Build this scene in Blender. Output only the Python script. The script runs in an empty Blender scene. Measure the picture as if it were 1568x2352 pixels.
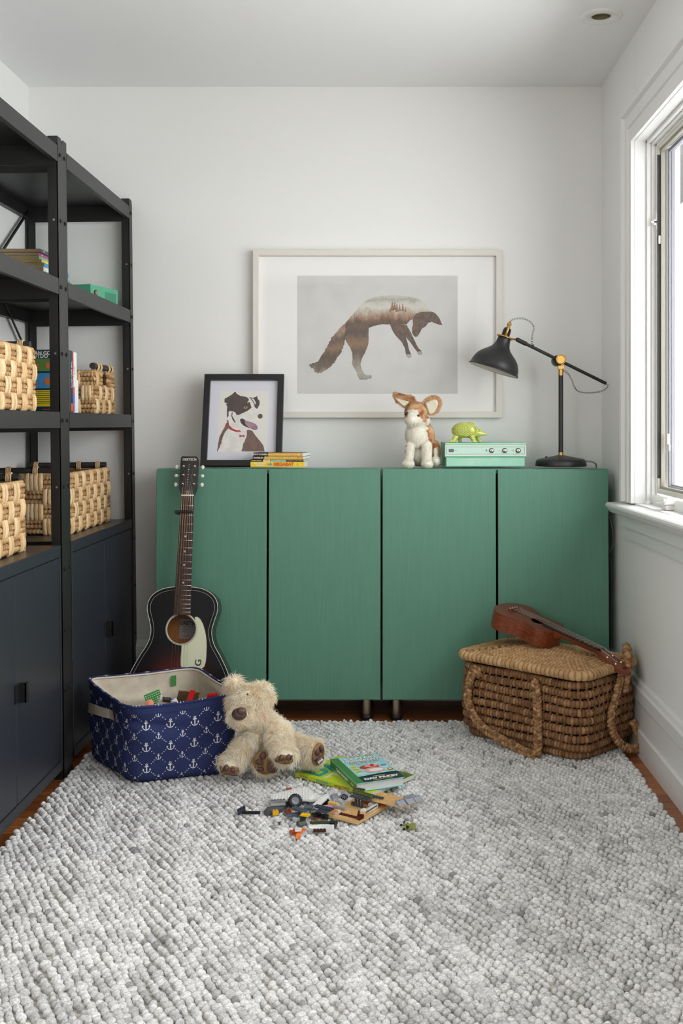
import bpy, bmesh, math, random
import numpy as np
from mathutils import Vector, Matrix, Euler, noise

R = math.radians
PI = math.pi
C = bpy.context.scene.collection
sc = bpy.context.scene

# ---------------------------------------------------------------- camera, world, lights, exposure
F = 2450.0
VX, VY, CH = 890.0, 975.0, 1.05          # vanishing point of the room depth and eye height
cam_d = bpy.data.cameras.new('camera')
cam = bpy.data.objects.new('camera', cam_d)
C.objects.link(cam)
sc.camera = cam
cam.location = (0, 0, CH)
cam.rotation_euler = (PI / 2, 0, 0)
cam_d.sensor_fit = 'HORIZONTAL'
cam_d.sensor_width = 36.0
cam_d.lens = F / 1568.0 * 36.0
cam_d.shift_x = -(VX - 784.0) / 1568.0
cam_d.shift_y = -(1176.0 - VY) / 1568.0
cam_d.clip_start = 0.02

sc.view_settings.view_transform = 'Standard'
sc.view_settings.look = 'None'
sc.view_settings.exposure = 0.08
sc.view_settings.gamma = 1.0
sc.view_settings.use_curve_mapping = False
try:
    sc.cycles.use_denoising = True
    sc.cycles.max_bounces = 10
    sc.cycles.diffuse_bounces = 5
    sc.cycles.transparent_max_bounces = 16
    sc.cycles.caustics_reflective = False
    sc.cycles.caustics_refractive = False
    sc.cycles.sample_clamp_indirect = 6.0
except Exception:
    pass

w = bpy.data.worlds.new('world')
sc.world = w
w.use_nodes = True
bg = w.node_tree.nodes['Background']
bg.inputs[0].default_value = (0.93, 0.97, 1.0, 1)
bg.inputs[1].default_value = 2.6

def area(name, loc, rot, sx, sy, energy, col):
    l = bpy.data.lights.new(name, 'AREA')
    l.shape = 'RECTANGLE'
    l.size, l.size_y, l.energy, l.color = sx, sy, energy, col
    o = bpy.data.objects.new(name, l)
    o.location, o.rotation_euler = loc, rot
    C.objects.link(o)
    return o
# daylight outside the long right hand window
area('window_daylight', (1.75, 1.75, 1.55), (0, R(84), 0), 2.6, 4.8, 312.0, (0.96, 0.98, 1.0))
area('added_fill_light', (-1.70, -0.45, 1.45), (0, R(-98), 0), 1.5, 1.6, 52.0, (1.0, 1.0, 1.0))  # added fill lamp outside the made-up opening in the left wall

# ---------------------------------------------------------------- helpers
def at(px, py, D):
    "point at depth D seen at a photograph position"
    return Vector(((px - VX) * D / F, D, CH + (VY - py) * D / F))

def lin(c):
    r = []
    for v in c:
        v = v / 255.0
        r.append(v / 12.92 if v <= 0.04045 else ((v + 0.055) / 1.055) ** 2.4)
    return (r[0], r[1], r[2], 1.0)

MATS = {}
def mat(name, col, rough=0.6, metal=0.0, col2=None, nscale=20.0, stretch=(1, 1, 1), bump=0.0, bscale=None,
        coat=0.0, spec=0.5, detail=4.0, contrast=(0.35, 0.65), alpha=1.0, trans=0.0, sheen=0.0, gen=False, emit=None, estr=1.0):
    if name in MATS:
        return MATS[name]
    m = bpy.data.materials.new(name)
    m.use_nodes = True
    nt = m.node_tree
    b = nt.nodes['Principled BSDF']
    b.inputs['Base Color'].default_value = lin(col)
    b.inputs['Roughness'].default_value = rough
    b.inputs['Metallic'].default_value = metal
    b.inputs['Coat Weight'].default_value = coat
    b.inputs['Specular IOR Level'].default_value = spec
    b.inputs['Alpha'].default_value = alpha
    b.inputs['Transmission Weight'].default_value = trans
    b.inputs['Sheen Weight'].default_value = sheen
    if emit:
        b.inputs['Emission Color'].default_value = lin(emit)
        b.inputs['Emission Strength'].default_value = estr
    if col2 or bump:
        tc = nt.nodes.new('ShaderNodeTexCoord')
        mp = nt.nodes.new('ShaderNodeMapping')
        mp.inputs['Scale'].default_value = stretch
        nt.links.new(tc.outputs['Object'], mp.inputs[0])
        nz = nt.nodes.new('ShaderNodeTexNoise')
        nz.inputs['Scale'].default_value = nscale
        nz.inputs['Detail'].default_value = detail
        nt.links.new(mp.outputs[0], nz.inputs['Vector'])
        if col2:
            rp = nt.nodes.new('ShaderNodeValToRGB')
            rp.color_ramp.elements[0].position = contrast[0]
            rp.color_ramp.elements[1].position = contrast[1]
            rp.color_ramp.elements[0].color = lin(col)
            rp.color_ramp.elements[1].color = lin(col2)
            nt.links.new(nz.outputs['Fac'], rp.inputs[0])
            nt.links.new(rp.outputs[0], b.inputs['Base Color'])
        if bump:
            n2 = nz
            if bscale:
                n2 = nt.nodes.new('ShaderNodeTexNoise')
                n2.inputs['Scale'].default_value = bscale
                n2.inputs['Detail'].default_value = 3
                nt.links.new(mp.outputs[0], n2.inputs['Vector'])
            bp = nt.nodes.new('ShaderNodeBump')
            bp.inputs['Strength'].default_value = 1.0
            bp.inputs['Distance'].default_value = bump
            nt.links.new(n2.outputs['Fac'], bp.inputs['Height'])
            nt.links.new(bp.outputs[0], b.inputs['Normal'])
    MATS[name] = m
    return m

def catmull(pts, n=6, closed=False):
    pts = [Vector(p) for p in pts]
    out = []
    N = len(pts)
    rng = range(N) if closed else range(N - 1)
    for i in rng:
        p0 = pts[(i - 1) % N] if (closed or i > 0) else pts[0]
        p1, p2 = pts[i], pts[(i + 1) % N]
        p3 = pts[(i + 2) % N] if (closed or i + 2 < N) else pts[-1]
        for k in range(n):
            t = k / n
            out.append(0.5 * ((2 * p1) + (p2 - p0) * t + (2 * p0 - 5 * p1 + 4 * p2 - p3) * t * t + (3 * p1 - p0 - 3 * p2 + p3) * t ** 3))
    if not closed:
        out.append(pts[-1].copy())
    return out

def frame_to(d):
    d = Vector(d).normalized()
    return d.to_track_quat('Z', 'Y').to_matrix().to_4x4()

def T(x, y=None, z=None):
    return Matrix.Translation(Vector((x, y, z)) if y is not None else Vector(x))
def RX(a): return Matrix.Rotation(R(a), 4, 'X')
def RY(a): return Matrix.Rotation(R(a), 4, 'Y')
def RZ(a): return Matrix.Rotation(R(a), 4, 'Z')
def S(x, y, z): return Matrix.Diagonal((x, y, z, 1))
FRONT = Matrix(((1, 0, 0, 0), (0, 0, 1, 0), (0, 1, 0, 0), (0, 0, 0, 1)))   # 2D (x,y) -> (x,z); extrusion z -> y
FACE = Matrix(((1, 0, 0, 0), (0, 0, -1, 0), (0, 1, 0, 0), (0, 0, 0, 1)))   # 2D (x,y) -> (x,z) facing -y

_font_cache = {}
def text_geo(s, size, bold=0.0, align='CENTER'):
    key = (s, size, bold, align)
    if key not in _font_cache:
        cu = bpy.data.curves.new('t', 'FONT')
        cu.body = s
        cu.size = size
        cu.offset = bold
        cu.align_x = align
        cu.align_y = 'CENTER'
        cu.resolution_u = 3
        o = bpy.data.objects.new('t', cu)
        C.objects.link(o)
        dg = bpy.context.evaluated_depsgraph_get()
        dg.update()
        me = o.evaluated_get(dg).to_mesh()
        vs = [v.co.copy() for v in me.vertices]
        fs = [tuple(p.vertices) for p in me.polygons]
        o.evaluated_get(dg).to_mesh_clear()
        bpy.data.objects.remove(o)
        bpy.data.curves.remove(cu)
        _font_cache[key] = (vs, fs)
    return _font_cache[key]

class MB:
    def __init__(s):
        s.v, s.f, s.m, s.s = [], [], [], []
        s.c = {}
        s.M = Matrix.Identity(4)
    def add(s, vs, fs, mi=0, smooth=False, M=None):
        M = s.M @ M if M is not None else s.M
        b = len(s.v)
        s.v.extend([M @ Vector(v) for v in vs])
        for f in fs:
            s.f.append(tuple(b + i for i in f))
            s.m.append(mi)
            s.s.append(smooth)
        return s
    def box(s, x0, x1, y0, y1, z0, z1, mi=0, M=None):
        vs = [(x0, y0, z0), (x1, y0, z0), (x1, y1, z0), (x0, y1, z0), (x0, y0, z1), (x1, y0, z1), (x1, y1, z1), (x0, y1, z1)]
        fs = [(0, 3, 2, 1), (4, 5, 6, 7), (0, 1, 5, 4), (1, 2, 6, 5), (2, 3, 7, 6), (3, 0, 4, 7)]
        return s.add(vs, fs, mi, False, M)
    def cbox(s, c, d, mi=0, M=None):
        return s.box(c[0] - d[0] / 2, c[0] + d[0] / 2, c[1] - d[1] / 2, c[1] + d[1] / 2, c[2] - d[2] / 2, c[2] + d[2] / 2, mi, M)
    def lathe(s, prof, n=32, mi=0, M=None, smooth=True, capb=True, capt=True):
        vs, fs = [], []
        for r, z in prof:
            for k in range(n):
                a = 2 * PI * k / n
                vs.append((r * math.cos(a), r * math.sin(a), z))
        for i in range(len(prof) - 1):
            for k in range(n):
                k2 = (k + 1) % n
                fs.append((i * n + k, i * n + k2, (i + 1) * n + k2, (i + 1) * n + k))
        s.add(vs, fs, mi, smooth, M)
        if capb and prof[0][0] > 1e-6:
            s.add([(prof[0][0] * math.cos(2 * PI * k / n), prof[0][0] * math.sin(2 * PI * k / n), prof[0][1]) for k in range(n)], [tuple(range(n))[::-1]], mi, False, M)
        if capt and prof[-1][0] > 1e-6:
            s.add([(prof[-1][0] * math.cos(2 * PI * k / n), prof[-1][0] * math.sin(2 * PI * k / n), prof[-1][1]) for k in range(n)], [tuple(range(n))], mi, False, M)
        return s
    def cyl(s, p0, p1, r0, r1=None, n=20, mi=0, caps=True, M=None):
        p0, p1 = Vector(p0), Vector(p1)
        d = p1 - p0
        Q = T(p0) @ frame_to(d)
        if M is not None:
            Q = M @ Q
        return s.lathe([(r0, 0), (r0 if r1 is None else r1, d.length)], n, mi, Q, True, caps, caps)
    def tube(s, path, r, n=8, closed=False, mi=0, M=None, flat=1.0, up=None, mod=None, tone=None):
        path = [Vector(p) for p in path]
        N = len(path)
        tg = []
        for i in range(N):
            a = path[(i - 1) % N] if (closed or i > 0) else path[i]
            b = path[(i + 1) % N] if (closed or i < N - 1) else path[i]
            t = (b - a)
            tg.append(t.normalized() if t.length > 1e-9 else Vector((0, 0, 1)))
        u = Vector(up) if up is not None else (Vector((0, 0, 1)) if abs(tg[0].z) < 0.9 else Vector((1, 0, 0)))
        vs = []
        b0 = len(s.v)
        L = 0.0
        for i in range(N):
            if i:
                L += (path[i] - path[i - 1]).length
            t = tg[i]
            if up is not None:
                u = Vector(up)
            u = (u - t * u.dot(t))
            if u.length < 1e-6:
                u = t.orthogonal()
            u.normalize()
            w_ = t.cross(u)
            if tone:
                tv_ = tone(L)
                for k in range(n): s.c[b0 + i * n + k] = tv_
            rr = r[i] if isinstance(r, (list, tuple)) else r
            for k in range(n):
                a = 2 * PI * k / n
                q = rr * (mod(L, a) if mod else 1.0)
                vs.append(path[i] + (u * math.cos(a) * q + w_ * math.sin(a) * q * flat))
        fs = []
        for i in range(N if closed else N - 1):
            j = (i + 1) % N
            for k in range(n):
                k2 = (k + 1) % n
                fs.append((i * n + k, i * n + k2, j * n + k2, j * n + k))
        if not closed:
            fs.append(tuple(range(n))[::-1])
            fs.append(tuple((N - 1) * n + k for k in range(n)))
        return s.add(vs, fs, mi, True, M)
    def prism(s, poly, z0, z1, mi=0, M=None, smooth=False, mi_top=None):
        n = len(poly)
        vs = [(p[0], p[1], z0) for p in poly] + [(p[0], p[1], z1) for p in poly]
        s.add(vs, [(i, (i + 1) % n, n + (i + 1) % n, n + i) for i in range(n)], mi, smooth, M)
        s.add(vs[:n], [tuple(range(n))[::-1]], mi, False, M)
        s.add(vs[n:], [tuple(range(n))], mi if mi_top is None else mi_top, False, M)
        return s
    def flat(s, poly, z, mi=0, M=None):
        return s.add([(p[0], p[1], z) for p in poly], [tuple(range(len(poly)))], mi, False, M)
    def ell(s, c, r, nu=16, nv=10, mi=0, M=None, rot=None):
        if isinstance(r, (int, float)):
            r = (r, r, r)
        Q = T(c) @ (rot if rot is not None else Matrix.Identity(4)) @ S(*r)
        if M is not None:
            Q = M @ Q
        vs = [(0, 0, -1)]
        for i in range(1, nv):
            a = -PI / 2 + PI * i / nv
            for k in range(nu):
                b = 2 * PI * k / nu
                vs.append((math.cos(a) * math.cos(b), math.cos(a) * math.sin(b), math.sin(a)))
        vs.append((0, 0, 1))
        fs = []
        for k in range(nu):
            fs.append((0, 1 + (k + 1) % nu, 1 + k))
            for i in range(nv - 2):
                a0, b0 = 1 + i * nu + k, 1 + i * nu + (k + 1) % nu
                fs.append((a0, b0, b0 + nu, a0 + nu))
            t = 1 + (nv - 2) * nu
            fs.append((t + k, t + (k + 1) % nu, len(vs) - 1))
        return s.add(vs, fs, mi, True, Q)
    def torus(s, c, R_, r, n=32, m=10, mi=0, M=None, flat=1.0):
        path = [Vector((R_ * math.cos(2 * PI * k / n), R_ * math.sin(2 * PI * k / n), 0)) for k in range(n)]
        Q = T(c) if M is None else M @ T(c)
        return s.tube(path, r, m, True, mi, Q, flat, up=(0, 0, 1))
    def text(s, txt, size, M, mi=0, bold=0.0, align='CENTER', sx=1.0, depth=0.0):
        vs, fs = text_geo(txt, size, bold, align)
        return s.add([(v.x * sx, v.y, v.z + depth) for v in vs], fs, mi, False, M)
    def build(s, name, mats, parent=None, bevel=0.0, seg=2, sub=0, loc=None, weld=False):
        me = bpy.data.meshes.new(name)
        me.from_pydata([tuple(v) for v in s.v], [], s.f)
        if not isinstance(mats, (list, tuple)):
            mats = [mats]
        for m in mats:
            me.materials.append(m)
        me.polygons.foreach_set('material_index', s.m)
        me.polygons.foreach_set('use_smooth', s.s)
        me.update()
        if s.c or any(('straw' in m.name or 'seagrass' in m.name) for m in mats):
            ta = me.attributes.new('Tone', 'FLOAT', 'POINT')
            ta.data.foreach_set('value', [s.c.get(k, 0.42) for k in range(len(s.v))])
        o = bpy.data.objects.new(name, me)
        C.objects.link(o)
        if parent is not None:
            o.parent = parent
        if loc is not None:
            o.location = loc
        if bevel:
            b = o.modifiers.new('bevel', 'BEVEL')
            b.width, b.segments, b.limit_method, b.angle_limit = bevel, seg, 'ANGLE', R(40)
            b.harden_normals = False
        if sub:
            q = o.modifiers.new('sub', 'SUBSURF')
            q.levels = q.render_levels = sub
        return o

def tag(o, label=None, cat=None, group=None, kind=None):
    if label: o['label'] = label
    if cat: o['category'] = cat
    if group: o['group'] = group
    if kind: o['kind'] = kind
    return o

def empty(name, loc=(0, 0, 0), rot=(0, 0, 0), label=None, cat=None, group=None):
    o = bpy.data.objects.new(name, None)
    o.empty_display_size = 0.05
    C.objects.link(o)
    o.location = loc
    o.rotation_euler = rot
    return tag(o, label, cat, group)

def structure(o):
    o['kind'] = 'structure'
    return o

def kids(o):
    return [c for c in bpy.data.objects if c.parent is o]

def dup(root, loc=None, rot=None, label=None, parent=None, name=None):
    r = root.copy()
    C.objects.link(r)
    if parent is not None:
        r.parent = parent
    if loc is not None: r.location = loc
    if rot is not None: r.rotation_euler = rot
    if label: r['label'] = label
    for ch in kids(root):
        dup(ch, parent=r)
    return r

def tone_mat(name, dark, mid, light, rough=0.7, bump=0.001, bscale=200, stretch=(1, 1, 1)):
    "natural fibre: each strip carries its own tone, some with painted groove shade, and fine streaks"
    m = mat(name, mid, rough, bump=bump, nscale=bscale, stretch=stretch, spec=0.2)
    nt = m.node_tree
    b = nt.nodes['Principled BSDF']
    a = nt.nodes.new('ShaderNodeAttribute'); a.attribute_name = 'Tone'
    tc = nt.nodes.new('ShaderNodeTexCoord'); nz = nt.nodes.new('ShaderNodeTexNoise'); nz.inputs['Scale'].default_value = 55; nz.inputs['Detail'].default_value = 5
    nt.links.new(tc.outputs['Object'], nz.inputs['Vector'])
    ad = nt.nodes.new('ShaderNodeMath'); ad.operation = 'MULTIPLY_ADD'; ad.inputs[1].default_value = 0.5
    nt.links.new(nz.outputs['Fac'], ad.inputs[0]); nt.links.new(a.outputs['Fac'], ad.inputs[2])
    rp = nt.nodes.new('ShaderNodeValToRGB')
    e = rp.color_ramp.elements
    e[0].position = 0.25; e[0].color = lin(dark); e[1].position = 1.15 if False else 1.0; e[1].color = lin(light)
    x = e.new(0.68); x.color = lin(mid)
    nt.links.new(ad.outputs[0], rp.inputs[0]); nt.links.new(rp.outputs[0], b.inputs['Base Color'])
    return m
def wrap_tone(per, wl, ph=0.0, seed=1, lo=0.28, hi=0.66):
    n = round(per / wl)
    rnd = random.Random(seed)
    tb_ = [rnd.uniform(lo, hi) for _ in range(n + 4)]
    def f(L):
        q = n * L / per + ph / PI
        g_ = abs(math.sin(PI * q))
        return tb_[int(q) % n] * (0.25 + 0.75 * min(1, g_ * 1.6))  # shade in the grooves between wraps is painted into the tone
    return f
# ---------------------------------------------------------------- room
BACK, LEFT, RIGHT, REAR, CEIL = 4.075, -1.372, 0.817, -1.7, 2.34
M_wall = mat('wall_paint', (236, 236, 233), 0.75, bump=0.0006, nscale=40, spec=0.25)
M_ceil = mat('ceiling_paint', (240, 240, 239), 0.85, spec=0.2)
M_trim = mat('white_trim_paint', (232, 232, 229), 0.38)
M_alum = mat('aged_window_frame', (205, 203, 190), 0.4)
M_beige = mat('bronze_window_channel', (150, 145, 128), 0.4)
M_blackgap = mat('black_gasket', (25, 25, 27), 0.6)

def wood_floor_mat():
    m = bpy.data.materials.new('oak_strip_floor')
    m.use_nodes = True
    nt = m.node_tree
    b = nt.nodes['Principled BSDF']
    b.inputs['Roughness'].default_value = 0.32
    tc = nt.nodes.new('ShaderNodeTexCoord')
    br = nt.nodes.new('ShaderNodeTexBrick')
    br.inputs['Scale'].default_value = 1.0
    br.inputs['Mortar Size'].default_value = 0.0012
    br.inputs['Brick Width'].default_value = 0.9
    br.inputs['Row Height'].default_value = 0.057
    br.inputs['Color1'].default_value = lin((196, 124, 70))
    br.inputs['Color2'].default_value = lin((150, 86, 46))
    br.inputs['Mortar'].default_value = lin((40, 20, 10))
    mp = nt.nodes.new('ShaderNodeMapping')
    nt.links.new(tc.outputs['Object'], mp.inputs[0])
    nt.links.new(mp.outputs[0], br.inputs['Vector'])
    mp2 = nt.nodes.new('ShaderNodeMapping')
    mp2.inputs['Scale'].default_value = (2.0, 30.0, 1.0)
    nz = nt.nodes.new('ShaderNodeTexNoise')
    nz.inputs['Scale'].default_value = 4
    nz.inputs['Detail'].default_value = 8
    nz.inputs['Distortion'].default_value = 1.2
    nt.links.new(tc.outputs['Object'], mp2.inputs[0])
    nt.links.new(mp2.outputs[0], nz.inputs['Vector'])
    mx = nt.nodes.new('ShaderNodeMixRGB')
    mx.blend_type = 'MULTIPLY'
    mx.inputs[0].default_value = 0.85
    rp = nt.nodes.new('ShaderNodeValToRGB')
    rp.color_ramp.elements[0].position = 0.3
    rp.color_ramp.elements[0].color = (0.35, 0.3, 0.26, 1)
    rp.color_ramp.elements[1].position = 0.65
    nt.links.new(nz.outputs['Fac'], rp.inputs[0])
    nt.links.new(br.outputs['Color'], mx.inputs[1])
    nt.links.new(rp.outputs[0], mx.inputs[2])
    nt.links.new(mx.outputs[0], b.inputs['Base Color'])
    return m
M_floor = wood_floor_mat()

structure(MB().box(LEFT - 0.1, RIGHT + 0.3, REAR - 0.1, BACK + 0.1, -0.08, 0, 0).build('floor', M_floor))
# ceiling with a round hole for the recessed lamp
HX, HY = 0.674, 3.37
mb = MB()
rh, n = 0.031, 32
ring = [(HX + rh * math.cos(2 * PI * k / n), HY + rh * math.sin(2 * PI * k / n)) for k in range(n)]
q = 0.12
def sqp(k):
    a = 2 * PI * k / n
    c, s_ = math.cos(a), math.sin(a)
    f = q / max(abs(c), abs(s_))
    return (HX + c * f, HY + s_ * f)
sq = [sqp(k) for k in range(n)]
mb.add([(p[0], p[1], CEIL) for p in ring] + [(p[0], p[1], CEIL) for p in sq], [(k, n + k, n + (k + 1) % n, (k + 1) % n) for k in range(n)])
x0, x1, y0, y1 = LEFT - 0.1, RIGHT + 0.3, REAR - 0.1, BACK + 0.1
for a in ((x0, HX - q, y0, y1), (HX + q, x1, y0, y1), (HX - q, HX + q, y0, HY - q), (HX - q, HX + q, HY + q, y1)):
    mb.add([(a[0], a[2], CEIL), (a[1], a[2], CEIL), (a[1], a[3], CEIL), (a[0], a[3], CEIL)], [(3, 2, 1, 0)])
mb.box(x0, x1, y0, y1, CEIL + 0.12, CEIL + 0.16)
structure(mb.build('ceiling', M_ceil))
structure(MB().box(LEFT - 0.1, RIGHT + 0.3, BACK, BACK + 0.1, 0, CEIL).build('wall_back', M_wall))
# left wall, with an added unseen window that lets in fill light
LY0, LY1, LZ_0, LZ_1 = -1.15, 0.25, 0.85, 2.15
mb = MB()
mb.box(LEFT - 0.1, LEFT, LY1, BACK, 0, CEIL)
mb.box(LEFT - 0.1, LEFT, REAR, LY0, 0, CEIL)
mb.box(LEFT - 0.1, LEFT, LY0, LY1, 0, LZ_0)
mb.box(LEFT - 0.1, LEFT, LY0, LY1, LZ_1, CEIL)
structure(mb.build('wall_left', M_wall))
mb = MB()
for y in (LY0, LY1 - 0.05):
    mb.box(LEFT - 0.07, LEFT - 0.03, y, y + 0.05, LZ_0, LZ_1)
for z in (LZ_0, 1.48, LZ_1 - 0.05):
    mb.box(LEFT - 0.07, LEFT - 0.03, LY0 + 0.05, LY1 - 0.05, z, z + 0.05)
structure(mb.build('added_fill_window', M_trim, bevel=0.002))
# right wall with the window opening
WY0, WY1, WZ0, WZ1, WT = 0.55, 3.515, 0.79, 1.985, 0.12
mb = MB()
mb.box(RIGHT, RIGHT + WT, WY1 + 0.002, BACK, 0, CEIL)
mb.box(RIGHT, RIGHT + WT, REAR, WY0, 0, CEIL)
mb.box(RIGHT, RIGHT + WT, WY0, WY1, 0, WZ0)
mb.box(RIGHT, RIGHT + WT, WY0, WY1, WZ1, CEIL)
structure(mb.build('wall_right', M_wall))
structure(MB().box(LEFT - 0.1, RIGHT + 0.2, REAR - 0.1, REAR, 0, CEIL).build('wall_front', mat('grey_wall_paint', (190, 190, 189), 0.8)))

# baseboards: profile stepped, (height, projection)
def baseboard(name, p0, p1, nrm):
    prof = [(0, 0.024), (0.078, 0.024), (0.082, 0.016), (0.160, 0.016), (0.168, 0.02), (0.205, 0.02), (0.212, 0.014), (0.222, 0.010), (0.228, 0.0)]
    mb = MB()
    p0, p1, nrm = Vector(p0), Vector(p1), Vector(nrm)
    vs = [p0 + nrm * d + Vector((0, 0, z)) for z, d in prof] + [p1 + nrm * d + Vector((0, 0, z)) for z, d in prof]
    k = len(prof)
    fs = [(i, i + 1, k + i + 1, k + i) for i in range(k - 1)]
    mb.add(vs, fs)
    return structure(mb.build(name, M_trim))
baseboard('baseboard_right', (RIGHT, REAR, 0), (RIGHT, BACK, 0), (-1, 0, 0))
baseboard('baseboard_back', (LEFT, BACK, 0), (RIGHT, BACK, 0), (0, -1, 0))
baseboard('baseboard_left', (LEFT, REAR, 0), (LEFT, BACK, 0), (1, 0, 0))

# window casing: mitred frame, thicker at its outer edge.  distances from opening edge outwards, projection from wall
win = empty('window_1', (RIGHT, WY1, WZ0))
win['kind'] = 'structure'
Mi = T(-RIGHT, -WY1, -WZ0)
mb = MB()
mb.M = Mi
cp = [(0.0, 0.0), (0.0, 0.016), (0.018, 0.018), (0.022, 0.010), (0.050, 0.012), (0.054, 0.018), (0.062, 0.018), (0.066, 0.012), (0.098, 0.014), (0.104, 0.026), (0.120, 0.028), (0.122, 0.0)]
def casing_ring(d, pr):
    return [Vector((RIGHT - pr, WY1 + d, WZ0 - 0.0)), Vector((RIGHT - pr, WY1 + d, WZ1 + d)), Vector((RIGHT - pr, WY0 - d, WZ1 + d)), Vector((RIGHT - pr, WY0 - d, WZ0))]
rings = [casing_ring(*c) for c in cp]
vs = [p for r_ in rings for p in r_]
fs = []
for i in range(len(cp) - 1):
    for k in range(3):
        fs.append((i * 4 + k, i * 4 + k + 1, (i + 1) * 4 + k + 1, (i + 1) * 4 + k))
mb.add(vs, fs)
mb.build('casing', M_trim, win)
# jamb linings and stops
mb = MB(); mb.M = Mi
XJ = RIGHT - 0.004
for (a, b, t) in ((XJ, RIGHT + 0.034, 0.002), (RIGHT + 0.034, RIGHT + 0.048, 0.012), (RIGHT + 0.048, RIGHT + 0.062, 0.018), (RIGHT + 0.062, RIGHT + WT, 0.026)):
    mb.box(a, b, WY1 - t, WY1 + 0.003, WZ0, WZ1)
    mb.box(a, b, WY0 - 0.003, WY0 + t, WZ0, WZ1)
    mb.box(a, b, WY0, WY1, WZ1 - t, WZ1 + 0.003)
mb.build('jamb', M_trim, win, bevel=0.002)
# aluminium sash
XS = RIGHT + 0.062
mb = MB(); mb.M = Mi
def rect_frame(mb, x0, x1, y0, y1, z0, z1, t, mi=0, tb=None):
    tb = tb or t
    mb.box(x0, x1, y1 - t, y1, z0, z1, mi)
    mb.box(x0, x1, y0, y0 + t, z0, z1, mi)
    mb.box(x0, x1, y0 + t, y1 - t, z1 - t, z1, mi)
    mb.box(x0, x1, y0 + t, y1 - t, z0, z0 + tb, mi)
YI0, YI1, ZI0, ZI1 = WY0 + 0.026, WY1 - 0.026, WZ0 + 0.035, WZ1 - 0.026
rect_frame(mb, XS + 0.002, XS + 0.022, YI0, YI1, ZI0, ZI1, 0.010, 0, 0.016)
rect_frame(mb, XS + 0.010, XS + 0.022, YI0 + 0.008, YI1 - 0.008, ZI0 + 0.014, ZI1 - 0.008, 0.010, 1)
for yy in (1.52, 2.50):
    mb.box(XS + 0.002, XS + 0.05, yy, yy + 0.05, ZI0, ZI1, 0)
mb.build('sash', [M_alum, M_beige], win, bevel=0.0015)
mb = MB(); mb.M = Mi
mb.box(XS + 0.0, XS + 0.012, YI1 - 0.0135, YI1 - 0.0095, ZI0 + 0.05, ZI1 - 0.03)
mb.build('track', M_blackgap, win)
mb = MB(); mb.M = Mi
rect_frame(mb, XS + 0.034, XS + 0.040, YI0 + 0.012, YI1 - 0.012, ZI0 + 0.014, ZI1 - 0.012, 0.012, 0)
rect_frame(mb, XS + 0.044, XS + 0.056, YI0 + 0.004, YI1 - 0.004, ZI0 + 0.014, ZI1 - 0.004, 0.016, 0)
mb.build('outer_sash', mat('storm_frame', (150, 150, 155), 0.5), win, bevel=0.002)
# insect screen and glass
ms = bpy.data.materials.new('insect_screen'); ms.use_nodes = True
nt = ms.node_tree
for nd in list(nt.nodes): nt.nodes.remove(nd)
out = nt.nodes.new('ShaderNodeOutputMaterial'); mix = nt.nodes.new('ShaderNodeMixShader')
tr = nt.nodes.new('ShaderNodeBsdfTransparent'); df = nt.nodes.new('ShaderNodeBsdfDiffuse')
df.inputs[0].default_value = lin((120, 120, 122)); mix.inputs[0].default_value = 0.22
nt.links.new(tr.outputs[0], mix.inputs[1]); nt.links.new(df.outputs[0], mix.inputs[2]); nt.links.new(mix.outputs[0], out.inputs[0])
mg = bpy.data.materials.new('pane_glass'); mg.use_nodes = True
nt = mg.node_tree
for nd in list(nt.nodes): nt.nodes.remove(nd)
out = nt.nodes.new('ShaderNodeOutputMaterial'); mix = nt.nodes.new('ShaderNodeMixShader')
tr = nt.nodes.new('ShaderNodeBsdfTransparent'); gl = nt.nodes.new('ShaderNodeBsdfGlossy'); gl.inputs['Roughness'].default_value = 0.02
lw = nt.nodes.new('ShaderNodeLayerWeight'); lw.inputs[0].default_value = 0.5
pw = nt.nodes.new('ShaderNodeMath'); pw.operation = 'POWER'; pw.inputs[1].default_value = 5.0
fr = nt.nodes.new('ShaderNodeMath'); fr.operation = 'MULTIPLY_ADD'; fr.inputs[1].default_value = 0.6; fr.inputs[2].default_value = 0.035
nt.links.new(lw.outputs['Facing'], pw.inputs[0]); nt.links.new(pw.outputs[0], fr.inputs[0])
nt.links.new(fr.outputs[0], mix.inputs[0]); nt.links.new(tr.outputs[0], mix.inputs[1]); nt.links.new(gl.outputs[0], mix.inputs[2]); nt.links.new(mix.outputs[0], out.inputs[0])
M_glass = mg
mb = MB(); mb.M = Mi
mb.box(XS + 0.026, XS + 0.0265, YI0 + 0.014, YI1 - 0.014, ZI0 + 0.016, ZI1 - 0.014)
mb.build('insect_screen', ms, win)
mb = MB(); mb.M = Mi
mb.box(XS + 0.041, XS + 0.043, YI0 + 0.03, YI1 - 0.03, ZI0 + 0.03, ZI1 - 0.03)
mb.build('pane', M_glass, win)
# sill with ogee nose, apron
mb = MB(); mb.M = Mi
YS0, YS1 = WY0 - 0.17, WY1 + 0.17
SX = RIGHT - 0.066
prof = [(RIGHT + 0.064, 0.0), (SX + 0.008, 0.0), (SX + 0.002, -0.003), (SX, -0.009), (SX + 0.002, -0.016), (SX + 0.008, -0.020), (SX + 0.011, -0.026), (SX + 0.016, -0.032), (SX + 0.022, -0.035), (RIGHT + 0.0, -0.035), (RIGHT + 0.064, -0.035)]
slope = 0.012   # the old sill drops slightly towards the back wall
def sp(p, y): return (p[0], y, WZ0 + p[1] + (YS1 - y) * slope - 0.008)
k = len(prof)
vs = [sp(p, YS1) for p in prof] + [sp(p, YS0) for p in prof]
mb.add(vs, [(i, (i + 1) % k, k + (i + 1) % k, k + i) for i in range(k)] + [tuple(range(k))[::-1], tuple(range(k, 2 * k))])
mb.build('sill', M_trim, win, bevel=0.001)
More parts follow.
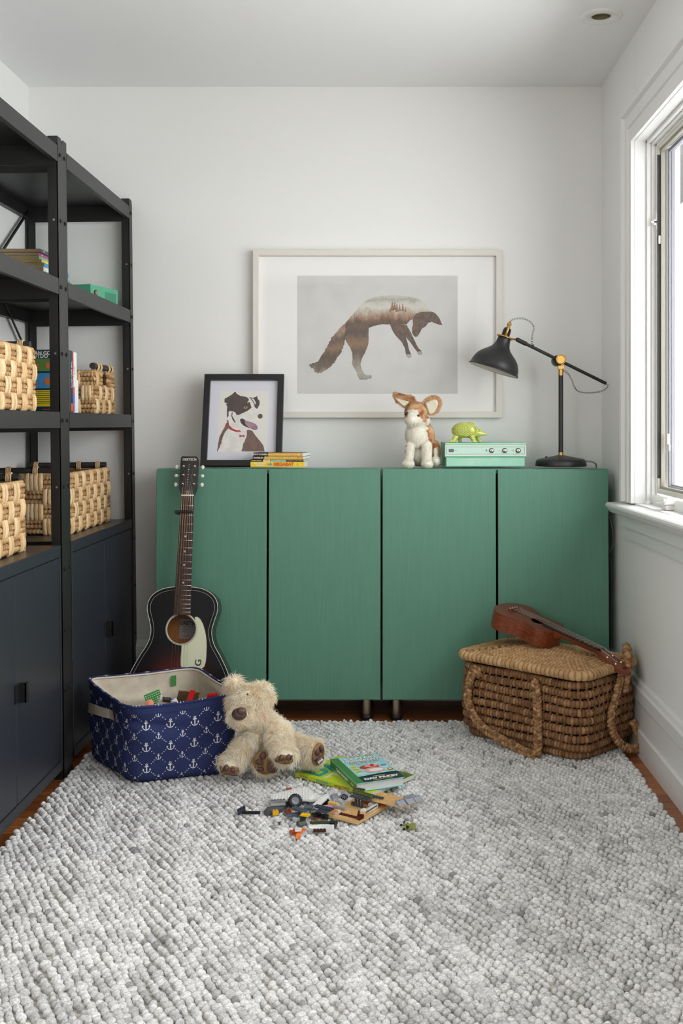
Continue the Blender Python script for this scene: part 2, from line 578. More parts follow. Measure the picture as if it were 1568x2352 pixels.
mb = MB(); mb.M = Mi
ya0, ya1 = WY0 - 0.12, WY1 + 0.12
def ap(mb, x, z0, z1, yA, yB):
    vs = [(RIGHT, yA, z0 + (YS1 - yA) * slope), (RIGHT - x, yA, z0 + (YS1 - yA) * slope), (RIGHT - x, yA, z1 + (YS1 - yA) * slope), (RIGHT, yA, z1 + (YS1 - yA) * slope),
          (RIGHT, yB, z0 + (YS1 - yB) * slope), (RIGHT - x, yB, z0 + (YS1 - yB) * slope), (RIGHT - x, yB, z1 + (YS1 - yB) * slope), (RIGHT, yB, z1 + (YS1 - yB) * slope)]
    mb.add(vs, [(0, 1, 2, 3), (7, 6, 5, 4), (1, 5, 6, 2), (0, 4, 5, 1), (3, 2, 6, 7)])
ap(mb, 0.022, WZ0 - 0.085, WZ0 - 0.042, ya0, ya1)
ap(mb, 0.012, WZ0 - 0.125, WZ0 - 0.085, ya0 + 0.02, ya1 - 0.03)
mb.build('apron', M_trim, win)
# inner sill step with crank handle and latches
mb = MB(); mb.M = Mi
mb.box(RIGHT + 0.045, RIGHT + 0.075, WY0, WY1 - 0.0, WZ0 - 0.004, WZ0 + 0.030)
mb.build('inner_sill', M_trim, win, bevel=0.006, seg=3)
M_crank = mat('white_plastic', (228, 226, 220), 0.3)
mb = MB(); mb.M = Mi
cy = 3.235
mb.box(RIGHT + 0.020, RIGHT + 0.050, cy - 0.022, cy + 0.020, WZ0 + 0.001, WZ0 + 0.018)
mb.add([(RIGHT + 0.012, cy - 0.03, WZ0 + 0.018), (RIGHT + 0.055, cy - 0.03, WZ0 + 0.018), (RIGHT + 0.055, cy + 0.03, WZ0 + 0.018), (RIGHT + 0.012, cy + 0.03, WZ0 + 0.018),
        (RIGHT + 0.024, cy - 0.02, WZ0 + 0.040), (RIGHT + 0.052, cy - 0.02, WZ0 + 0.040), (RIGHT + 0.052, cy + 0.016, WZ0 + 0.036), (RIGHT + 0.024, cy + 0.016, WZ0 + 0.036)],
       [(0, 3, 2, 1), (4, 5, 6, 7), (0, 1, 5, 4), (1, 2, 6, 5), (2, 3, 7, 6), (3, 0, 4, 7)])
mb.cyl((RIGHT + 0.02, cy - 0.02, WZ0 + 0.03), (RIGHT + 0.008, cy + 0.035, WZ0 + 0.024), 0.006)
mb.cyl((RIGHT + 0.030, 3.47, WZ0 + 0.0), (RIGHT + 0.030, 3.47, WZ0 + 0.012), 0.009, n=16)
mb.build('crank_handle', M_crank, win, bevel=0.004, seg=3)
mb = MB(); mb.M = Mi
zc = 1.713
mb.box(XS - 0.004, XS + 0.004, WY1 - 0.036, WY1 - 0.030, zc - 0.028, zc + 0.028)
mb.box(XS - 0.020, XS, WY1 - 0.036, WY1 - 0.031, zc - 0.006, zc + 0.002)
mb.box(XS - 0.012, XS, WY1 - 0.036, WY1 - 0.031, zc - 0.012, zc + 0.006)
mb.box(XS + 0.002, XS + 0.008, WY1 - 0.046, WY1 - 0.040, zc - 0.075, zc - 0.048)
mb.build('latch', M_crank, win, bevel=0.0015)
mb = MB(); mb.M = Mi
mb.box(XS + 0.022, XS + 0.032, WY1 - 0.075, WY1 - 0.062, 0.985, 1.02)
mb.box(XS + 0.024, XS + 0.030, WY1 - 0.09, WY1 - 0.06, 0.965, 0.985)
mb.build('screen_clip', M_crank, win, bevel=0.002)
# eave over the window outside
structure(MB().box(RIGHT + WT, 1.42, -0.6, 5.4, 2.12, 2.36).build('trim_1', mat('soffit', (120, 118, 116), 0.7)))

# recessed ceiling lamp
dl = empty('recessed_ceiling_light', (HX, HY, CEIL), label='round white recessed downlight in the ceiling near the window', cat='ceiling light')
mb = MB()
mb.lathe([(0.031, 0.002), (0.032, -0.004), (0.060, -0.006), (0.067, -0.003), (0.067, 0.0)], 48, capb=False, capt=False)
mb.build('trim_ring', M_trim, dl)
mb = MB()
mb.lathe([(0.031, 0.0), (0.029, 0.03), (0.028, 0.06), (0.0, 0.06)], 32, capb=False, capt=False)
mb.build('reflector', mat('brass_baffle', (150, 140, 105), 0.45, 0.3), dl)

# ---------------------------------------------------------------- green cabinets
M_green = mat('green_paint', (95, 143, 122), 0.42, col2=(90, 137, 117), nscale=12, stretch=(14, 14, 0.6), bump=0.00035, bscale=26, spec=0.4, contrast=(0.3, 0.7))
M_greenin = mat('green_paint_side', (78, 120, 102), 0.5)
M_steel = mat('brushed_steel', (190, 175, 160), 0.28, 1.0)
M_black = mat('black_plastic', (18, 18, 19), 0.45)
M_darkgap = mat('dark_interior', (26, 38, 33), 0.8)
def ivar(x0, x1, split, label):
    W = x1 - x0
    root = empty('storage_cabinet', (x0, 3.752, 0), (R(-1.6), 0, 0), label, 'cabinet', 'green two-door cabinets along the back wall')
    zb, zt, dp, th = 0.082, 0.894, 0.275, 0.018
    mb = MB()
    mb.box(0, th, 0.016, dp, zb, zt)
    mb.box(W - th, W, 0.016, dp, zb, zt)
    mb.box(th, W - th, 0.016, dp, zt - th, zt)
    mb.box(th, W - th, 0.016, dp, zb, zb + th)
    mb.box(th, W - th, dp - 0.006, dp, zb, zt, 1)
    mb.box(th, W - th, 0.03, dp - 0.006, 0.33, 0.345, 1)
    mb.box(th, W - th, 0.03, dp - 0.006, 0.60, 0.615, 1)
    mb.build('carcass', [M_green, M_darkgap], root, bevel=0.0015)
    for a, b in ((0.001, split - 0.0038), (split + 0.0038, W - 0.001)):
        mb = MB()
        mb.box(a, b, -0.002, 0.015, zb - 0.001, zt - 0.0035)
        mb.build('door', M_green, root, bevel=0.0022, seg=3)
    for lx in (0.05, W - 0.05):
        for ly in (0.045, dp - 0.05):
            mb = MB()
            mb.M = T(lx, ly, 0)
            hh = zb - 0.0 if ly < 0.1 else zb + 0.0
            # leg counters the lean so that it stands on the floor
            z0 = 0.0012 + (ly) * math.sin(R(1.6)) + 0.0
            mb.lathe([(0.020, z0), (0.023, z0 + 0.006), (0.023, z0 + 0.014), (0.018, z0 + 0.020)], 28, 1)
            mb.lathe([(0.0165, z0 + 0.019), (0.0165, zb)], 28, 0)
            mb.build('leg', [M_steel, M_black], root)
    return root
ivar(-0.819, -0.0245, 0.395, 'green two-door cabinet standing behind the acoustic guitar')
ivar(-0.0190, 0.7810, 0.405, 'green two-door cabinet standing behind the lidded wicker hamper')

# ---------------------------------------------------------------- black steel shelving
M_bsteel = mat('black_powder_steel', (34, 34, 33), 0.42, spec=0.5, bump=0.0002, nscale=500)
M_bpost = mat('black_post_steel', (31, 31, 30), 0.42, spec=0.5, bump=0.0002, nscale=500)
M_navy = mat('anthracite_door', (40, 43, 50), 0.42, spec=0.5, bump=0.0002, nscale=60)
M_cabtop = mat('cabinet_top_board', (62, 55, 48), 0.35)
M_screw = mat('screw_steel', (170, 170, 165), 0.3, 0.9)
LEAN = R(-0.63)
SHX = -0.955
def shelf_unit(y0, label):
    L, Dp, H = 0.875, 0.385, 1.904
    root = empty('shelving_unit', (SHX, y0, 0), (0, LEAN, 0), label, 'shelving unit', 'black metal shelving units on the left wall')
    t = 0.003
    levels = (1.875, 1.482, 1.087)
    for (xf, sx) in ((0.0, -1), (-Dp, 1)):
        for (ya, yb, yr) in ((0.0, 0.0440, 0.0440), (L - 0.0440, L, L - 0.0440)):
            mb = MB()
            # face plate with rounded top, seen from the aisle
            c = 0.012
            poly = [(ya, 0), (yb, 0), (yb, H - c * 1.6), (yb - c * 0.3, H - c * 0.5), (yb - c, H), (ya + c, H), (ya + c * 0.3, H - c * 0.5), (ya, H - c * 1.6)]
            vs = [(xf, p[0], p[1]) for p in poly] + [(xf + sx * t, p[0], p[1]) for p in poly]
            nn = len(poly)
            fc = [tuple(range(nn)), tuple(range(nn, 2 * nn))[::-1]] + [(i, nn + i, nn + (i + 1) % nn, (i + 1) % nn) for i in range(nn)]
            mb.add(vs, fc)
            yr2 = yr - t if yr < L / 2 else yr
            xa, xb = sorted((xf, xf + sx * 0.030))
            mb.box(xa, xb, yr2, yr2 + t, 0, H)
            po = mb.build('post', M_bpost, root)
            if sx < 0:
                ym = (ya + yb) / 2
                for z in (1.852, 1.655, 1.458, 1.26, 1.062, 0.865, 0.62, 0.44, 0.26):
                    mb = MB()
                    mb.cyl((0.0005, ym, z), (0.0025, ym, z), 0.0065, n=6, mi=1)
                    mb.cyl((0.0015, ym, z), (0.0035, ym, z), 0.0032, n=10, mi=1)
                    mb.build('bolt', [M_screw, M_blackgap], po)
                    if z > 0.7 and round(z * 1000) in (1655, 1260, 865):
                        yy = yr2 - 0.001 if yr > L / 2 else yr2 + t + 0.001
                        dyy = -0.003 if yr > L / 2 else 0.003
                        mb = MB()
                        mb.cyl((-0.012, yy, z + 0.0), (-0.012, yy + dyy, z), 0.0034, n=10, mi=0)
                        mb.build('bolt_end', [M_screw, M_blackgap], po)
    for z in levels:
        mb = MB()
        a, b = 0.0465, L - 0.0465
        mb.box(-Dp + 0.001, -0.001, a, b, z - 0.002, z)
        h = 0.047
        for (xa, xb) in ((-0.003, 0.0), (-Dp, -Dp + 0.003)):
            mb.box(xa, xb, a, b, z - h, z)
        mb.box(-0.014, -0.003, a, b, z - h, z - h + 0.002)
        mb.box(-Dp + 0.003, -Dp + 0.014, a, b, z - h, z - h + 0.002)
        for (ya, yb) in ((a, a + 0.003), (b - 0.003, b)):
            mb.box(-Dp + 0.003, -0.003, ya, yb, z - h - 0.012, z)
        mb.build('shelf', M_bsteel, root)
    for (z0, z1) in ((1.87, 1.29), (1.29, 1.87)):
        p0, p1 = Vector((-Dp + 0.004, 0.03, z0)), Vector((-Dp + 0.004, L - 0.03, z1))
        mb = MB()
        mb.tube([p0, p1], 0.008, 4, flat=0.3, up=(0, 0.4, 1))
        mb.build('cross_brace', M_bsteel, root)
    # base cabinet hung between the posts
    ca, cb = 0.056, L - 0.052
    cr = empty('metal_cabinet', (SHX, y0, 0), (0, LEAN, 0), label.replace('shelving unit', 'cabinet').replace('four-post open ', 'two-door base '), 'cabinet', 'dark metal base cabinets in the shelving')
    return root, cr, ca, cb
def metal_cab(cr, a, b):
    Dp = 0.37
    zb, zt = 0.034, 0.694
    mb = MB()
    mb.box(-Dp, -0.004, a, b, zt - 0.004, zt, 1)
    mb.box(-0.004, 0.0, a, b, zt - 0.034, zt, 0)
    mb.box(-Dp, -0.020, a, a + 0.004, zb, zt - 0.004)
    mb.box(-Dp, -0.020, b - 0.004, b, zb, zt - 0.004)
    mb.box(-Dp, -0.020, a, b, zb, zb + 0.004)
    mb.box(-Dp, -Dp + 0.004, a, b, zb, zt)
    mb.box(-0.020, 0.0, a, a + 0.010, zb, zt - 0.034)
    mb.box(-0.020, 0.0, b - 0.010, b, zb, zt - 0.034)
    mb.box(-0.020, 0.0, a, b, zb, zb + 0.030)
    mb.build('carcass', [M_navy, M_cabtop], cr, bevel=0.0015)
    mid = (a + b) / 2
    for k, (ya, yb) in enumerate(((a + 0.0105, mid - 0.0008), (mid + 0.0008, b - 0.0105))):
        mb = MB()
        mb.box(-0.018, -0.0025, ya, yb, zb + 0.031, zt - 0.0365)
        d = mb.build('door', M_navy, cr, bevel=0.0018)
        if k:
            mb = MB()
            z = 0.352
            mb.box(-0.0025, 0.002, mid - 0.012, mid + 0.022, z - 0.024, z + 0.024)
            mb.box(0.002, 0.020, mid + 0.014, mid + 0.020, z - 0.026, z + 0.026)
            mb.box(0.014, 0.020, mid + 0.014, mid + 0.030, z - 0.026, z + 0.026)
            for dz in (-0.012, 0.012):
                mb.cyl((0.002, mid + 0.002, z + dz), (0.004, mid + 0.002, z + dz), 0.0035, n=12)
            mb.build('handle', M_black, d, bevel=0.001)
_, cr, a, b = shelf_unit(3.196, 'four-post open black metal shelving unit in the far left corner')
metal_cab(cr, a, b)
_, cr, a, b = shelf_unit(2.321, 'four-post open black metal shelving unit cut off by the left picture edge')
metal_cab(cr, a, b)
def shz(level, X):
    return level + (X - SHX) * 0.011
# ---------------------------------------------------------------- rug of felted wool beads
def attr_mat(name, rough=0.8, nscale=300.0, lo=0.75, hi=1.1, stretch=(1, 1, 1), bump=0.0, sheen=0.0, attr='Col'):
    m = bpy.data.materials.new(name)
    m.use_nodes = True
    nt = m.node_tree
    b = nt.nodes['Principled BSDF']
    b.inputs['Roughness'].default_value = rough
    b.inputs['Specular IOR Level'].default_value = 0.15
    b.inputs['Sheen Weight'].default_value = sheen
    at_ = nt.nodes.new('ShaderNodeAttribute'); at_.attribute_name = attr
    tc = nt.nodes.new('ShaderNodeTexCoord')
    mp = nt.nodes.new('ShaderNodeMapping'); mp.inputs['Scale'].default_value = stretch
    nz = nt.nodes.new('ShaderNodeTexNoise'); nz.inputs['Scale'].default_value = nscale; nz.inputs['Detail'].default_value = 4; nz.inputs['Distortion'].default_value = 0.6
    nt.links.new(tc.outputs['Object'], mp.inputs[0]); nt.links.new(mp.outputs[0], nz.inputs['Vector'])
    mr = nt.nodes.new('ShaderNodeMapRange'); mr.inputs[1].default_value = 0.3; mr.inputs[2].default_value = 0.7
    mr.inputs[3].default_value = lo; mr.inputs[4].default_value = hi
    nt.links.new(nz.outputs['Fac'], mr.inputs[0])
    mx = nt.nodes.new('ShaderNodeMixRGB'); mx.blend_type = 'MULTIPLY'; mx.inputs[0].default_value = 1
    nt.links.new(at_.outputs['Color'], mx.inputs[1]); nt.links.new(mr.outputs[0], mx.inputs[2])
    nt.links.new(mx.outputs[0], b.inputs['Base Color'])
    if bump:
        bp = nt.nodes.new('ShaderNodeBump'); bp.inputs['Distance'].default_value = bump
        nt.links.new(nz.outputs['Fac'], bp.inputs['Height']); nt.links.new(bp.outputs[0], b.inputs['Normal'])
    return m

RX0, RX1, RY0, RY1 = -0.945, 0.750, 1.25, 3.725
rug = empty('area_rug', (0, 0, 0), label='large pale grey nubby wool rug covering most of the wooden floor', cat='rug')
MB().box(RX0 + 0.006, RX1 - 0.006, RY0 + 0.006, RY1 - 0.006, 0.0015, 0.007).build('backing', mat('rug_backing', (205, 200, 188), 0.9), rug)
def rug_pile():
    rng = np.random.default_rng(7)
    ang = math.radians(29)
    sx, sy = 0.0176, 0.0170
    e1 = np.array([math.cos(ang), math.sin(ang)])
    e2 = np.array([math.sin(ang), -math.cos(ang)])
    n1, n2 = 215, 280
    A, B_ = np.meshgrid(np.arange(-n1, n1), np.arange(-n2, n2))
    A = A.ravel().astype(float); B_ = B_.ravel().astype(float)
    B2 = B_ + 0.5 * (np.mod(A, 2)) + 0.35 * np.sin(A * 1.7)
    c = np.array([-0.1, 2.5])
    wob = 0.004 * np.sin(B2 * 0.11 + A * 0.5) + 0.003 * np.sin(B2 * 0.31 + A)
    P = c + np.outer(A * sx + wob, e1) + np.outer(B2 * sy, e2)
    P += rng.normal(0, 0.0012, P.shape)
    k = (P[:, 0] > RX0 + 0.004) & (P[:, 0] < RX1 - 0.004) & (P[:, 1] > RY0 + 0.004) & (P[:, 1] < RY1 - 0.004)
    P = P[k]
    N = len(P)
    nu, nv = 9, 6
    tv = [(0, 0, 1)]
    for i in range(1, nv):
        a = PI / 2 - PI * 0.72 * i / (nv - 1)
        for j in range(nu):
            b = 2 * PI * j / nu
            tv.append((math.cos(a) * math.cos(b), math.cos(a) * math.sin(b), math.sin(a)))
    tv = np.array(tv)
    tf = []
    for j in range(nu):
        tf.append((0, 1 + j, 1 + (j + 1) % nu, 1 + (j + 1) % nu))
    quads = []
    for i in range(nv - 2):
        for j in range(nu):
            a0, b0 = 1 + i * nu + j, 1 + i * nu + (j + 1) % nu
            quads.append((a0, a0 + nu, b0 + nu, b0))
    tris = [(0, 1 + j, 1 + (j + 1) % nu) for j in range(nu)]
    nvv = len(tv)
    r1 = rng.uniform(0.0080, 0.0103, N); r2 = rng.uniform(0.0077, 0.0097, N); rz = rng.uniform(0.0082, 0.0102, N)
    big = rng.random(N) < 0.05
    r1[big] *= 1.25; r2[big] *= 1.2; rz[big] *= 1.15
    th = math.pi / 2 + ang * -1 + rng.normal(0, 0.35, N)
    X = tv[None, :, 0] * r1[:, None]; Y = tv[None, :, 1] * r2[:, None]; Z = tv[None, :, 2] * rz[:, None]
    ct, st = np.cos(ang + rng.normal(0, .3, N))[:, None], np.sin(ang + rng.normal(0, .3, N))[:, None]
    V = np.empty((N, nvv, 3))
    tilt = rng.normal(0, 0.25, N)[:, None]
    Zs = Z + tilt * X * 0.6
    V[:, :, 0] = P[:, 0:1] + X * ct - Y * st
    V[:, :, 1] = P[:, 1:2] + X * st + Y * ct
    V[:, :, 2] = 0.0115 + rng.normal(0, 0.0008, N)[:, None] + Zs
    V[:, :, 2] = np.maximum(V[:, :, 2], 0.0025)
    V = V.reshape(-1, 3)
    loops = []
    lt = np.array(tris); lq = np.array(quads)
    base = (np.arange(N) * nvv)
    LT = (lt[None] + base[:, None, None]).reshape(-1, 3)
    LQ = (lq[None] + base[:, None, None]).reshape(-1, 4)
    me = bpy.data.meshes.new('pile')
    me.vertices.add(len(V)); me.vertices.foreach_set('co', V.ravel())
    nl = LT.size + LQ.size
    me.loops.add(nl)
    me.loops.foreach_set('vertex_index', np.concatenate([LT.ravel(), LQ.ravel()]))
    np_ = len(LT) + len(LQ)
    me.polygons.add(np_)
    starts = np.concatenate([np.arange(len(LT)) * 3, LT.size + np.arange(len(LQ)) * 4])
    me.polygons.foreach_set('loop_start', starts)
    me.polygons.foreach_set('use_smooth', np.ones(np_, dtype=bool))
    me.update(calc_edges=True)
    # wool colour: mostly off white, streaks of grey running along the strands
    f1 = np.array([noise.noise(Vector((p[0] * 5, p[1] * 5, 1.3))) for p in P])
    f2 = np.array([noise.noise(Vector(((p[0] * e1[0] + p[1] * e1[1]) * 60, (p[0] * e2[0] + p[1] * e2[1]) * 18, 7.7))) for p in P])
    g = 0.79 + 0.10 * f1 + 0.26 * f2 + rng.normal(0, 0.05, N)
    dk = rng.random(N) < 0.03
    g[dk] *= rng.uniform(0.45, 0.8, dk.sum())
    g = np.clip(g, 0.18, 0.92)
    col = np.ones((N, nvv, 4))
    col[:, :, 0] = (g * 1.0)[:, None]; col[:, :, 1] = (g * 0.995)[:, None]; col[:, :, 2] = (g * 0.985)[:, None]
    ca = me.color_attributes.new('Col', 'FLOAT_COLOR', 'POINT')
    ca.data.foreach_set('color', col.ravel())
    me.materials.append(attr_mat('grey_wool', 0.95, 210.0, 0.58, 1.14, (1, 1, 2.4), bump=0.0012))
    o = bpy.data.objects.new('pile', me)
    C.objects.link(o)
    o.parent = rug
    o['kind'] = 'stuff'
rug_pile()
RZT = 0.0195     # level on which things rest on the rug

# ---------------------------------------------------------------- woven water hyacinth baskets
M_straw = tone_mat('pale_straw', (176, 136, 92), (220, 186, 138), (240, 216, 176), 0.65, 0.0012, 260, (1, 1, 0.25))
M_straw2 = tone_mat('braided_straw', (146, 108, 70), (200, 162, 114), (230, 202, 158), 0.75, 0.0012, 300)
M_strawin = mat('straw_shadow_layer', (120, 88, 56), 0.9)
M_rod = mat('charcoal_wood_rod', (42, 42, 43), 0.6, col2=(60, 58, 55), nscale=120, bump=0.0005)
def weave_face(mb, o, u, nrm, Lf, z0, Hf, rows, pitch, seed, gap=None, wf=0.42):
    rnd = random.Random(seed)
    o, u, nrm = Vector(o), Vector(u), Vector(nrm)
    rh = Hf / rows
    for r in range(rows):
        zb = z0 + r * rh
        for q in range(3):
            z = zb + rh * (q + 0.5) / 3
            segs = [(0, Lf)]
            if gap and r == rows - 1:
                segs = [(0, gap[0]), (gap[1], Lf)]
            for (a, b) in segs:
                n = max(4, int((b - a) / 0.0035))
                ph = rnd.uniform(0, 6)
                path = [o + u * (a + (b - a) * k / n) + Vector((0, 0, z + rnd.uniform(-.0004, .0004))) + nrm * 0.0025 for k in range(n + 1)]
                mb.tube(path, rh / 5.6, 6, mi=1, up=(0, 0, 1), flat=0.85, mod=lambda L, A, ph=ph, q=q: 1 + 0.24 * math.sin(L * 2 * PI / 0.013 + (A if q % 2 else -A) * 2 + ph), tone=lambda L, ph=ph: 0.30 + 0.25 * math.sin(L * 2 * PI / 0.013 + ph) + 0.12 * math.sin(L * 61 + ph))  # tone dips with the twist, painting shade between the rope turns
        off = (r % 2) * 0.5
        k = 0
        while True:
            uc = (k + off + 0.22) * pitch + rnd.uniform(-.0015, .0015)
            k += 1
            if uc > Lf - 0.006: break
            if uc < 0.006: continue
            if gap and r == rows - 1 and gap[0] - 0.012 < uc < gap[1] + 0.012: continue
            wd = pitch * rnd.uniform(wf - 0.03, wf + 0.04)
            ns = 3 if wd < 0.045 else 4
            sk = rnd.uniform(-.002, .002)
            for s_ in range(ns):
                du = (s_ - (ns - 1) / 2) * wd / ns
                if not (0.0 < uc + du < Lf): continue
                path = []
                for q in range(9):
                    t = q / 8
                    bul = math.sin(PI * t) ** 0.45 * (rh * 0.15 + 0.002 + rnd.uniform(-.0006, .0006)) + 0.001
                    path.append(o + u * (uc + du + sk * (t - .5) + 0.0008 * math.sin(3 * t + s_)) + nrm * bul + Vector((0, 0, zb - rh * 0.10 + rh * 1.20 * t)))
                mb.tube(path, wd / ns * rnd.uniform(0.58, 0.70), 8, mi=0, up=tuple(nrm), flat=1.0, mod=lambda L, A: 0.40 if abs(math.cos(A)) > 0.9 else (0.62 if abs(math.cos(A)) > 0.6 else 1.0), tone=lambda L, q0=rnd.uniform(0.22, 0.68): q0)
def basket(Lx, Wy, H, rows, rods='ends', pitch=0.052, seed=1, label='', group=None, gapside=False):
    "length along local y, width along local x, origin at bottom centre"
    root = empty('woven_basket', (0, 0, 0), (0, 0, 0), label, 'basket', group)
    mb = MB()
    hy, hx = Lx / 2, Wy / 2
    t = 0.006
    i = 0.003
    gap = None
    if gapside:
        gap = (0.36 * Lx, 0.64 * Lx)
    # inner wall layer
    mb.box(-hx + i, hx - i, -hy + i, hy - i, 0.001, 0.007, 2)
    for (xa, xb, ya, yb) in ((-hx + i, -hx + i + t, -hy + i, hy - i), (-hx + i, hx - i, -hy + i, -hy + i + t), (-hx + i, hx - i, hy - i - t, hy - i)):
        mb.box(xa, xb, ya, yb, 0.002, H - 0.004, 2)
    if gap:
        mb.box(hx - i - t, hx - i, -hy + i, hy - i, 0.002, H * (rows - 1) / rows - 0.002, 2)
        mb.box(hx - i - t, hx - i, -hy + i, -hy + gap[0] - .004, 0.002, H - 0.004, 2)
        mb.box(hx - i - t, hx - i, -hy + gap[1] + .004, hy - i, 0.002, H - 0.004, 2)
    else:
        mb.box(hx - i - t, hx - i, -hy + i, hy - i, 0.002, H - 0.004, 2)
    weave_face(mb, (hx, -hy, 0), (0, 1, 0), (1, 0, 0), Lx, 0.002, H - 0.006, rows, pitch, seed, gap)
    weave_face(mb, (-hx, -hy, 0), (1, 0, 0), (0, -1, 0), Wy, 0.002, H - 0.006, rows, pitch * 1.25, seed + 1, None, 0.48)
    weave_face(mb, (hx, hy, 0), (-1, 0, 0), (0, 1, 0), Wy, 0.002, H - 0.006, rows, pitch * 1.25, seed + 2, None, 0.48)
    weave_face(mb, (-hx, hy, 0), (0, -1, 0), (-1, 0, 0), Lx, 0.002, H - 0.006, rows, pitch, seed + 3)
    # rim
    c = [(hx, -hy), (hx, hy), (-hx, hy), (-hx, -hy)]
    for k in range(4):
        a, b = Vector((*c[k], H - 0.003)), Vector((*c[(k + 1) % 4], H - 0.003))
        if gap and k == 0:
            for (g0, g1) in ((0, gap[0] / Lx), (gap[1] / Lx, 1)):
                n = 20
                mb.tube([a.lerp(b, g0 + (g1 - g0) * q / n) for q in range(n + 1)], 0.0052, 6, mi=1, mod=lambda L, A: 1 + .2 * math.sin(L * 480 + 2 * A))
            continue
        n = int((b - a).length / 0.004)
        mb.tube([a.lerp(b, q / n) for q in range(n + 1)], 0.0052, 6, mi=1, mod=lambda L, A: 1 + .2 * math.sin(L * 480 + 2 * A))
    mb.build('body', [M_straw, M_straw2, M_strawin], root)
    rr = 0.0105
    if rods == 'ends':
        sp_ = [((-hx + 0.006, s * (hy - 0.006), H + 0.010), (hx - 0.004, s * (hy - 0.006), H + 0.010), (1, 0, 0)) for s in (-1, 1)]
    else:
        sp_ = [((s * (hx - 0.004), -hy + 0.004, H + 0.018), (s * (hx - 0.004), hy - 0.004, H + 0.018), (0, 1, 0)) for s in (-1, 1)]
    for p0, p1, d in sp_:
        mb = MB()
        p0, p1 = Vector(p0), Vector(p1)
        mb.cyl(p0, p1, rr, n=18)
        h = mb.build('handle_rod', M_rod, root, bevel=0.0015)
        fr = (0.12, 0.36, 0.66, 0.90) if rods == 'ends' else (0.16, 0.3, 0.74, 0.9)
        for f in fr:
            cpt = p0.lerp(p1, f)
            mb = MB()
            for q in range(4):
                cc = cpt + Vector(d) * (q - 1.5) * 0.0042
                pth = []
                for a in range(14):
                    A = 2 * PI * a / 14
                    side = Vector(d).cross(Vector((0, 0, 1)))
                    pth.append(cc + side * math.cos(A) * (rr + 0.002) + Vector((0, 0, 1)) * (math.sin(A) * (rr + 0.0045) - 0.0025))
                mb.tube(pth, 0.0023, 5, closed=True)
            if rods != 'ends':
                mb.box(cpt.x - .005, cpt.x + .003, cpt.y - 0.009, cpt.y + 0.009, H - 0.02, H + 0.012)
            mb.build('binding', M_straw, h)
    return root
GB = 'woven baskets with black rod handles on the shelving'
def place(o, X, Y, level):
    o.location = (X, Y, shz(level, X) + 0.0015)
    o.rotation_euler = (0, LEAN, 0)
b1 = basket(0.495, 0.30, 0.196, 4, seed=3, pitch=0.090, label='large woven basket with black rods on the far base cabinet beside the rear post', group=GB)
place(b1, -1.182, 3.692, 0.695)
b2 = dup(b1, label='large woven basket on the nearer base cabinet, cut off by the left picture edge')
place(b2, -1.178, 2.758, 0.695)
b3 = basket(0.45, 0.27, 0.176, 4, seed=11, pitch=0.084, label='woven basket on the eye-level shelf, in front of the comic book', group=GB)
place(b3, -1.132, 2.776, 1.087)
b4 = basket(0.262, 0.19, 0.150, 3, rods='sides', seed=21, pitch=0.080, label='small woven basket with a cut-out handle at the far end of the eye-level shelf', group=GB, gapside=True)
place(b4, -1.122, 3.858, 1.087)

# ---------------------------------------------------------------- lidded wicker hamper
M_sea = tone_mat('seagrass_coil', (58, 36, 22), (146, 106, 72), (196, 156, 114), 0.75, 0.0012, 170)
M_sealid = tone_mat('seagrass_lid', (104, 74, 48), (186, 146, 102), (216, 180, 134), 0.7, 0.001, 150)
M_seashade = mat('seagrass_gap_shade', (60, 38, 22), 0.9)  # dark colour stands in for shade seen between the coils
HC = Vector((0.522, 3.512, 0))
hamper = empty('lidded_hamper', (HC.x, HC.y, RZT), (0, 0, R(-43)), 'brown coiled seagrass hamper with flat lid and braided straps in the right corner', 'basket')
def rrect(a, b, r, step=0.004):
    pts = []
    for (cx, cy, a0) in ((a - r, b - r, 0), (-a + r, b - r, 90), (-a + r, -b + r, 180), (a - r, -b + r, 270)):
        n = 10
        for k in range(n + 1):
            A = R(a0 + 90 * k / n)
            pts.append(Vector((cx + r * math.cos(A), cy + r * math.sin(A), 0)))
    # resample
    out = []
    N = len(pts)
    per = sum((pts[(i + 1) % N] - pts[i]).length for i in range(N))
    M_ = int(per / step)
    d = 0
    i = 0
    acc = 0
    for k in range(M_):
        tgt = per * k / M_
        while acc + (pts[(i + 1) % N] - pts[i]).length < tgt - 1e-9:
            acc += (pts[(i + 1) % N] - pts[i]).length
            i += 1
        l = (pts[(i + 1) % N] - pts[i % N]).length
        out.append(pts[i % N].lerp(pts[(i + 1) % N], (tgt - acc) / max(l, 1e-9)))
    return out, per
def wrap_mod(per, wl, amp=0.16, ph=0.0, skew=0.0):
    n = round(per / wl)
    return lambda L, A: (1 - amp) + amp * 1.2 * abs(math.sin(PI * n * L / per + ph + skew * math.sin(A))) ** 0.45
ha, hb = 0.232, 0.150
mb = MB()
ncoil = 9
rnd = random.Random(5)
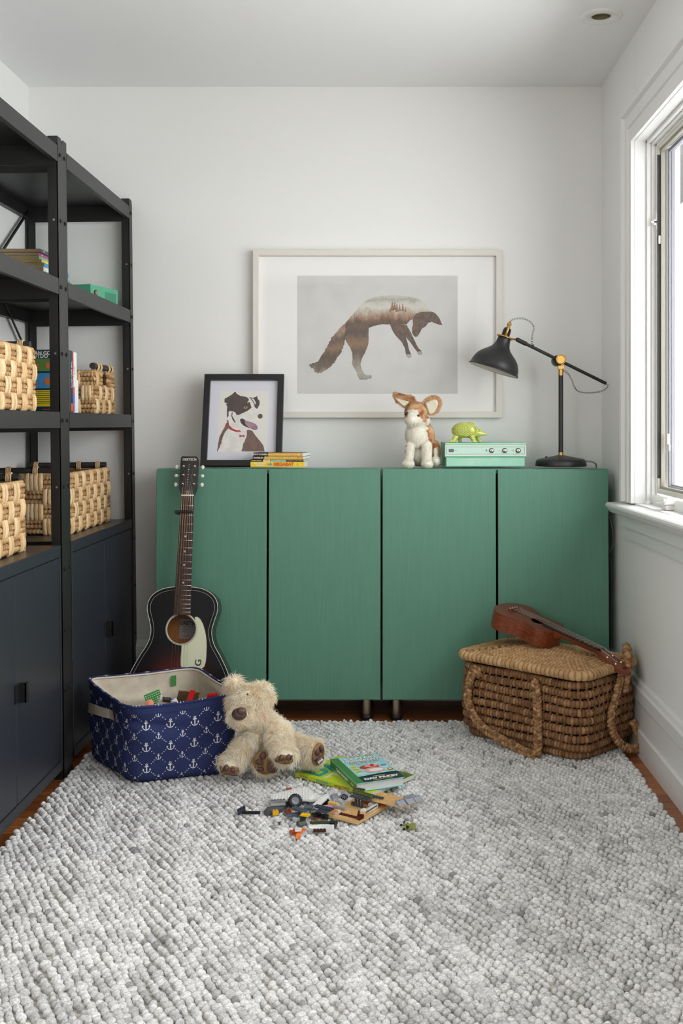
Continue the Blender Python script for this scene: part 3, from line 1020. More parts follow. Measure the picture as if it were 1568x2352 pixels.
for k in range(ncoil):
    z = 0.014 + k * 0.0272
    bulge = 0.010 * math.sin(PI * (k + 1) / (ncoil + 1)) - (0.010 if k == 0 else 0)
    pts, per = rrect(ha + bulge, hb + bulge, 0.055, 0.0020)
    ph = rnd.uniform(0, 3)
    pts = [p + Vector((0, 0, z + 0.0016 * math.sin(i * 0.045 + k * 1.3))) for i, p in enumerate(pts)]
    mb.tube(pts, 0.0122, 10, closed=True, mi=0, up=(0, 0, 1), flat=0.95, mod=wrap_mod(per, 0.0115, 0.17, ph, 0.3), tone=wrap_tone(per, 0.0115, ph, k, 0.30, 0.60))
    if k < ncoil - 1:
        pts2, per2 = rrect(ha + bulge + 0.002, hb + bulge + 0.002, 0.062, 0.025)
        for i, p in enumerate(pts2):
            t = (pts2[(i + 1) % len(pts2)] - p).normalized()
            q0 = p + Vector((0, 0, z + 0.004)); q1 = p + t * 0.006 + Vector((0, 0, z + 0.0232))
            mb.tube([q0, (q0 + q1) / 2 + t.cross(Vector((0, 0, 1))) * 0.004, q1], 0.0038, 5, mi=0, tone=lambda L: 0.3)
ins, _ = rrect(ha - 0.012, hb - 0.012, 0.05, 0.02)
mb.prism([(p.x, p.y) for p in ins], 0.003, 0.232, mi=1)  # added liner that blocks light, coloured dark as shade in the gaps
mb.build('body', [M_sea, M_seashade], hamper)
mb = MB()
LZ = 0.268
def dome(p): return 0.018 * max(0, 1 - (abs(p.x) / ha) ** 2.0) * max(0, 1 - (abs(p.y) / hb) ** 2.0)
pts, per = rrect(ha + 0.014, hb + 0.014, 0.048, 0.0022)
mb.tube([p + Vector((0, 0, LZ - 0.004)) for p in pts], 0.0150, 10, closed=True, up=(0, 0, 1), flat=0.95, mod=wrap_mod(per, 0.017, 0.16, 0, 0.2), tone=wrap_tone(per, 0.017, 0, 77, 0.45, 0.66))
k = 0
off = 0.000
while hb + 0.0 - off > 0.006:
    a_, b_ = ha + 0.002 - off, hb + 0.0 - off
    pts, per = rrect(a_, b_, max(0.004, min(0.05, b_ * 0.9)), 0.0028)
    mb.tube([p + Vector((0, 0, LZ + 0.003 + dome(p))) for p in pts], 0.0090, 7, closed=True, up=(0, 0, 1), flat=1.05, mod=wrap_mod(per, 0.013, 0.26, k, 0.7), tone=wrap_tone(per, 0.013, k, 40 + k, 0.40, 0.62))
    off += 0.0165
    k += 1
mb.prism([(p.x, p.y) for p in rrect(ha - 0.005, hb - 0.005, 0.05, 0.02)[0]], LZ - 0.012, LZ + 0.001)
mb.build('lid', M_sealid, hamper)
def braid(mb, path, wd, n=5, mi=0, up=None, period=0.036):
    "three strand flat braid along a path"
    path = [Vector(p) for p in path]
    L = [0]
    for i in range(1, len(path)):
        L.append(L[-1] + (path[i] - path[i - 1]).length)
    tot = L[-1]
    m = max(8, int(tot / 0.0028))
    def ev(s_):
        i = 0
        while i < len(L) - 2 and L[i + 1] < s_: i += 1
        f = (s_ - L[i]) / max(1e-9, L[i + 1] - L[i])
        return path[i].lerp(path[i + 1], f), (path[i + 1] - path[i]).normalized()
    for k in range(3):
        pts = []
        for q in range(m + 1):
            s_ = tot * q / m
            p, t = ev(s_)
            nrm = Vector(up) if up is not None else Vector((0, 0, 1))
            side = t.cross(nrm)
            if side.length < 1e-3: side = t.orthogonal()
            side.normalize()
            n2 = side.cross(t).normalized()
            a = 2 * PI * s_ / period + 2 * PI * k / 3
            pts.append(p + side * math.sin(a) * wd * 0.34 + n2 * math.sin(2 * a) * wd * 0.17)
        mb.tube(pts, wd * 0.235, 6, mi=mi, mod=lambda L_, A: 1 + 0.10 * math.sin(L_ * 900 + A * 2), tone=lambda L_, k=k: 0.38 + 0.12 * (k - 1) + 0.16 * math.sin(L_ * 420 + k))
# straps: (attach, attach, sag shape) in local hamper coordinates; front long side is -y
M_strap = tone_mat('seagrass_braid', (92, 64, 42), (172, 132, 92), (206, 168, 124), 0.75, 0.001, 220)
def strap(pts, wd, up):
    mb = MB()
    braid(mb, catmull(pts, 8), wd, up=up)
    mb.build('strap', M_strap, hamper)
HBY = -(hb + 0.024)
strap([(-0.150, HBY + 0.004, 0.205), (-0.151, HBY - 0.002, 0.228), (-0.160, HBY - 0.008, 0.225), (-0.180, HBY - 0.010, 0.17), (-0.178, HBY - 0.010, 0.11), (-0.130, HBY - 0.012, 0.055), (-0.06, HBY - 0.014, 0.030),
       (0.02, HBY - 0.020, 0.014), (0.078, HBY - 0.028, 0.008), (0.100, HBY - 0.022, 0.012), (0.094, HBY - 0.008, 0.05), (0.092, HBY - 0.006, 0.12), (0.088, HBY - 0.006, 0.19), (0.082, HBY - 0.004, 0.222), (0.076, HBY + 0.004, 0.230)], 0.028, (0, -1, 0.15))
HAX = ha + 0.026
strap([(HAX - 0.004, 0.050, 0.245), (HAX + 0.004, 0.030, 0.235), (HAX + 0.008, -0.010, 0.18), (HAX + 0.010, -0.040, 0.125), (HAX + 0.012, -0.030, 0.075), (HAX + 0.018, 0.010, 0.030), (HAX + 0.030, 0.055, 0.010), (HAX + 0.034, 0.090, 0.012),
       (HAX + 0.022, 0.104, 0.045), (HAX + 0.008, 0.092, 0.085)], 0.026, (1, 0, 0.1))
strap([(0.160, hb + 0.020, 0.215), (0.185, hb + 0.030, 0.262), (0.205, hb + 0.016, 0.296), (0.230, hb - 0.03, 0.306), (0.262, hb - 0.075, 0.286), (0.268, hb - 0.095, 0.235), (0.262, hb - 0.10, 0.19)], 0.032, (1, 0.6, 0.6))

# ---------------------------------------------------------------- navy fabric storage bin with printed anchors
M_navyf = mat('navy_canvas', (44, 52, 92), 0.85, col2=(50, 59, 102), nscale=8, bump=0.0006, bscale=500, spec=0.2)
M_print = mat('white_print', (226, 226, 230), 0.8)
M_linen = mat('natural_linen', (214, 204, 186), 0.9, col2=(200, 189, 169), nscale=30, bump=0.0008, bscale=400, spec=0.15)
M_tape = mat('taupe_webbing', (196, 186, 168), 0.85, bump=0.0006, nscale=500)
BF, BL, BK, BR_ = Vector((-0.735, 3.035, 0)), Vector((-0.938, 3.300, 0)), Vector((-0.614, 3.425, 0)), Vector((-0.428, 3.150, 0))
bc = (BF + BL + BK + BR_) / 4
binr = empty('fabric_storage_bin', (bc.x, bc.y, RZT), (0, 0, 0), 'navy fabric toy bin printed with white anchors, in front of the guitar', 'storage bin')
RIMZ = {0: 0.222, 1: 0.250, 2: 0.254, 3: 0.232}
def bin_path(off=0.0, n_c=8):
    "closed path of corners rounded, list of (pos, cornerfloat)"
    cs = [BF - bc, BR_ - bc, BK - bc, BL - bc]
    out = []
    r = 0.048
    for i in range(4):
        p, a, b = cs[i], cs[(i - 1) % 4], cs[(i + 1) % 4]
        da, db = (a - p).normalized(), (b - p).normalized()
        p0, p1 = p + da * r * 1.2, p + db * r * 1.2
        for k in range(n_c + 1):
            t = k / n_c
            q = p0 * (1 - t) ** 2 + p * 2 * t * (1 - t) + p1 * t * t
            out.append((q, i + (t - .5) * 0.2))
        nx = cs[(i + 1) % 4]
        q0 = p1
        q1 = nx + (p - nx).normalized() * r * 1.2
        for k in range(1, 14):
            t = k / 14
            out.append((q0.lerp(q1, t), i + 0.1 + 0.8 * t))
    return out
_bp = bin_path()
_bl = [0.0]
for i in range(1, len(_bp) + 1):
    _bl.append(_bl[-1] + (_bp[i % len(_bp)][0] - _bp[i - 1][0]).length)
BPER = _bl[-1]
def rim_h(c):
    hs = [0.222, 0.236, 0.252, 0.246]
    i = int(math.floor(c)) % 4
    f = c - math.floor(c)
    return hs[i] * (1 - f) + hs[(i + 1) % 4] * f - 0.004 * math.sin(PI * f)
def bin_surf(u, v, off=0.0):
    "u in metres round the bin, v 0..1 upwards -> point; soft dents included"
    u = u % BPER
    lo, hi = 0, len(_bp)
    while hi - lo > 1:
        m = (lo + hi) // 2
        if _bl[m] <= u: lo = m
        else: hi = m
    f = (u - _bl[lo]) / (_bl[lo + 1] - _bl[lo])
    p, c = _bp[lo]
    q, c2 = _bp[(lo + 1) % len(_bp)]
    if c2 < c: c2 += 4
    P = p.lerp(q, f); cc = c + (c2 - c) * f
    rad = P.normalized()
    tg = (q - p).normalized()
    nr = Vector((tg.y, -tg.x, 0))
    z = v * rim_h(cc)
    tap = -0.010 * max(0.0, 1 - v) ** 1.5 - (0.014 * (1 - v / 0.08) ** 2 if v < 0.08 else 0)
    w1 = 0.006 * math.sin(cc * PI * 1.0) * math.sin(v * PI) + 0.010 * noise.noise(Vector((P.x * 9, P.y * 9, v * 2.2))) * max(0.0, math.sin(v * PI)) ** 0.5
    fold = -0.010 * math.exp(-((v - 0.80 + 0.12 * math.sin(cc * 3)) / 0.06) ** 2) * (0.5 + 0.5 * math.sin(cc * 5.0 + 1))
    P = P + rad * tap + nr * (w1 + fold + off)
    return Vector((P.x, P.y, z + 0.001))
NU, NVV = 220, 40
mb = MB()
vs = [bin_surf(BPER * i / NU, j / NVV) for j in range(NVV + 1) for i in range(NU)]
fs = [(j * NU + i, j * NU + (i + 1) % NU, (j + 1) * NU + (i + 1) % NU, (j + 1) * NU + i) for j in range(NVV) for i in range(NU)]
mb.add(vs, fs, 0, True)
mb.add([bin_surf(BPER * i / NU, 0) for i in range(NU)], [tuple(range(NU))[::-1]], 0)
# print: anchors big and small on a diamond lattice joined by dots
def anchor_geo(s):
    fs2 = []
    def q(a): fs2.append(a)
    t = 0.055
    q([(-t, -0.38), (t, -0.38), (t, 0.28), (-t, 0.28)])
    q([(-0.2, 0.14), (0.2, 0.14), (0.2, 0.24), (-0.2, 0.24)])
    n = 10
    for k in range(n):
        a0, a1 = 2 * PI * k / n, 2 * PI * (k + 1) / n
        q([(0.06 * math.cos(a0), 0.38 + 0.06 * math.sin(a0)), (0.13 * math.cos(a0), 0.38 + 0.13 * math.sin(a0)), (0.13 * math.cos(a1), 0.38 + 0.13 * math.sin(a1)), (0.06 * math.cos(a1), 0.38 + 0.06 * math.sin(a1))])
    n = 12
    for k in range(n):
        a0, a1 = PI + PI * k / n, PI + PI * (k + 1) / n
        def th_(a): return 0.035 + 0.055 * abs(math.sin(a))
        q([((0.37 - 0) * math.cos(a) , -0.12 + 0.38 * math.sin(a)) for a in (a0, a1)] + [((0.37 - th_(a)) * math.cos(a), -0.12 + (0.38 - th_(a)) * math.sin(a)) for a in (a1, a0)])
    for sg in (-1, 1):
        q([(sg * 0.44, -0.22), (sg * 0.37, 0.02), (sg * 0.24, -0.14)])
    return [[(x * s, y * s) for x, y in p] for p in fs2]
def decal(u0, z0, polys, vscale=0.235):
    for p in polys:
        vs = [bin_surf(u0 + x, (z0 + y) / vscale, 0.0007) for x, y in p]
        if min((z0 + y) for x, y in p) < 0.006 or max((z0 + y) for x, y in p) > vscale * 0.992: continue
        mb.add(vs, [tuple(range(len(vs)))], 1)
def disc(r): return [[(r * math.cos(2 * PI * k / 8), r * math.sin(2 * PI * k / 8)) for k in range(8)]]
ncol = round(BPER / 0.070)
pu = BPER / ncol
pv = 0.066
for j in range(-1, 5):
    for i in range(ncol):
        u0, z0 = i * pu + 0.02, 0.045 + j * pv
        decal(u0, z0, anchor_geo(0.029))
        decal(u0 + pu / 2, z0 + pv / 2, anchor_geo(0.0195))
        for (sx, sy) in ((1, 1), (-1, 1), (1, -1), (-1, -1)):
            for f in ((0.40, 0.55, 0.70) if (i + j) % 2 else (0.44, 0.64)):
                decal(u0 + sx * pu / 2 * f, z0 + sy * pv / 2 * f, disc(0.0015))
mb.build('outer_fabric', [M_navyf, M_print], binr)
# rolled rim
mb = MB()
rimp = [bin_surf(BPER * i / NU, 1.0) + Vector((0, 0, -0.001)) for i in range(NU)]
mb.tube(rimp, 0.0042, 8, closed=True, up=(0, 0, 1), flat=1.0)
vs = []
for i in range(NU):
    p = bin_surf(BPER * i / NU, 1.0, 0.0018)
    p2 = bin_surf(BPER * i / NU, 0.90, 0.0018)
    vs += [p, p2]
mb.add(vs, [(2 * i, 2 * i + 1, 2 * ((i + 1) % NU) + 1, 2 * ((i + 1) % NU)) for i in range(NU)], 0, True)
for i in range(40):
    u0 = i * BPER / 40
    c0 = bin_surf(u0, 1.0); 
    if i % 2 == 0:
        for sgn in (1,):
            pts = []
            tg = (bin_surf(u0 + 0.004, 1.0) - c0).normalized()
            nr = Vector((tg.y, -tg.x, 0))
            def onrim(x, a): return c0 + tg * x + Vector((0, 0, -0.001)) + (Vector((0, 0, 1)) * math.cos(a) + nr * math.sin(a)) * 0.0047
            for (xa, xb, a0, a1) in ((-0.001, 0.001, -0.9, 1.2), (-0.006, -0.001, -0.5, -0.1), (0.001, 0.006, -0.5, -0.1), (-0.010, -0.007, 0.1, 0.7), (0.007, 0.010, 0.1, 0.7)):
                vs = []
                for k in range(4):
                    a = a0 + (a1 - a0) * k / 3
                    vs += [onrim(xa, a), onrim(xb, a)]
                mb.add(vs, [(2 * k, 2 * k + 1, 2 * k + 3, 2 * k + 2) for k in range(3)], 1)
mb.build('rim', [M_navyf, M_print], binr)
# lining
mb = MB()
vs = [bin_surf(BPER * i / NU, 1.0 - (1 - 0.10) * j / 24, -0.006 - 0.004 * math.sin(PI * j / 24)) for j in range(25) for i in range(NU)]
fs = [(j * NU + i, (j + 1) * NU + i, (j + 1) * NU + (i + 1) % NU, j * NU + (i + 1) % NU) for j in range(24) for i in range(NU)]
mb.add(vs, fs, 0, True)
mb.add([bin_surf(BPER * i / NU, 0.10, -0.006) for i in range(NU)], [tuple(range(NU))], 0)
mb.tube([bin_surf(BPER * i / NU, 0.985, -0.006) for i in range(NU)], 0.003, 6, closed=True)
mb.build('lining', M_linen, binr)
# green care tag
uk = BPER * 0.585
mb = MB()
pts = [bin_surf(uk + du, v, -0.013) for v in (0.93, 0.80) for du in (-0.008, 0.008)]
mb.add(pts, [(0, 1, 3, 2)])
pts2 = [bin_surf(uk + du, v, -0.0145) for v in (0.93, 0.80) for du in (-0.008, 0.008)]
mb.add(pts2, [(2, 3, 1, 0)])
mb.build('care_tag', mat('green_tag', (52, 130, 60), 0.6), binr)
# handles on the two end faces
for (f0, f1, nm) in ((0.795, 0.945, 'handle'), (0.29, 0.43, 'handle')):
    mb = MB()
    n = 24
    outer, inner = [], []
    for k in range(n + 1):
        t = k / n
        off = 0.004 + 0.016 * math.sin(PI * min(1, max(0, (t - 0.12) / 0.76))) ** 0.7
        u0 = BPER * (f0 + (f1 - f0) * t)
        vtop = 0.70 + 0.12 * t + 0.04 * math.sin(PI * t)
        for (vv, oo) in ((vtop, off), (vtop - 0.125, off), (vtop - 0.125, off - 0.002), (vtop, off - 0.002)):
            outer.append(bin_surf(u0, vv, oo))
    fs = []
    for k in range(n):
        for q_ in range(4):
            fs.append((k * 4 + q_, k * 4 + (q_ + 1) % 4, (k + 1) * 4 + (q_ + 1) % 4, (k + 1) * 4 + q_))
    mb.add(outer, fs, 0, False)
    mb.build(nm, M_tape, binr)
# ---------------------------------------------------------------- acoustic guitar leaning on the cabinet
M_gblack = mat('gloss_black_lacquer', (12, 12, 15), 0.28, coat=0.2)
M_cream = mat('cream_binding', (226, 220, 196), 0.4)
M_rosew = mat('rosewood', (72, 48, 42), 0.5, col2=(44, 28, 26), nscale=30, stretch=(3, 3, 0.12), bump=0.0002)
M_nick = mat('nickel', (215, 205, 190), 0.25, 1.0)
M_bronze = mat('bronze_strings', (196, 160, 120), 0.35, 0.8)
M_ivory = mat('ivory_button', (232, 224, 205), 0.3)
M_dot = mat('pearl_dot', (200, 198, 194), 0.3)
def burst_mat():
    m = bpy.data.materials.new('sunburst_top'); m.use_nodes = True
    nt = m.node_tree; b = nt.nodes['Principled BSDF']
    b.inputs['Roughness'].default_value = 0.4; b.inputs['Specular IOR Level'].default_value = 0.3
    tc = nt.nodes.new('ShaderNodeTexCoord'); mp = nt.nodes.new('ShaderNodeMapping')
    mp.inputs['Location'].default_value = (0, 0, -0.135); 
    mp.inputs['Scale'].default_value = (1.0, 1.0, 0.82)
    mp.vector_type = 'POINT'
    ln = nt.nodes.new('ShaderNodeVectorMath'); ln.operation = 'LENGTH'
    sub_ = nt.nodes.new('ShaderNodeVectorMath'); sub_.operation = 'SUBTRACT'; sub_.inputs[1].default_value = (0.0, 0.0, 0.155)
    nt.links.new(tc.outputs['Object'], sub_.inputs[0])
    nt.links.new(sub_.outputs[0], ln.inputs[0])
    rp = nt.nodes.new('ShaderNodeValToRGB')
    e = rp.color_ramp.elements
    e[0].position = 0.02; e[0].color = lin((150, 66, 40))
    e[1].position = 0.150; e[1].color = lin((13, 13, 17))
    x = e.new(0.070); x.color = lin((92, 28, 24))
    x = e.new(0.112); x.color = lin((40, 18, 20))
    nt.links.new(ln.outputs['Value'], rp.inputs[0]); nt.links.new(rp.outputs[0], b.inputs['Base Color'])
    return m
LEANG = 11.0
guitar = empty('acoustic_guitar', (-0.703, 3.550, RZT), (R(-LEANG), R(0.7), 0), 'small black sunburst acoustic guitar leaning upright against the green cabinet', 'guitar')
gh = [(0.0, 0.0), (0.003, 0.05), (0.016, 0.105), (0.05, 0.152), (0.10, 0.177), (0.15, 0.177), (0.20, 0.163), (0.25, 0.138), (0.29, 0.114), (0.32, 0.1045), (0.345, 0.1035), (0.375, 0.111), (0.405, 0.119), (0.432, 0.1175), (0.456, 0.104), (0.474, 0.078), (0.483, 0.045), (0.486, 0.0)]
gp = catmull([(h, z, 0) for z, h in gh], 6)
GO = [(p.x, p.y) for p in gp] + [(-p.x, p.y) for p in gp[-2:0:-1]]
HOLE = (0.0, 0.343)
HR = 0.0485
def offset_poly(poly, d):
    out = []
    n = len(poly)
    for i in range(n):
        a, b = Vector((*poly[(i - 1) % n], 0)), Vector((*poly[(i + 1) % n], 0))
        t = (b - a).normalized()
        out.append((poly[i][0] - t.y * d, poly[i][1] + t.x * d))
    return out
def ring_face(mb, outer, hole, hr, y, mi=0, M=None):
    vs = []
    n = len(outer)
    for p in outer:
        a = math.atan2(p[1] - hole[1], p[0] - hole[0])
        vs.append((p[0], y, p[1]))
        vs.append((hole[0] + hr * math.cos(a), y, hole[1] + hr * math.sin(a)))
    mb.add(vs, [(2 * i, 2 * ((i + 1) % n), 2 * ((i + 1) % n) + 1, 2 * i + 1) for i in range(n)], mi, False, M)
DG = 0.092
mb = MB()
ring_face(mb, GO, HOLE, HR, 0.0, 0)
n = len(GO)
vs = [(p[0], 0.0, p[1]) for p in GO] + [(p[0], DG, p[1]) for p in GO]
mb.add(vs, [(i, n + i, n + (i + 1) % n, (i + 1) % n) for i in range(n)], 1, True)
mb.add([(p[0], DG, p[1]) for p in GO], [tuple(range(n))], 1)
gi = offset_poly(GO, 0.003)
mb.add([(p[0], 0.004, p[1]) for p in gi] + [(p[0], DG - 0.004, p[1]) for p in gi], [(i, n + i, n + (i + 1) % n, (i + 1) % n) for i in range(n)], 2, True)
mb.add([(p[0], DG - 0.004, p[1]) for p in gi], [tuple(range(n))], 2)
mb.build('body', [burst_mat(), M_gblack, mat('amber_wood_inside', (176, 108, 48), 0.6)], guitar)
mb = MB()
mb.tube([(p[0], 0.0005, p[1]) for p in GO], 0.0011, 6, closed=True, up=(0, 1, 0))
mb.tube([(p[0], -0.0001, p[1]) for p in offset_poly(GO, 0.0105)], 0.00045, 4, closed=True, up=(0, 1, 0), mi=1)
mb.build('binding', [M_cream, mat('white_purfling', (205, 205, 205), 0.4)], guitar)
mb = MB()
c = 64
vs, fs = [], []
for k in range(c):
    a = 2 * PI * k / c
    for (r_, y_) in ((HR - 0.0005, 0.001), (HR - 0.0005, -0.0012), (HR + 0.0055, -0.0012), (HR + 0.0060, 0.0)):
        vs.append((HOLE[0] + r_ * math.cos(a), y_, HOLE[1] + r_ * math.sin(a)))
for k in range(c):
    for q_ in range(3):
        fs.append((k * 4 + q_, ((k + 1) % c) * 4 + q_, ((k + 1) % c) * 4 + q_ + 1, k * 4 + q_ + 1))
mb.add(vs, fs, 0, True)
mb.build('soundhole_ring', mat('greige_rosette', (186, 186, 172), 0.4), guitar)
# paper label seen through the hole
mb = MB()
mb.box(-0.022, 0.046, DG - 0.0055, DG - 0.0045, HOLE[1] - 0.032, HOLE[1] + 0.034, 0)
yl = DG - 0.0058
def ft(mb, txt, size, x, z, y, mi, bold=0.0, sx=1.0, rot=0.0, align='CENTER'):
    mb.text(txt, size, T(x, y, z) @ RX(90) @ RZ(rot), mi, bold, align, sx)
ft(mb, 'GRETSCH', 0.017, 0.013, HOLE[1] + 0.020, yl, 1, 0.0004, 0.95)
ft(mb, 'ROOTS COLLECTION', 0.0055, 0.013, HOLE[1] + 0.0085, yl, 1, 0.0, 1.0)
for zz in (-0.002, -0.010, -0.020, -0.024):
    mb.box(-0.016, 0.040, yl, yl + 0.0002, HOLE[1] + zz, HOLE[1] + zz + 0.0006, 1)
ft(mb, 'Model No.', 0.0045, -0.016, HOLE[1] + 0.001, yl, 1, 0, 1, 0, 'LEFT')
ft(mb, 'Serial No.', 0.0045, -0.016, HOLE[1] - 0.007, yl, 1, 0, 1, 0, 'LEFT')
mb.build('label', [mat('label_paper', (170, 165, 165), 0.7), mat('label_ink', (40, 38, 40), 0.7)], guitar)
# pickguard with the letter mark
pgc = [(612, 1668), (640, 1667), (668, 1690), (695, 1735), (718, 1800), (733, 1870), (739, 1940), (739, 2040), (736, 2085), (725, 2125), (702, 2142), (675, 2150), (600, 2152), (545, 2150), (512, 2140), (497, 2110), (494, 2060), (496, 1990), (499, 1926)]
def g2(cx, cy): return ((cx - 488) / 2843.0, HOLE[1] - (cy - 1783) / 2790.0)
pg = [g2(*p) for p in pgc]
pg = [(x, z) for x, z in pg]
# edge that follows the ring
a0 = math.atan2(pg[-1][1] - HOLE[1], pg[-1][0]); a1 = math.atan2(pg[0][1] - HOLE[1], pg[0][0])
for k in range(1, 12):
    a = a0 + (a1 - a0) * k / 12
    pg.append((HOLE[0] + (HR + 0.0062) * math.cos(a), HOLE[1] + (HR + 0.0062) * math.sin(a)))
mb = MB()
mb.prism([(p[0], p[1]) for p in pg], 0.0002, 0.0018, 0, FACE)
gx, gz = g2(668, 2090)
ft(mb, 'G', 0.030, gx, gz, -0.0020, 1, 0.0007, 1.05, 90)
mb.build('pickguard', [mat('pale_pickguard', (222, 224, 190), 0.35), M_gblack], guitar)
# neck
def wz(z): return 0.0288 - (z - 0.39) / (0.797 - 0.39) * 0.0072
mb = MB()
zs = [0.470, 0.50, 0.6, 0.7, 0.797]
vs = []
for z in zs:
    w_ = wz(z) - 0.0006
    for k in range(9):
        a = PI * k / 8
        vs.append((-w_ * math.cos(a), 0.002 + 0.020 * math.sin(a) * (1.6 if z < 0.49 else 1.0), z))
fs = []
for i in range(len(zs) - 1):
    for k in range(8):
        fs.append((i * 9 + k, (i + 1) * 9 + k, (i + 1) * 9 + k + 1, i * 9 + k + 1))
mb.add(vs, fs, 0, True)
mb.build('neck', M_gblack, guitar)
mb = MB()
mb.add([(-wz(.39), -0.0055, .39), (wz(.39), -0.0055, .39), (wz(.797), -0.0055, .797), (-wz(.797), -0.0055, .797), (-wz(.39), 0.002, .39), (wz(.39), 0.002, .39), (wz(.797), 0.002, .797), (-wz(.797), 0.002, .797)],
       [(0, 1, 2, 3), (0, 4, 5, 1), (1, 5, 6, 2), (2, 6, 7, 3), (3, 7, 4, 0), (7, 6, 5, 4)])
fb = mb.build('fretboard', M_rosew, guitar)
NUT = 0.797
SC = 0.614
for k in range(1, 19):
    z = NUT - SC * (1 - 2 ** (-k / 12))
    if z < 0.394: break
    mb = MB()
    mb.tube([(-wz(z), -0.0057, z), (wz(z), -0.0057, z)], 0.0008, 6)
    mb.ell((wz(z), -0.0057, z), 0.0012, 8, 6)
    mb.build('fret', M_nick, fb)
def fz(k): return NUT - SC * (1 - 2 ** (-k / 12))
for k in (5, 7, 9, 12):
    z = (fz(k) + fz(k - 1)) / 2
    mb = MB()
    mb.cyl((0, -0.0056, z), (0, -0.0060, z), 0.0034, n=24)
    mb.build('position_dot', M_dot, fb)
mb = MB(); mb.box(-wz(.8), wz(.8), -0.0085, 0.002, NUT - 0.001, NUT + 0.004)
mb.build('nut', mat('bone_nut', (235, 228, 200), 0.4), guitar, bevel=0.0006)
# headstock
hp = [(-0.0222, .798), (-0.0255, .808), (-0.0290, .818), (-0.0318, .828), (-0.0320, .840), (-0.0313, .88), (-0.0308, .905), (-0.0304, .926), (-0.0290, .933), (-0.0245, .9365), (0.0245, .9365), (0.0290, .933), (0.0308, .926), (0.0310, .905), (0.0314, .88), (0.0320, .840), (0.0318, .828), (0.0290, .818), (0.0255, .808), (0.0222, .798)]
mb = MB()
mb.prism(hp, -0.0015, 0.0135, 0, FACE @ T(0, 0, 0) @ S(1, 1, -1))
hd = mb.build('headstock', M_gblack, guitar, bevel=0.001)
hd['label'] = 'black headstock with cream lettering'
mb = MB()
yh = -0.0020
ft(mb, 'GRETSCH', 0.0115, 0.0, 0.9245, yh, 0, 0.0002, 0.98)
mb.box(-0.015, 0.0225, yh - 0.0001, yh + 0.0001, 0.9283, 0.9288)
for i, ch in enumerate('JIM*DANDY'):
    ft(mb, ch, 0.0055, 0.0 - 0.0004 * i, 0.9075 - i * 0.0090, yh, 0, 0.0001)
ft(mb, 'THE', 0.0035, -0.001, 0.8160, yh, 0)
ft(mb, 'GRETSCH', 0.0035, -0.001, 0.8112, yh, 0, 0.0001)
ft(mb, 'MFG', 0.0035, -0.001, 0.8064, yh, 0)
mb.build('lettering', M_cream, hd)
pegs = []
for i, z in enumerate((0.9010, 0.8700, 0.8390)):
    for sg in (-1, 1):
        xp = sg * (0.0190 - (0.0 if sg < 0 else -0.0005))
        mb = MB()
        mb.lathe([(0.0050, 0), (0.0050, 0.0015), (0.0042, 0.003), (0.0022, 0.004), (0.0020, 0.009), (0.0026, 0.0095), (0.0024, 0.0115), (0, 0.0115)], 16, M=T(xp, -0.0015, z) @ RX(90))
        tn = mb.build('tuning_post', M_nick, guitar)
        mb = MB()
        mb.cyl((sg * 0.030, 0.010, z - 0.001), (sg * 0.040, 0.010, z - 0.001), 0.0012, n=10)
        mb.box(sg * 0.010 - 0.008, sg * 0.010 + 0.008, 0.0135, 0.019, z - 0.006, z + 0.006)
        mb.build('shaft', M_nick, tn)
        mb = MB()
        mb.ell((sg * 0.0455, 0.010, z - 0.001), (0.0062, 0.0028, 0.0074) if i != 1 else (0.0064, 0.0044, 0.0060), 18, 10)
        mb.build('button', M_ivory, tn)
        pegs.append((xp, z))
BRZ = 0.176
mb = MB()
mb.prism([(-0.07, BRZ - 0.012), (0.07, BRZ - 0.012), (0.072, BRZ), (0.05, BRZ + 0.012), (-0.05, BRZ + 0.012), (-0.072, BRZ)], 0, 0.008, 0, FACE)
mb.box(-0.035, 0.035, -0.0105, -0.008, BRZ + 0.004, BRZ + 0.007, 1)
mb.build('bridge', [M_rosew, M_cream], guitar, bevel=0.001)
tg_map = [(-1, 2), (-1, 1), (-1, 0), (1, 0), (1, 1), (1, 2)]
for i in range(6):
    xn = -0.0180 + 0.0072 * i
    xb = -0.0265 + 0.0106 * i
    sg, lev = tg_map[i]
    pz = (0.9010, 0.8700, 0.8390)[lev]
    mb = MB()
    mb.tube([(xb, -0.0105, BRZ), (xn, -0.0090, NUT + 0.002), (sg * 0.0168, -0.0060, pz)], 0.00062 - 0.00006 * i, 6)
    mb.build('string', M_bronze if i < 4 else M_nick, guitar)
capo = empty('guitar_capo', guitar.location, guitar.rotation_euler, 'black capo clamped across the neck of the acoustic guitar', 'capo')
mb = MB()
zc = 0.7405
mb.box(-0.034, 0.0235, -0.0165, -0.0092, zc - 0.0045, zc + 0.0055, 0, RY(-3.0) if False else None)
mb.box(-0.040, -0.029, -0.0165, 0.020, zc - 0.006, zc + 0.005)
mb.box(-0.030, 0.015, 0.0245, 0.0315, zc - 0.0055, zc + 0.0055)
mb.box(-0.036, -0.026, 0.014, 0.030, zc - 0.0065, zc + 0.004)
mb.build('clamp', M_black, capo, bevel=0.002, seg=3)
mb = MB()
mb.box(-0.030, 0.0215, -0.0092, -0.0088 + 0.0, zc - 0.003, zc + 0.004)
mb.build('rubber_pad', M_blackgap, capo)

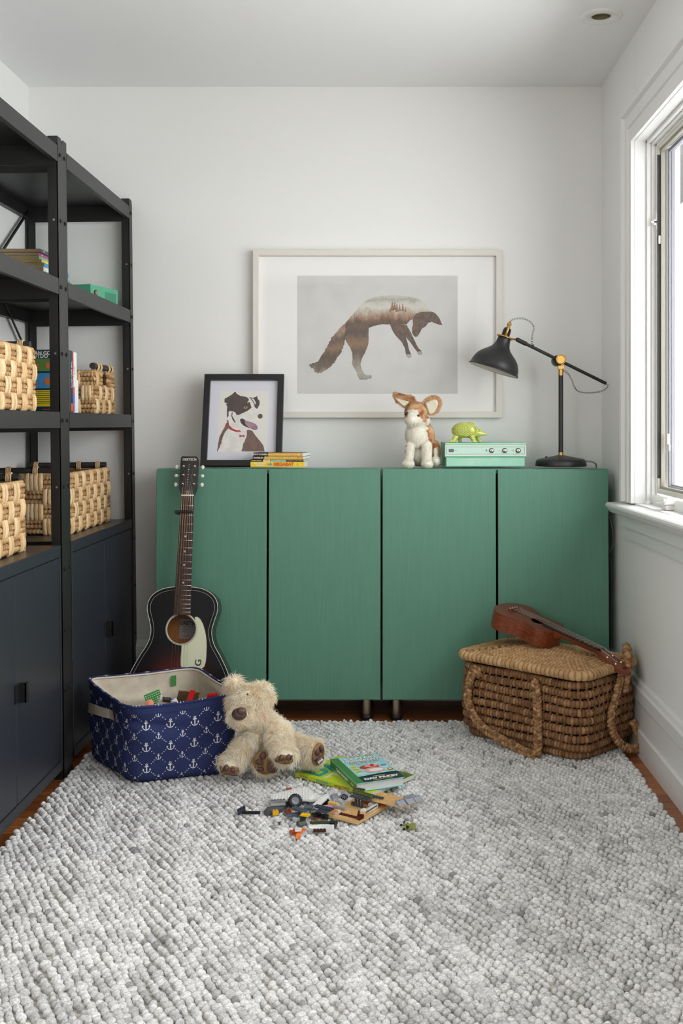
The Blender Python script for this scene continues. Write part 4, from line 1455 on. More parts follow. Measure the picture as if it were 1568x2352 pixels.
# ---------------------------------------------------------------- ukulele
M_mahog = mat('mahogany', (142, 72, 42), 0.38, col2=(110, 50, 28), nscale=26, stretch=(0.35, 6, 6), bump=0.0001, coat=0.15)
M_mahtop = mat('mahogany_top', (118, 62, 44), 0.42, col2=(94, 46, 32), nscale=26, stretch=(0.35, 6, 6), coat=0.1)
uA = Vector((0.433, 3.628, 0.418)); uN = Vector((0.6836, 3.398, 0.328))
ux = (uN - uA).normalized()
uy = Vector((0, 0, 1)).cross(ux).normalized()
uz = ux.cross(uy).normalized()
uo = uA - ux * 0.060
uk = empty('ukulele', uo, Matrix((ux, uy, uz)).transposed().to_euler(), 'small reddish brown ukulele lying on the lid of the wicker hamper', 'ukulele')
uh = [(0.0, 0.0), (0.002, 0.028), (0.012, 0.056), (0.035, 0.080), (0.062, 0.088), (0.090, 0.083), (0.115, 0.069), (0.135, 0.060), (0.152, 0.059), (0.172, 0.064), (0.195, 0.069), (0.215, 0.064), (0.230, 0.048), (0.238, 0.022), (0.240, 0.0)]
up_ = catmull([(x, h, 0) for x, h in uh], 6)
UO = [(p.x, -p.y) for p in up_] + [(p.x, p.y) for p in up_[-2:0:-1]]
UH, UR = (0.158, 0.0), 0.024
mb = MB()
XY = Matrix(((1, 0, 0, 0), (0, 0, 1, 0), (0, 1, 0, 0), (0, 0, 0, 1)))
SW = Matrix(((1, 0, 0, 0), (0, 0, 1, 0), (0, -1, 0, 0), (0, 0, 0, 1)))
def rf2(mb, outer, hole, hr, z, mi):
    vs = []
    n = len(outer)
    for p in outer:
        a = math.atan2(p[1] - hole[1], p[0] - hole[0])
        vs.append((p[0], p[1], z)); vs.append((hole[0] + hr * math.cos(a), hole[1] + hr * math.sin(a), z))
    mb.add(vs, [(2 * i, 2 * ((i + 1) % n), 2 * ((i + 1) % n) + 1, 2 * i + 1) for i in range(n)], mi, False)
rf2(mb, UO, UH, UR, 0.0, 1)
n = len(UO)
UD = 0.058
mb.add([(p[0], p[1], 0) for p in UO] + [(p[0], p[1], -UD) for p in UO], [(i, n + i, n + (i + 1) % n, (i + 1) % n) for i in range(n)], 0, True)
mb.add([(p[0], p[1], -UD) for p in UO], [tuple(range(n))[::-1]], 0)
mb.add([(p[0] * .98 + .002, p[1] * .97, -UD + 0.003) for p in UO], [tuple(range(n))], 2)
mb.build('body', [M_mahog, M_mahtop, M_strawin], uk)
mb = MB()
mb.add([(0.188, -0.0205, 0.006), (0.405, -0.0175, 0.006), (0.405, 0.0175, 0.006), (0.188, 0.0205, 0.006), (0.188, -0.0205, 0.0), (0.405, -0.0175, 0.0), (0.405, 0.0175, 0.0), (0.188, 0.0205, 0.0)],
       [(0, 1, 2, 3), (4, 7, 6, 5), (0, 4, 5, 1), (1, 5, 6, 2), (2, 6, 7, 3), (3, 7, 4, 0)])
fb = mb.build('fretboard', mat('uke_fretboard', (52, 34, 26), 0.5), uk)
for k in range(1, 13):
    x = 0.405 - 0.345 * (1 - 2 ** (-k / 12))
    mb = MB(); mb.tube([(x, -0.018, 0.0063), (x, 0.018, 0.0063)], 0.0006, 6); mb.build('fret', M_nick, fb)
mb = MB()
vs, fs = [], []
xs = [0.232, 0.245, 0.26, 0.33, 0.405]
for i, x in enumerate(xs):
    dpt = (0.052, 0.032, 0.019, 0.0165, 0.0155)[i]
    w_ = 0.0205 - (x - 0.188) / 0.217 * 0.003
    for k in range(9):
        a = PI * k / 8
        vs.append((x, -w_ * math.cos(a), -dpt * math.sin(a) ** 0.8))
for i in range(len(xs) - 1):
    for k in range(8):
        fs.append((i * 9 + k, i * 9 + k + 1, (i + 1) * 9 + k + 1, (i + 1) * 9 + k))
mb.add(vs, fs, 0, True)
mb.build('neck', M_mahog, uk)
# headstock slopes back
HM = T(0.405, 0, 0.002) @ RY(13)
mb = MB()
hpoly = [(0.0, -0.0175), (0.012, -0.022), (0.05, -0.0285), (0.096, -0.031), (0.106, -0.026), (0.113, -0.008), (0.118, 0.0), (0.113, 0.008), (0.106, 0.026), (0.096, 0.031), (0.05, 0.0285), (0.012, 0.022), (0.0, 0.0175)]
mb.prism(hpoly, -0.0135, 0.0, 0, HM)
hd = mb.build('headstock', M_mahog, uk, bevel=0.001)
mb = MB()
mb.box(0.405, 0.409, -0.0175, 0.0175, 0.001, 0.009)
mb.build('nut', M_black, uk)
mb = MB()
mb.M = HM
mb.lathe([(0.0, 0.0003), (0.0095, 0.0003)], 24, 0, T(0.098, 0, 0) @ S(0.7, 1.3, 1), capb=False)
for k in range(4):
    mb.box(0.0915 + k * 0.003, 0.0925 + k * 0.003, -0.009, 0.009, 0.0004, 0.0005, 1)
mb.build('emblem', [mat('dark_emblem', (70, 38, 24), 0.5), M_mahog], hd)
pegu = []
for (x, sg) in ((0.038, -1), (0.072, -1), (0.038, 1), (0.072, 1)):
    mb = MB()
    mb.lathe([(0.0045, 0), (0.0045, 0.002), (0.0028, 0.003), (0.0028, 0.009), (0.0036, 0.010), (0, 0.010)], 16, M=HM @ T(x, sg * 0.0165, 0))
    tn = mb.build('tuning_post', M_nick, uk)
    mb = MB()
    mb.cyl(HM @ Vector((x, sg * 0.0165, -0.013)), HM @ Vector((x, sg * 0.0165, -0.019)), 0.003, n=12)
    mb.build('shaft', M_nick, tn)
    mb = MB()
    mb.ell((0, 0, 0), (0.008, 0.008, 0.005), 14, 8, M=HM @ T(x, sg * 0.0185, -0.023))
    mb.build('button', M_black, tn)
    pegu.append(HM @ Vector((x, sg * 0.0165, 0.007)))
mb = MB()
mb.box(0.050, 0.068, -0.028, 0.028, 0, 0.005, 0)
mb.box(0.0585, 0.0615, -0.024, 0.024, 0.005, 0.0085, 1)
mb.build('bridge', [M_mahog, M_black], uk, bevel=0.001)
for i in range(4):
    yn = -0.0125 + i * 0.00833
    yb = -0.018 + i * 0.012
    pgp = (pegu[0], pegu[1], pegu[3], pegu[2])[i]
    mb = MB()
    mb.tube([(0.052, yb, 0.0055), (0.060, yb, 0.0092), (0.407, yn, 0.0095), pgp], 0.0006, 6)
    mb.ell((0.052, yb, 0.0065), (0.003, 0.0025, 0.0025), 10, 6)
    mb.build('string', mat('nylon_string', (190, 185, 180), 0.3, 0.4), uk)

# ---------------------------------------------------------------- desk lamp
M_lampb = mat('matte_black_lamp', (34, 34, 35), 0.42, spec=0.5)
M_brass = mat('brushed_brass', (205, 160, 88), 0.32, 0.9)
LX, LY, LZ0 = (1287.5 - VX) * 3.885 / F, 3.885, 0.8985
lamp = empty('desk_lamp', (LX, LY, LZ0), (0, 0, 0), 'black and brass desk lamp with bell shade on the right green cabinet', 'lamp')
k_ = 3.885 / F / 2.703
def lp(cx, cy, dy=0.0): return Vector(((cx - 1155) * k_, dy, (1006 - cy) * k_))
mb = MB()
mb.lathe([(0.0915, 0.0), (0.0925, 0.003), (0.0905, 0.018), (0.087, 0.023), (0.080, 0.0265), (0.045, 0.033), (0.012, 0.040), (0.0, 0.041)], 64)
mb.build('base', M_lampb, lamp)
mb = MB()
mb.cyl((-0.054, -0.008, 0.029), (-0.054, -0.008, 0.036), 0.004, n=16)
mb.cyl((-0.054, -0.008, 0.028), (-0.054, -0.008, 0.0305), 0.0055, n=16)
mb.build('switch', M_black, lamp)
mb = MB()
mb.cyl((0, 0, 0.040), (0, 0, 0.334), 0.0086, n=24)
mb.build('pole', M_lampb, lamp)
for (z_a, z_b) in ((0.038, 0.0505), (0.330, 0.353)):
    mb = MB(); mb.cyl((0, 0, z_a), (0, 0, z_b), 0.0092, n=24); mb.build('brass_collar', M_brass, lamp)
jc = lp(1152, 345)
mb = MB()
mb.lathe([(0.0, -0.012), (0.0185, -0.012), (0.0185, -0.001), (0.014, 0.0), (0.014, 0.0)], 32, M=T(jc + Vector((0, -0.004, 0))) @ RX(90) @ T(0, 0, 0.012))
mb.torus((0, 0, 0), 0.0165, 0.0022, 32, 8, M=T(jc + Vector((0, -0.0165, 0))) @ RX(90))
mb.cyl(jc + Vector((0, -0.0165, 0)), jc + Vector((0, 0.010, 0)), 0.0135, n=28)
mb.box(-0.011, 0.011, -0.012, 0.006, 0.353, 0.366)
mb.build('pivot_joint', M_brass, lamp, bevel=0.001)
a0, a1 = lp(888, 221), lp(1438, 493)
mb = MB()
yo = Vector((0, 0.006, 0))
mb.cyl(a0 + yo, a1 + yo, 0.0060, n=20)
mb.cyl(a0 + yo, a0 + (a1 - a0) * 0.10 + yo, 0.0082, n=20)
mb.ell(a0 + yo, (0.0082, 0.0082, 0.0082), 14, 8)
m_ = a0 + (a1 - a0) * 0.165 + yo
mb.box(m_.x - 0.006, m_.x + 0.006, m_.y - 0.004, m_.y + 0.004, m_.z + 0.002, m_.z + 0.009)
jb = lp(1122, 352)
mb.cyl(jb + Vector((0.008, 0.004, 0)), jb + Vector((0.008, 0.026, 0)), 0.020, n=28)
mb.build('arm', M_lampb, lamp)
# shade: axis leaning
sm = lp(738, 409)
ax = Vector((92, 0, 269)).normalized()
SM = T(sm) @ frame_to(ax)
so = [(0.0930, -0.001), (0.0945, 0.001), (0.0930, 0.003), (0.0905, 0.004), (0.0880, 0.018), (0.0835, 0.032), (0.0760, 0.046), (0.0640, 0.059), (0.0500, 0.070), (0.0370, 0.081), (0.0290, 0.093), (0.0255, 0.106), (0.0240, 0.118), (0.0235, 0.126), (0.0200, 0.129), (0.010, 0.130)]
mb = MB()
mb.lathe(so, 64, 0, SM, capb=False, capt=True)
mb.lathe([(r * 0.985 - 0.0005, z + 0.0005) for r, z in so], 64, 1, SM, capb=False, capt=False)
mb.build('lamp_shade', [M_lampb, mat('shade_inside_white', (215, 210, 200), 0.5)], lamp)
mb = MB()
mb.lathe([(0.0150, 0.126), (0.0150, 0.152), (0.0125, 0.160), (0.006, 0.162), (0.0, 0.162)], 32, 0, SM)
mb.build('socket', mat('gloss_black_socket', (12, 12, 12), 0.15), lamp)
mb = MB()
mb.torus((0, 0, 0.126), 0.0285, 0.0030, 48, 8, 0, SM)
mb.lathe([(0.0065, 0.160), (0.0065, 0.172), (0.0085, 0.173), (0.0085, 0.178), (0.005, 0.182), (0.005, 0.186), (0, 0.186)], 20, 0, SM)
bri = []
for s_ in (-1, 1):
    pth = [SM @ Vector((s_ * 0.0215, 0, 0.128)), SM @ Vector((s_ * 0.0215, 0, 0.150)), SM @ Vector((s_ * 0.0200, 0, 0.164)), SM @ Vector((s_ * 0.0140, 0, 0.171)), SM @ Vector((s_ * 0.006, 0, 0.172))]
    mb.tube(pth, 0.0052, 8, up=(0, 1, 0), flat=0.85)
mb.cyl(SM @ Vector((0.028, 0, 0.124)), a0 + Vector((0.002, 0.004, 0)), 0.0036, n=14)
mb.ell(SM @ Vector((-0.0335, 0, 0.127)), 0.0042, 12, 8)
mb.cyl(SM @ Vector((-0.0335, 0, 0.127)), SM @ Vector((-0.030, 0, 0.126)), 0.003, n=12)
mb.build('shade_bracket', M_brass, lamp)
def cord_mat():
    m = bpy.data.materials.new('herringbone_cord'); m.use_nodes = True
    nt = m.node_tree; b = nt.nodes['Principled BSDF']; b.inputs['Roughness'].default_value = 0.8
    tc = nt.nodes.new('ShaderNodeAttribute'); tc.attribute_name = 'Cord'
    mt = nt.nodes.new('ShaderNodeMath'); mt.operation = 'FRACT'
    nt.links.new(tc.outputs['Fac'], mt.inputs[0])
    gt = nt.nodes.new('ShaderNodeMath'); gt.operation = 'GREATER_THAN'; gt.inputs[1].default_value = 0.5
    nt.links.new(mt.outputs[0], gt.inputs[0])
    mx = nt.nodes.new('ShaderNodeMixRGB'); mx.inputs[1].default_value = lin((24, 24, 26)); mx.inputs[2].default_value = lin((232, 232, 230))
    nt.links.new(gt.outputs[0], mx.inputs[0]); nt.links.new(mx.outputs[0], b.inputs['Base Color'])
    return m
M_cord = cord_mat()
def cord(name, pts, parent, r=0.0031, nseg=14):
    path = catmull(pts, nseg)
    # resample densely so that the chevrons stay crisp
    P = [path[0]]
    for a, b in zip(path, path[1:]):
        m = max(1, int((b - a).length / 0.0008))
        for k in range(1, m + 1): P.append(a.lerp(b, k / m))
    mb = MB(); mb.tube(P, r, 8)
    o = mb.build(name, M_cord, parent)
    at_ = o.data.attributes.new('Cord', 'FLOAT', 'POINT')
    vals = []
    for i in range(len(P)):
        for k in range(8):
            vals.append(i * 0.0008 / 0.0034 + abs(k - 4) / 8.0 * 1.0 + 10)
    at_.data.foreach_set('value', vals)
    return o
top = SM @ Vector((0, 0, 0.184))
cord('cord', [top, lp(850, 100), lp(885, 90), lp(930, 92), lp(968, 112), lp(988, 145), lp(980, 185), lp(976, 225), m_ + Vector((0, 0, 0.006))], lamp)
cord('cord', [a1 + yo * 0.9 + Vector((-0.004, 0, 0)), lp(1446, 505), lp(1430, 530), lp(1385, 546), lp(1310, 550), lp(1262, 540), lp(1238, 512), lp(1225, 475), lp(1205, 440), lp(1182, 418), lp(1162, 414)], lamp)
cord('cord', [(0.088, 0.02, 0.016), (0.105, 0.03, 0.0165), (0.125, 0.05, 0.013), (0.142, 0.075, 0.004), (0.150, 0.10, -0.02), (0.152, 0.115, -0.06), (0.168, 0.06, -0.10), (0.176, 0.02, -0.16), (0.182, -0.02, -0.22), (0.184, -0.03, -0.27), (0.176, -0.01, -0.31), (0.166, 0.05, -0.33), (0.160, 0.1, -0.40), (0.160, 0.13, -0.6)], lamp)

# ---------------------------------------------------------------- framed fox print on the wall
M_offw = mat('offwhite_frame', (222, 217, 207), 0.45)
M_mat = mat('mat_board', (246, 245, 241), 0.9)
def frame_print(name, label, W, H, t, depth, matM, frM, bevelM=None):
    root = empty(name, label=label, cat='framed picture')
    mb = MB()
    def fr(x0, x1, z0, z1, y0, y1, tt, mi=0):
        # mitred frame ring
        o_ = [(x0, z0), (x1, z0), (x1, z1), (x0, z1)]
        i_ = [(x0 + tt, z0 + tt), (x1 - tt, z0 + tt), (x1 - tt, z1 - tt), (x0 + tt, z1 - tt)]
        vs = [(p[0], y0, p[1]) for p in o_ + i_] + [(p[0], y1, p[1]) for p in o_ + i_]
        fs = []
        for k in range(4):
            j = (k + 1) % 4
            fs += [(k, j, 4 + j, 4 + k), (8 + k, 12 + k, 12 + j, 8 + j), (k, 8 + k, 8 + j, j), (4 + k, 4 + j, 12 + j, 12 + k)]
        mb.add(vs, fs, mi)
    fr(-W / 2, W / 2, 0, H, 0, depth, t)
    mb.build('frame', frM, root, bevel=0.0012)
    mb = MB(); mb.box(-W / 2 + t - 0.003, W / 2 - t + 0.003, depth * 0.62, depth - 0.001, t - 0.003, H - t + 0.003)
    mb.build('mat_board', matM, root)
    mb = MB(); mb.box(-W / 2 + t - 0.002, W / 2 - t + 0.002, depth * 0.40, depth * 0.40 + 0.0015, t - 0.002, H - t + 0.002)
    mb.build('glazing', M_glass, root)
    return root
def paint_mat(name, stops, axis_scale, nz_scale=8, nz_amt=0.35, seed=0.0, xw=0.0, rough=0.8):
    "printed colours that change with height, broken up by noise (pattern of the print itself)"
    m = bpy.data.materials.new(name); m.use_nodes = True
    nt = m.node_tree; b = nt.nodes['Principled BSDF']; b.inputs['Roughness'].default_value = rough
    tc = nt.nodes.new('ShaderNodeTexCoord'); sx = nt.nodes.new('ShaderNodeSeparateXYZ')
    nt.links.new(tc.outputs['Object'], sx.inputs[0])
    nz = nt.nodes.new('ShaderNodeTexNoise'); nz.inputs['Scale'].default_value = nz_scale; nz.inputs['Detail'].default_value = 10; nz.inputs['Roughness'].default_value = 0.72
    mp = nt.nodes.new('ShaderNodeMapping'); mp.inputs['Location'].default_value = (seed, 0, 0); mp.inputs['Scale'].default_value = (1.5, 1, 0.8)
    nt.links.new(tc.outputs['Object'], mp.inputs[0]); nt.links.new(mp.outputs[0], nz.inputs['Vector'])
    mr = nt.nodes.new('ShaderNodeMapRange'); mr.inputs[1].default_value = axis_scale[0]; mr.inputs[2].default_value = axis_scale[1]; mr.clamp = False
    nt.links.new(sx.outputs['Z'], mr.inputs[0])
    m1 = nt.nodes.new('ShaderNodeMath'); m1.operation = 'MULTIPLY_ADD'; m1.inputs[1].default_value = nz_amt; 
    nt.links.new(nz.outputs['Fac'], m1.inputs[0]); nt.links.new(mr.outputs[0], m1.inputs[2])
    m2 = nt.nodes.new('ShaderNodeMath'); m2.operation = 'MULTIPLY_ADD'; m2.inputs[1].default_value = xw
    nt.links.new(sx.outputs['X'], m2.inputs[0]); nt.links.new(m1.outputs[0], m2.inputs[2])
    m3 = nt.nodes.new('ShaderNodeMath'); m3.operation = 'SUBTRACT'; m3.inputs[1].default_value = nz_amt * 0.5
    nt.links.new(m2.outputs[0], m3.inputs[0])
    rp = nt.nodes.new('ShaderNodeValToRGB')
    e = rp.color_ramp.elements
    while len(e) > 1: e.remove(e[-1])
    e[0].position = stops[0][0]; e[0].color = lin(stops[0][1])
    for p_, c_ in stops[1:]:
        q_ = e.new(p_); q_.color = lin(c_)
    nt.links.new(m3.outputs[0], rp.inputs[0]); nt.links.new(rp.outputs[0], b.inputs['Base Color'])
    return m
FX0, FX1, FZ0, FZ1 = -0.5115, 0.4335, 1.0755, 1.7125
fox = frame_print('framed_fox_print', 'large off-white framed print of a leaping fox hanging on the back wall', FX1 - FX0, FZ1 - FZ0, 0.0225, 0.030, M_mat, M_offw)
fox.location = ((FX0 + FX1) / 2, BACK - 0.0315, FZ0)
FD = BACK - 0.0315 + 0.018
cxm = (FX0 + FX1) / 2
def fx(p):
    x, y = 440 + p[0] / 2.0632, 550 + p[1] / 2.0632
    q_ = at(x, y, FD)
    return (q_.x - cxm, q_.z - FZ0)
mb = MB()
pyy = 0.0183
def fpoly(mb, pts, y, mi): 
    mb.add([(p[0], y, p[1]) for p in pts], [tuple(range(len(pts)))], mi)
gbox = [fx(p) for p in ((500, 731), (1260, 731), (1260, 171), (500, 171))]
fpoly(mb, gbox, pyy - 0.0000, 0)
mb.build('print_paper', mat('print_grey', (216, 215, 211), 0.85, col2=(206, 205, 201), nscale=14, bump=0.0, contrast=(0.3, 0.75), detail=9), fox)
def ragged(poly, amp, n=5, seed=1):
    rnd = random.Random(seed)
    out = []
    N = len(poly)
    for i in range(N):
        a, b = poly[i], poly[(i + 1) % N]
        for k in range(n):
            t = k / n
            out.append((a[0] + (b[0] - a[0]) * t + (rnd.uniform(-amp, amp) if k else 0), a[1] + (b[1] - a[1]) * t + (rnd.uniform(-amp, amp) if k else 0)))
    return out
bodyp = [(728, 395), (748, 372), (772, 345), (800, 312), (830, 288), (865, 272), (905, 266), (950, 265), (1000, 267), (1045, 273), (1082, 286), (1108, 305), (1124, 330), (1118, 350), (1060, 372), (1042, 380), (1030, 388), (1018, 402), (990, 404), (940, 402), (900, 402), (862, 410), (838, 420), (780, 424), (728, 420)]
hind = [(728, 425), (748, 402), (780, 392), (815, 400), (838, 412), (838, 450), (838, 485), (832, 512), (820, 540), (806, 565), (800, 590), (806, 615), (818, 636), (832, 643), (850, 642), (854, 654), (846, 660), (836, 660), (828, 666), (795, 663), (788, 652), (783, 635), (770, 610), (758, 590), (762, 565), (760, 535), (748, 508), (733, 488), (724, 468)]
tailp = [(735, 398), (722, 402), (705, 415), (688, 436), (665, 462), (650, 485), (640, 510), (625, 535), (608, 562), (590, 580), (572, 586), (556, 596), (566, 608), (578, 618), (582, 632), (600, 635), (622, 628), (645, 612), (665, 596), (682, 575), (698, 550), (712, 528), (722, 500), (728, 470), (740, 440)]
headp = [(1062, 352), (1085, 344), (1110, 342), (1138, 342), (1155, 350), (1172, 370), (1188, 407), (1160, 400), (1138, 390), (1122, 394), (1108, 412), (1090, 424), (1082, 440), (1070, 460), (1060, 463), (1050, 454), (1043, 438), (1044, 420), (1048, 402), (1046, 388), (1050, 370)]
legA = [(1018, 402), (1005, 430), (1012, 462), (1030, 480), (1050, 508), (1066, 530), (1074, 545), (1086, 549), (1093, 542), (1088, 528), (1072, 512), (1062, 492), (1050, 465), (1035, 435), (1022, 412)]
legB = [(938, 400), (948, 425), (962, 450), (980, 470), (998, 492), (1010, 515), (1014, 540), (1018, 555), (1030, 563), (1042, 557), (1040, 545), (1032, 530), (1026, 505), (1020, 480), (1012, 455), (1020, 405)]
foxg = empty('tmp'); bpy.data.objects.remove(foxg)
M_fbody = paint_mat('fox_print_body', [(0.0, (88, 74, 64)), (0.2, (118, 92, 76)), (0.33, (166, 132, 110)), (0.46, (182, 172, 152)), (0.62, (212, 210, 198)), (0.75, (205, 203, 192)), (0.9, (170, 168, 150)), (1.0, (196, 194, 186))], (0.350, 0.462), 26, 0.85, 3.0)
M_fdark = paint_mat('fox_print_dark', [(0.0, (84, 74, 68)), (0.3, (98, 84, 76)), (0.5, (124, 102, 84)), (0.65, (84, 74, 70)), (0.85, (150, 124, 100)), (1.0, (92, 80, 74))], (0.0, 1.0), 60, 1.8, 5.0)
M_fhind = paint_mat('fox_print_hind', [(0.0, (138, 136, 126)), (0.12, (176, 172, 160)), (0.3, (146, 134, 120)), (0.45, (104, 88, 74)), (0.62, (140, 112, 86)), (0.8, (92, 78, 68)), (1.0, (120, 96, 80))], (0.145, 0.37), 34, 0.5, 8.0)
M_ftail = paint_mat('fox_print_tail', [(0.0, (164, 158, 138)), (0.12, (112, 98, 80)), (0.32, (84, 70, 58)), (0.48, (142, 112, 82)), (0.64, (92, 78, 68)), (0.82, (164, 136, 112)), (1.0, (136, 102, 82))], (0.165, 0.37), 40, 0.6, 2.0)
mb = MB()
for i, (pl, mi, amp, sd) in enumerate(((tailp, 3, 4, 3), (bodyp, 0, 1.0, 5), (hind, 2, 1.2, 4), (legA, 1, 0.8, 6), (legB, 1, 0.8, 7), (headp, 1, 0.7, 8))):
    fpoly(mb, [fx(p) for p in ragged(pl, amp, 4, sd)], pyy - 0.00008 * (i + 1), mi)
# misty paws and conifer tops
for pl in ([(1070, 532), (1076, 546), (1087, 549), (1093, 542), (1086, 530)], [(1016, 545), (1020, 556), (1030, 563), (1042, 557), (1038, 543)]):
    fpoly(mb, [fx(p) for p in pl], pyy - 0.0007, 4)
rnd = random.Random(4)
for (tx, ty, hgt) in ((950, 345, 55), (962, 340, 48), (972, 350, 50), (985, 345, 40), (1000, 345, 45), (782, 420, 62), (772, 410, 40), (940, 350, 30), (1012, 348, 30)):
    pts = []
    for k in range(7):
        pts.append((tx - (k + 1) * hgt / 40 * (1.2 if k % 2 else 0.6), ty - hgt + (k + 1) * hgt / 8))
    pts2 = [(2 * tx - p[0], p[1]) for p in pts[::-1]]
    fpoly(mb, [fx(p) for p in [(tx, ty - hgt)] + pts + pts2][::-1], pyy - 0.0008, 5 if tx > 900 else 1)
fo = mb.build('fox_image', [M_fbody, M_fdark, M_fhind, M_ftail, mat('paw_mist', (172, 170, 162), 0.8), mat('conifer_rust', (158, 118, 96), 0.8)], fox)

# ---------------------------------------------------------------- framed dog portrait
DW, DH = 0.296, 0.352
M_bframe = mat('black_frame', (20, 20, 22), 0.4)
dog = frame_print('framed_dog_portrait', 'black framed painting of a brown and white dog leaning on the left green cabinet', DW, DH, 0.0225, 0.022, mat('mat_board_cool', (222, 223, 232), 0.9), M_bframe)
dog.location = ((554 - VX) * 3.90 / F, 3.885, 0.8995)
dog.rotation_euler = (R(-15.5), 0, 0)
ds = 1 / 2.0632 / 626.0 * 1.0
def dx(p):   # crop coordinates -> frame-local metres
    return ((p[0] - 236.5) * ds, (1075 - p[1]) * ds * 1.018)
DY = 0.022 * 0.62 - 0.0002
mb = MB()
def dp(pts, k, mi): mb.add([(dx(p)[0], DY - 0.00006 * k, dx(p)[1]) for p in pts], [tuple(range(len(pts)))], mi)
dp([(120, 1003), (357, 1003), (357, 708), (120, 708)], 0, 0)
def rr(p, a=1.5, sd=1): return ragged(p, a, 3, sd)
dp(rr([(168, 850), (152, 878), (140, 905), (128, 930), (122, 965), (119, 1003), (345, 1003), (338, 975), (318, 948), (300, 928), (282, 902), (262, 895), (230, 905), (190, 890)], 1.5, 2), 1, 1)
dp(rr([(168, 892), (150, 915), (142, 945), (134, 970), (122, 1003), (234, 1003), (240, 975), (250, 945), (258, 915), (256, 898), (225, 908), (195, 905)], 2.5, 3), 2, 2)
dp(rr([(166, 796), (163, 830), (166, 862), (176, 886), (205, 902), (240, 906), (262, 898), (274, 893), (268, 880), (242, 878), (226, 860), (222, 846), (240, 842), (266, 846), (292, 853), (312, 850), (326, 840), (322, 822), (300, 808), (278, 798), (262, 770), (250, 765), (255, 795), (232, 822), (200, 826), (184, 805)], 1.2, 4), 3, 2)
dp(rr([(145, 745), (162, 735), (175, 728), (190, 714), (196, 711), (204, 724), (220, 733), (240, 735), (258, 742), (262, 752), (252, 768), (266, 762), (276, 790), (262, 802), (240, 814), (222, 823), (205, 826), (198, 812), (188, 808), (172, 806), (165, 812), (168, 830), (160, 840), (158, 800), (160, 785), (152, 775), (158, 768), (145, 765)], 1.2, 5), 4, 3)
dp(rr([(262, 738), (280, 742), (295, 736), (300, 732), (303, 745), (313, 758), (312, 778), (302, 796), (290, 788), (286, 770), (276, 755)], 1.0, 6), 4, 3)
dp([(270, 742), (282, 756), (292, 775), (296, 768), (286, 748)], 5, 2)
dp(rr([(222, 848), (232, 842), (246, 850), (264, 866), (290, 878), (305, 890), (296, 897), (262, 888), (240, 878), (226, 864)], 0.5, 7), 5, 4)
dp([(244, 856), (258, 855), (280, 862), (298, 870), (308, 882), (308, 894), (298, 899), (282, 896), (264, 886), (250, 872)], 6, 5)
dp([(318 + 12 * math.cos(a * PI / 8), 832 + 12 * math.sin(a * PI / 8)) for a in range(16)], 6, 6)
dp([(247 + 10 * math.cos(a * PI / 8), 789 + 6.5 * math.sin(a * PI / 8)) for a in range(16)], 6, 7)
dp([(247 + 4 * math.cos(a * PI / 8), 788 + 4.5 * math.sin(a * PI / 8)) for a in range(16)], 7, 4)
dp([(160, 850), (166, 850), (172, 876), (190, 893), (212, 900), (226, 900), (224, 908), (204, 908), (182, 900), (166, 884)], 7, 8)
dp([(182, 812), (186, 812), (184, 830), (196, 850), (202, 862), (198, 864), (186, 848), (180, 830)], 7, 3)
dp([(222, 921), (234, 925), (246, 921), (247, 935), (235, 931), (223, 935)], 7, 9)
mb.tube([(dx((237 + 7 * math.cos(a), 912 + 7 * math.sin(a)))[0], DY - 0.0006, dx((237 + 7 * math.cos(a), 912 + 7 * math.sin(a)))[1]) for a in [2 * PI * k / 14 for k in range(14)]], 0.0003, 4, closed=True, mi=10)
mb.build('painting', [mat('watercolour_paper', (232, 229, 220), 0.9), mat('wc_brown', (122, 90, 74), 0.9, col2=(98, 70, 58), nscale=40), mat('wc_white', (226, 222, 214), 0.9, col2=(238, 236, 230), nscale=50),
   mat('wc_darkbrown', (74, 58, 50), 0.9, col2=(54, 42, 38), nscale=40), mat('wc_mouth', (44, 30, 28), 0.9), mat('wc_tongue', (178, 136, 152), 0.9, col2=(150, 108, 128), nscale=60), mat('wc_nose', (98, 70, 58), 0.9),
   mat('wc_amber', (176, 140, 84), 0.9), mat('wc_red', (176, 38, 44), 0.9), mat('wc_pink', (176, 50, 84), 0.9), mat('wc_ring', (180, 178, 150), 0.9)], dog)
# ---------------------------------------------------------------- soft toys
def blob_mesh(parts, voxel=0.004, smooth=6):
    mb = MB()
    for c, r, rot in parts:
        mb.ell(c, r, 24, 14, rot=rot)
    o = mb.build('tmpblob', [M_trim])
    m = o.modifiers.new('r', 'REMESH'); m.mode = 'VOXEL'; m.voxel_size = voxel; m.use_smooth_shade = True
    s_ = o.modifiers.new('s', 'SMOOTH'); s_.factor = 0.6; s_.iterations = smooth
    dg = bpy.context.evaluated_depsgraph_get(); dg.update()
    ev = o.evaluated_get(dg)
    me = bpy.data.meshes.new_from_object(ev)
    bpy.data.objects.remove(o)
    me.materials.clear()
    for p in me.polygons: p.use_smooth = True
    return me
def limb(p0, r0, p1, r1, n=5):
    p0, p1 = Vector(p0), Vector(p1)
    return [(p0.lerp(p1, k / (n - 1)), (r0 + (r1 - r0) * k / (n - 1),) * 3, None) for k in range(n)]
def hair_mat(name, attr='Col'):
    m = bpy.data.materials.new(name); m.use_nodes = True
    nt = m.node_tree; b = nt.nodes['Principled BSDF']
    b.inputs['Roughness'].default_value = 0.7; b.inputs['Specular IOR Level'].default_value = 0.2
    a = nt.nodes.new('ShaderNodeAttribute'); a.attribute_name = attr
    nt.links.new(a.outputs['Color'], b.inputs['Base Color'])
    return m
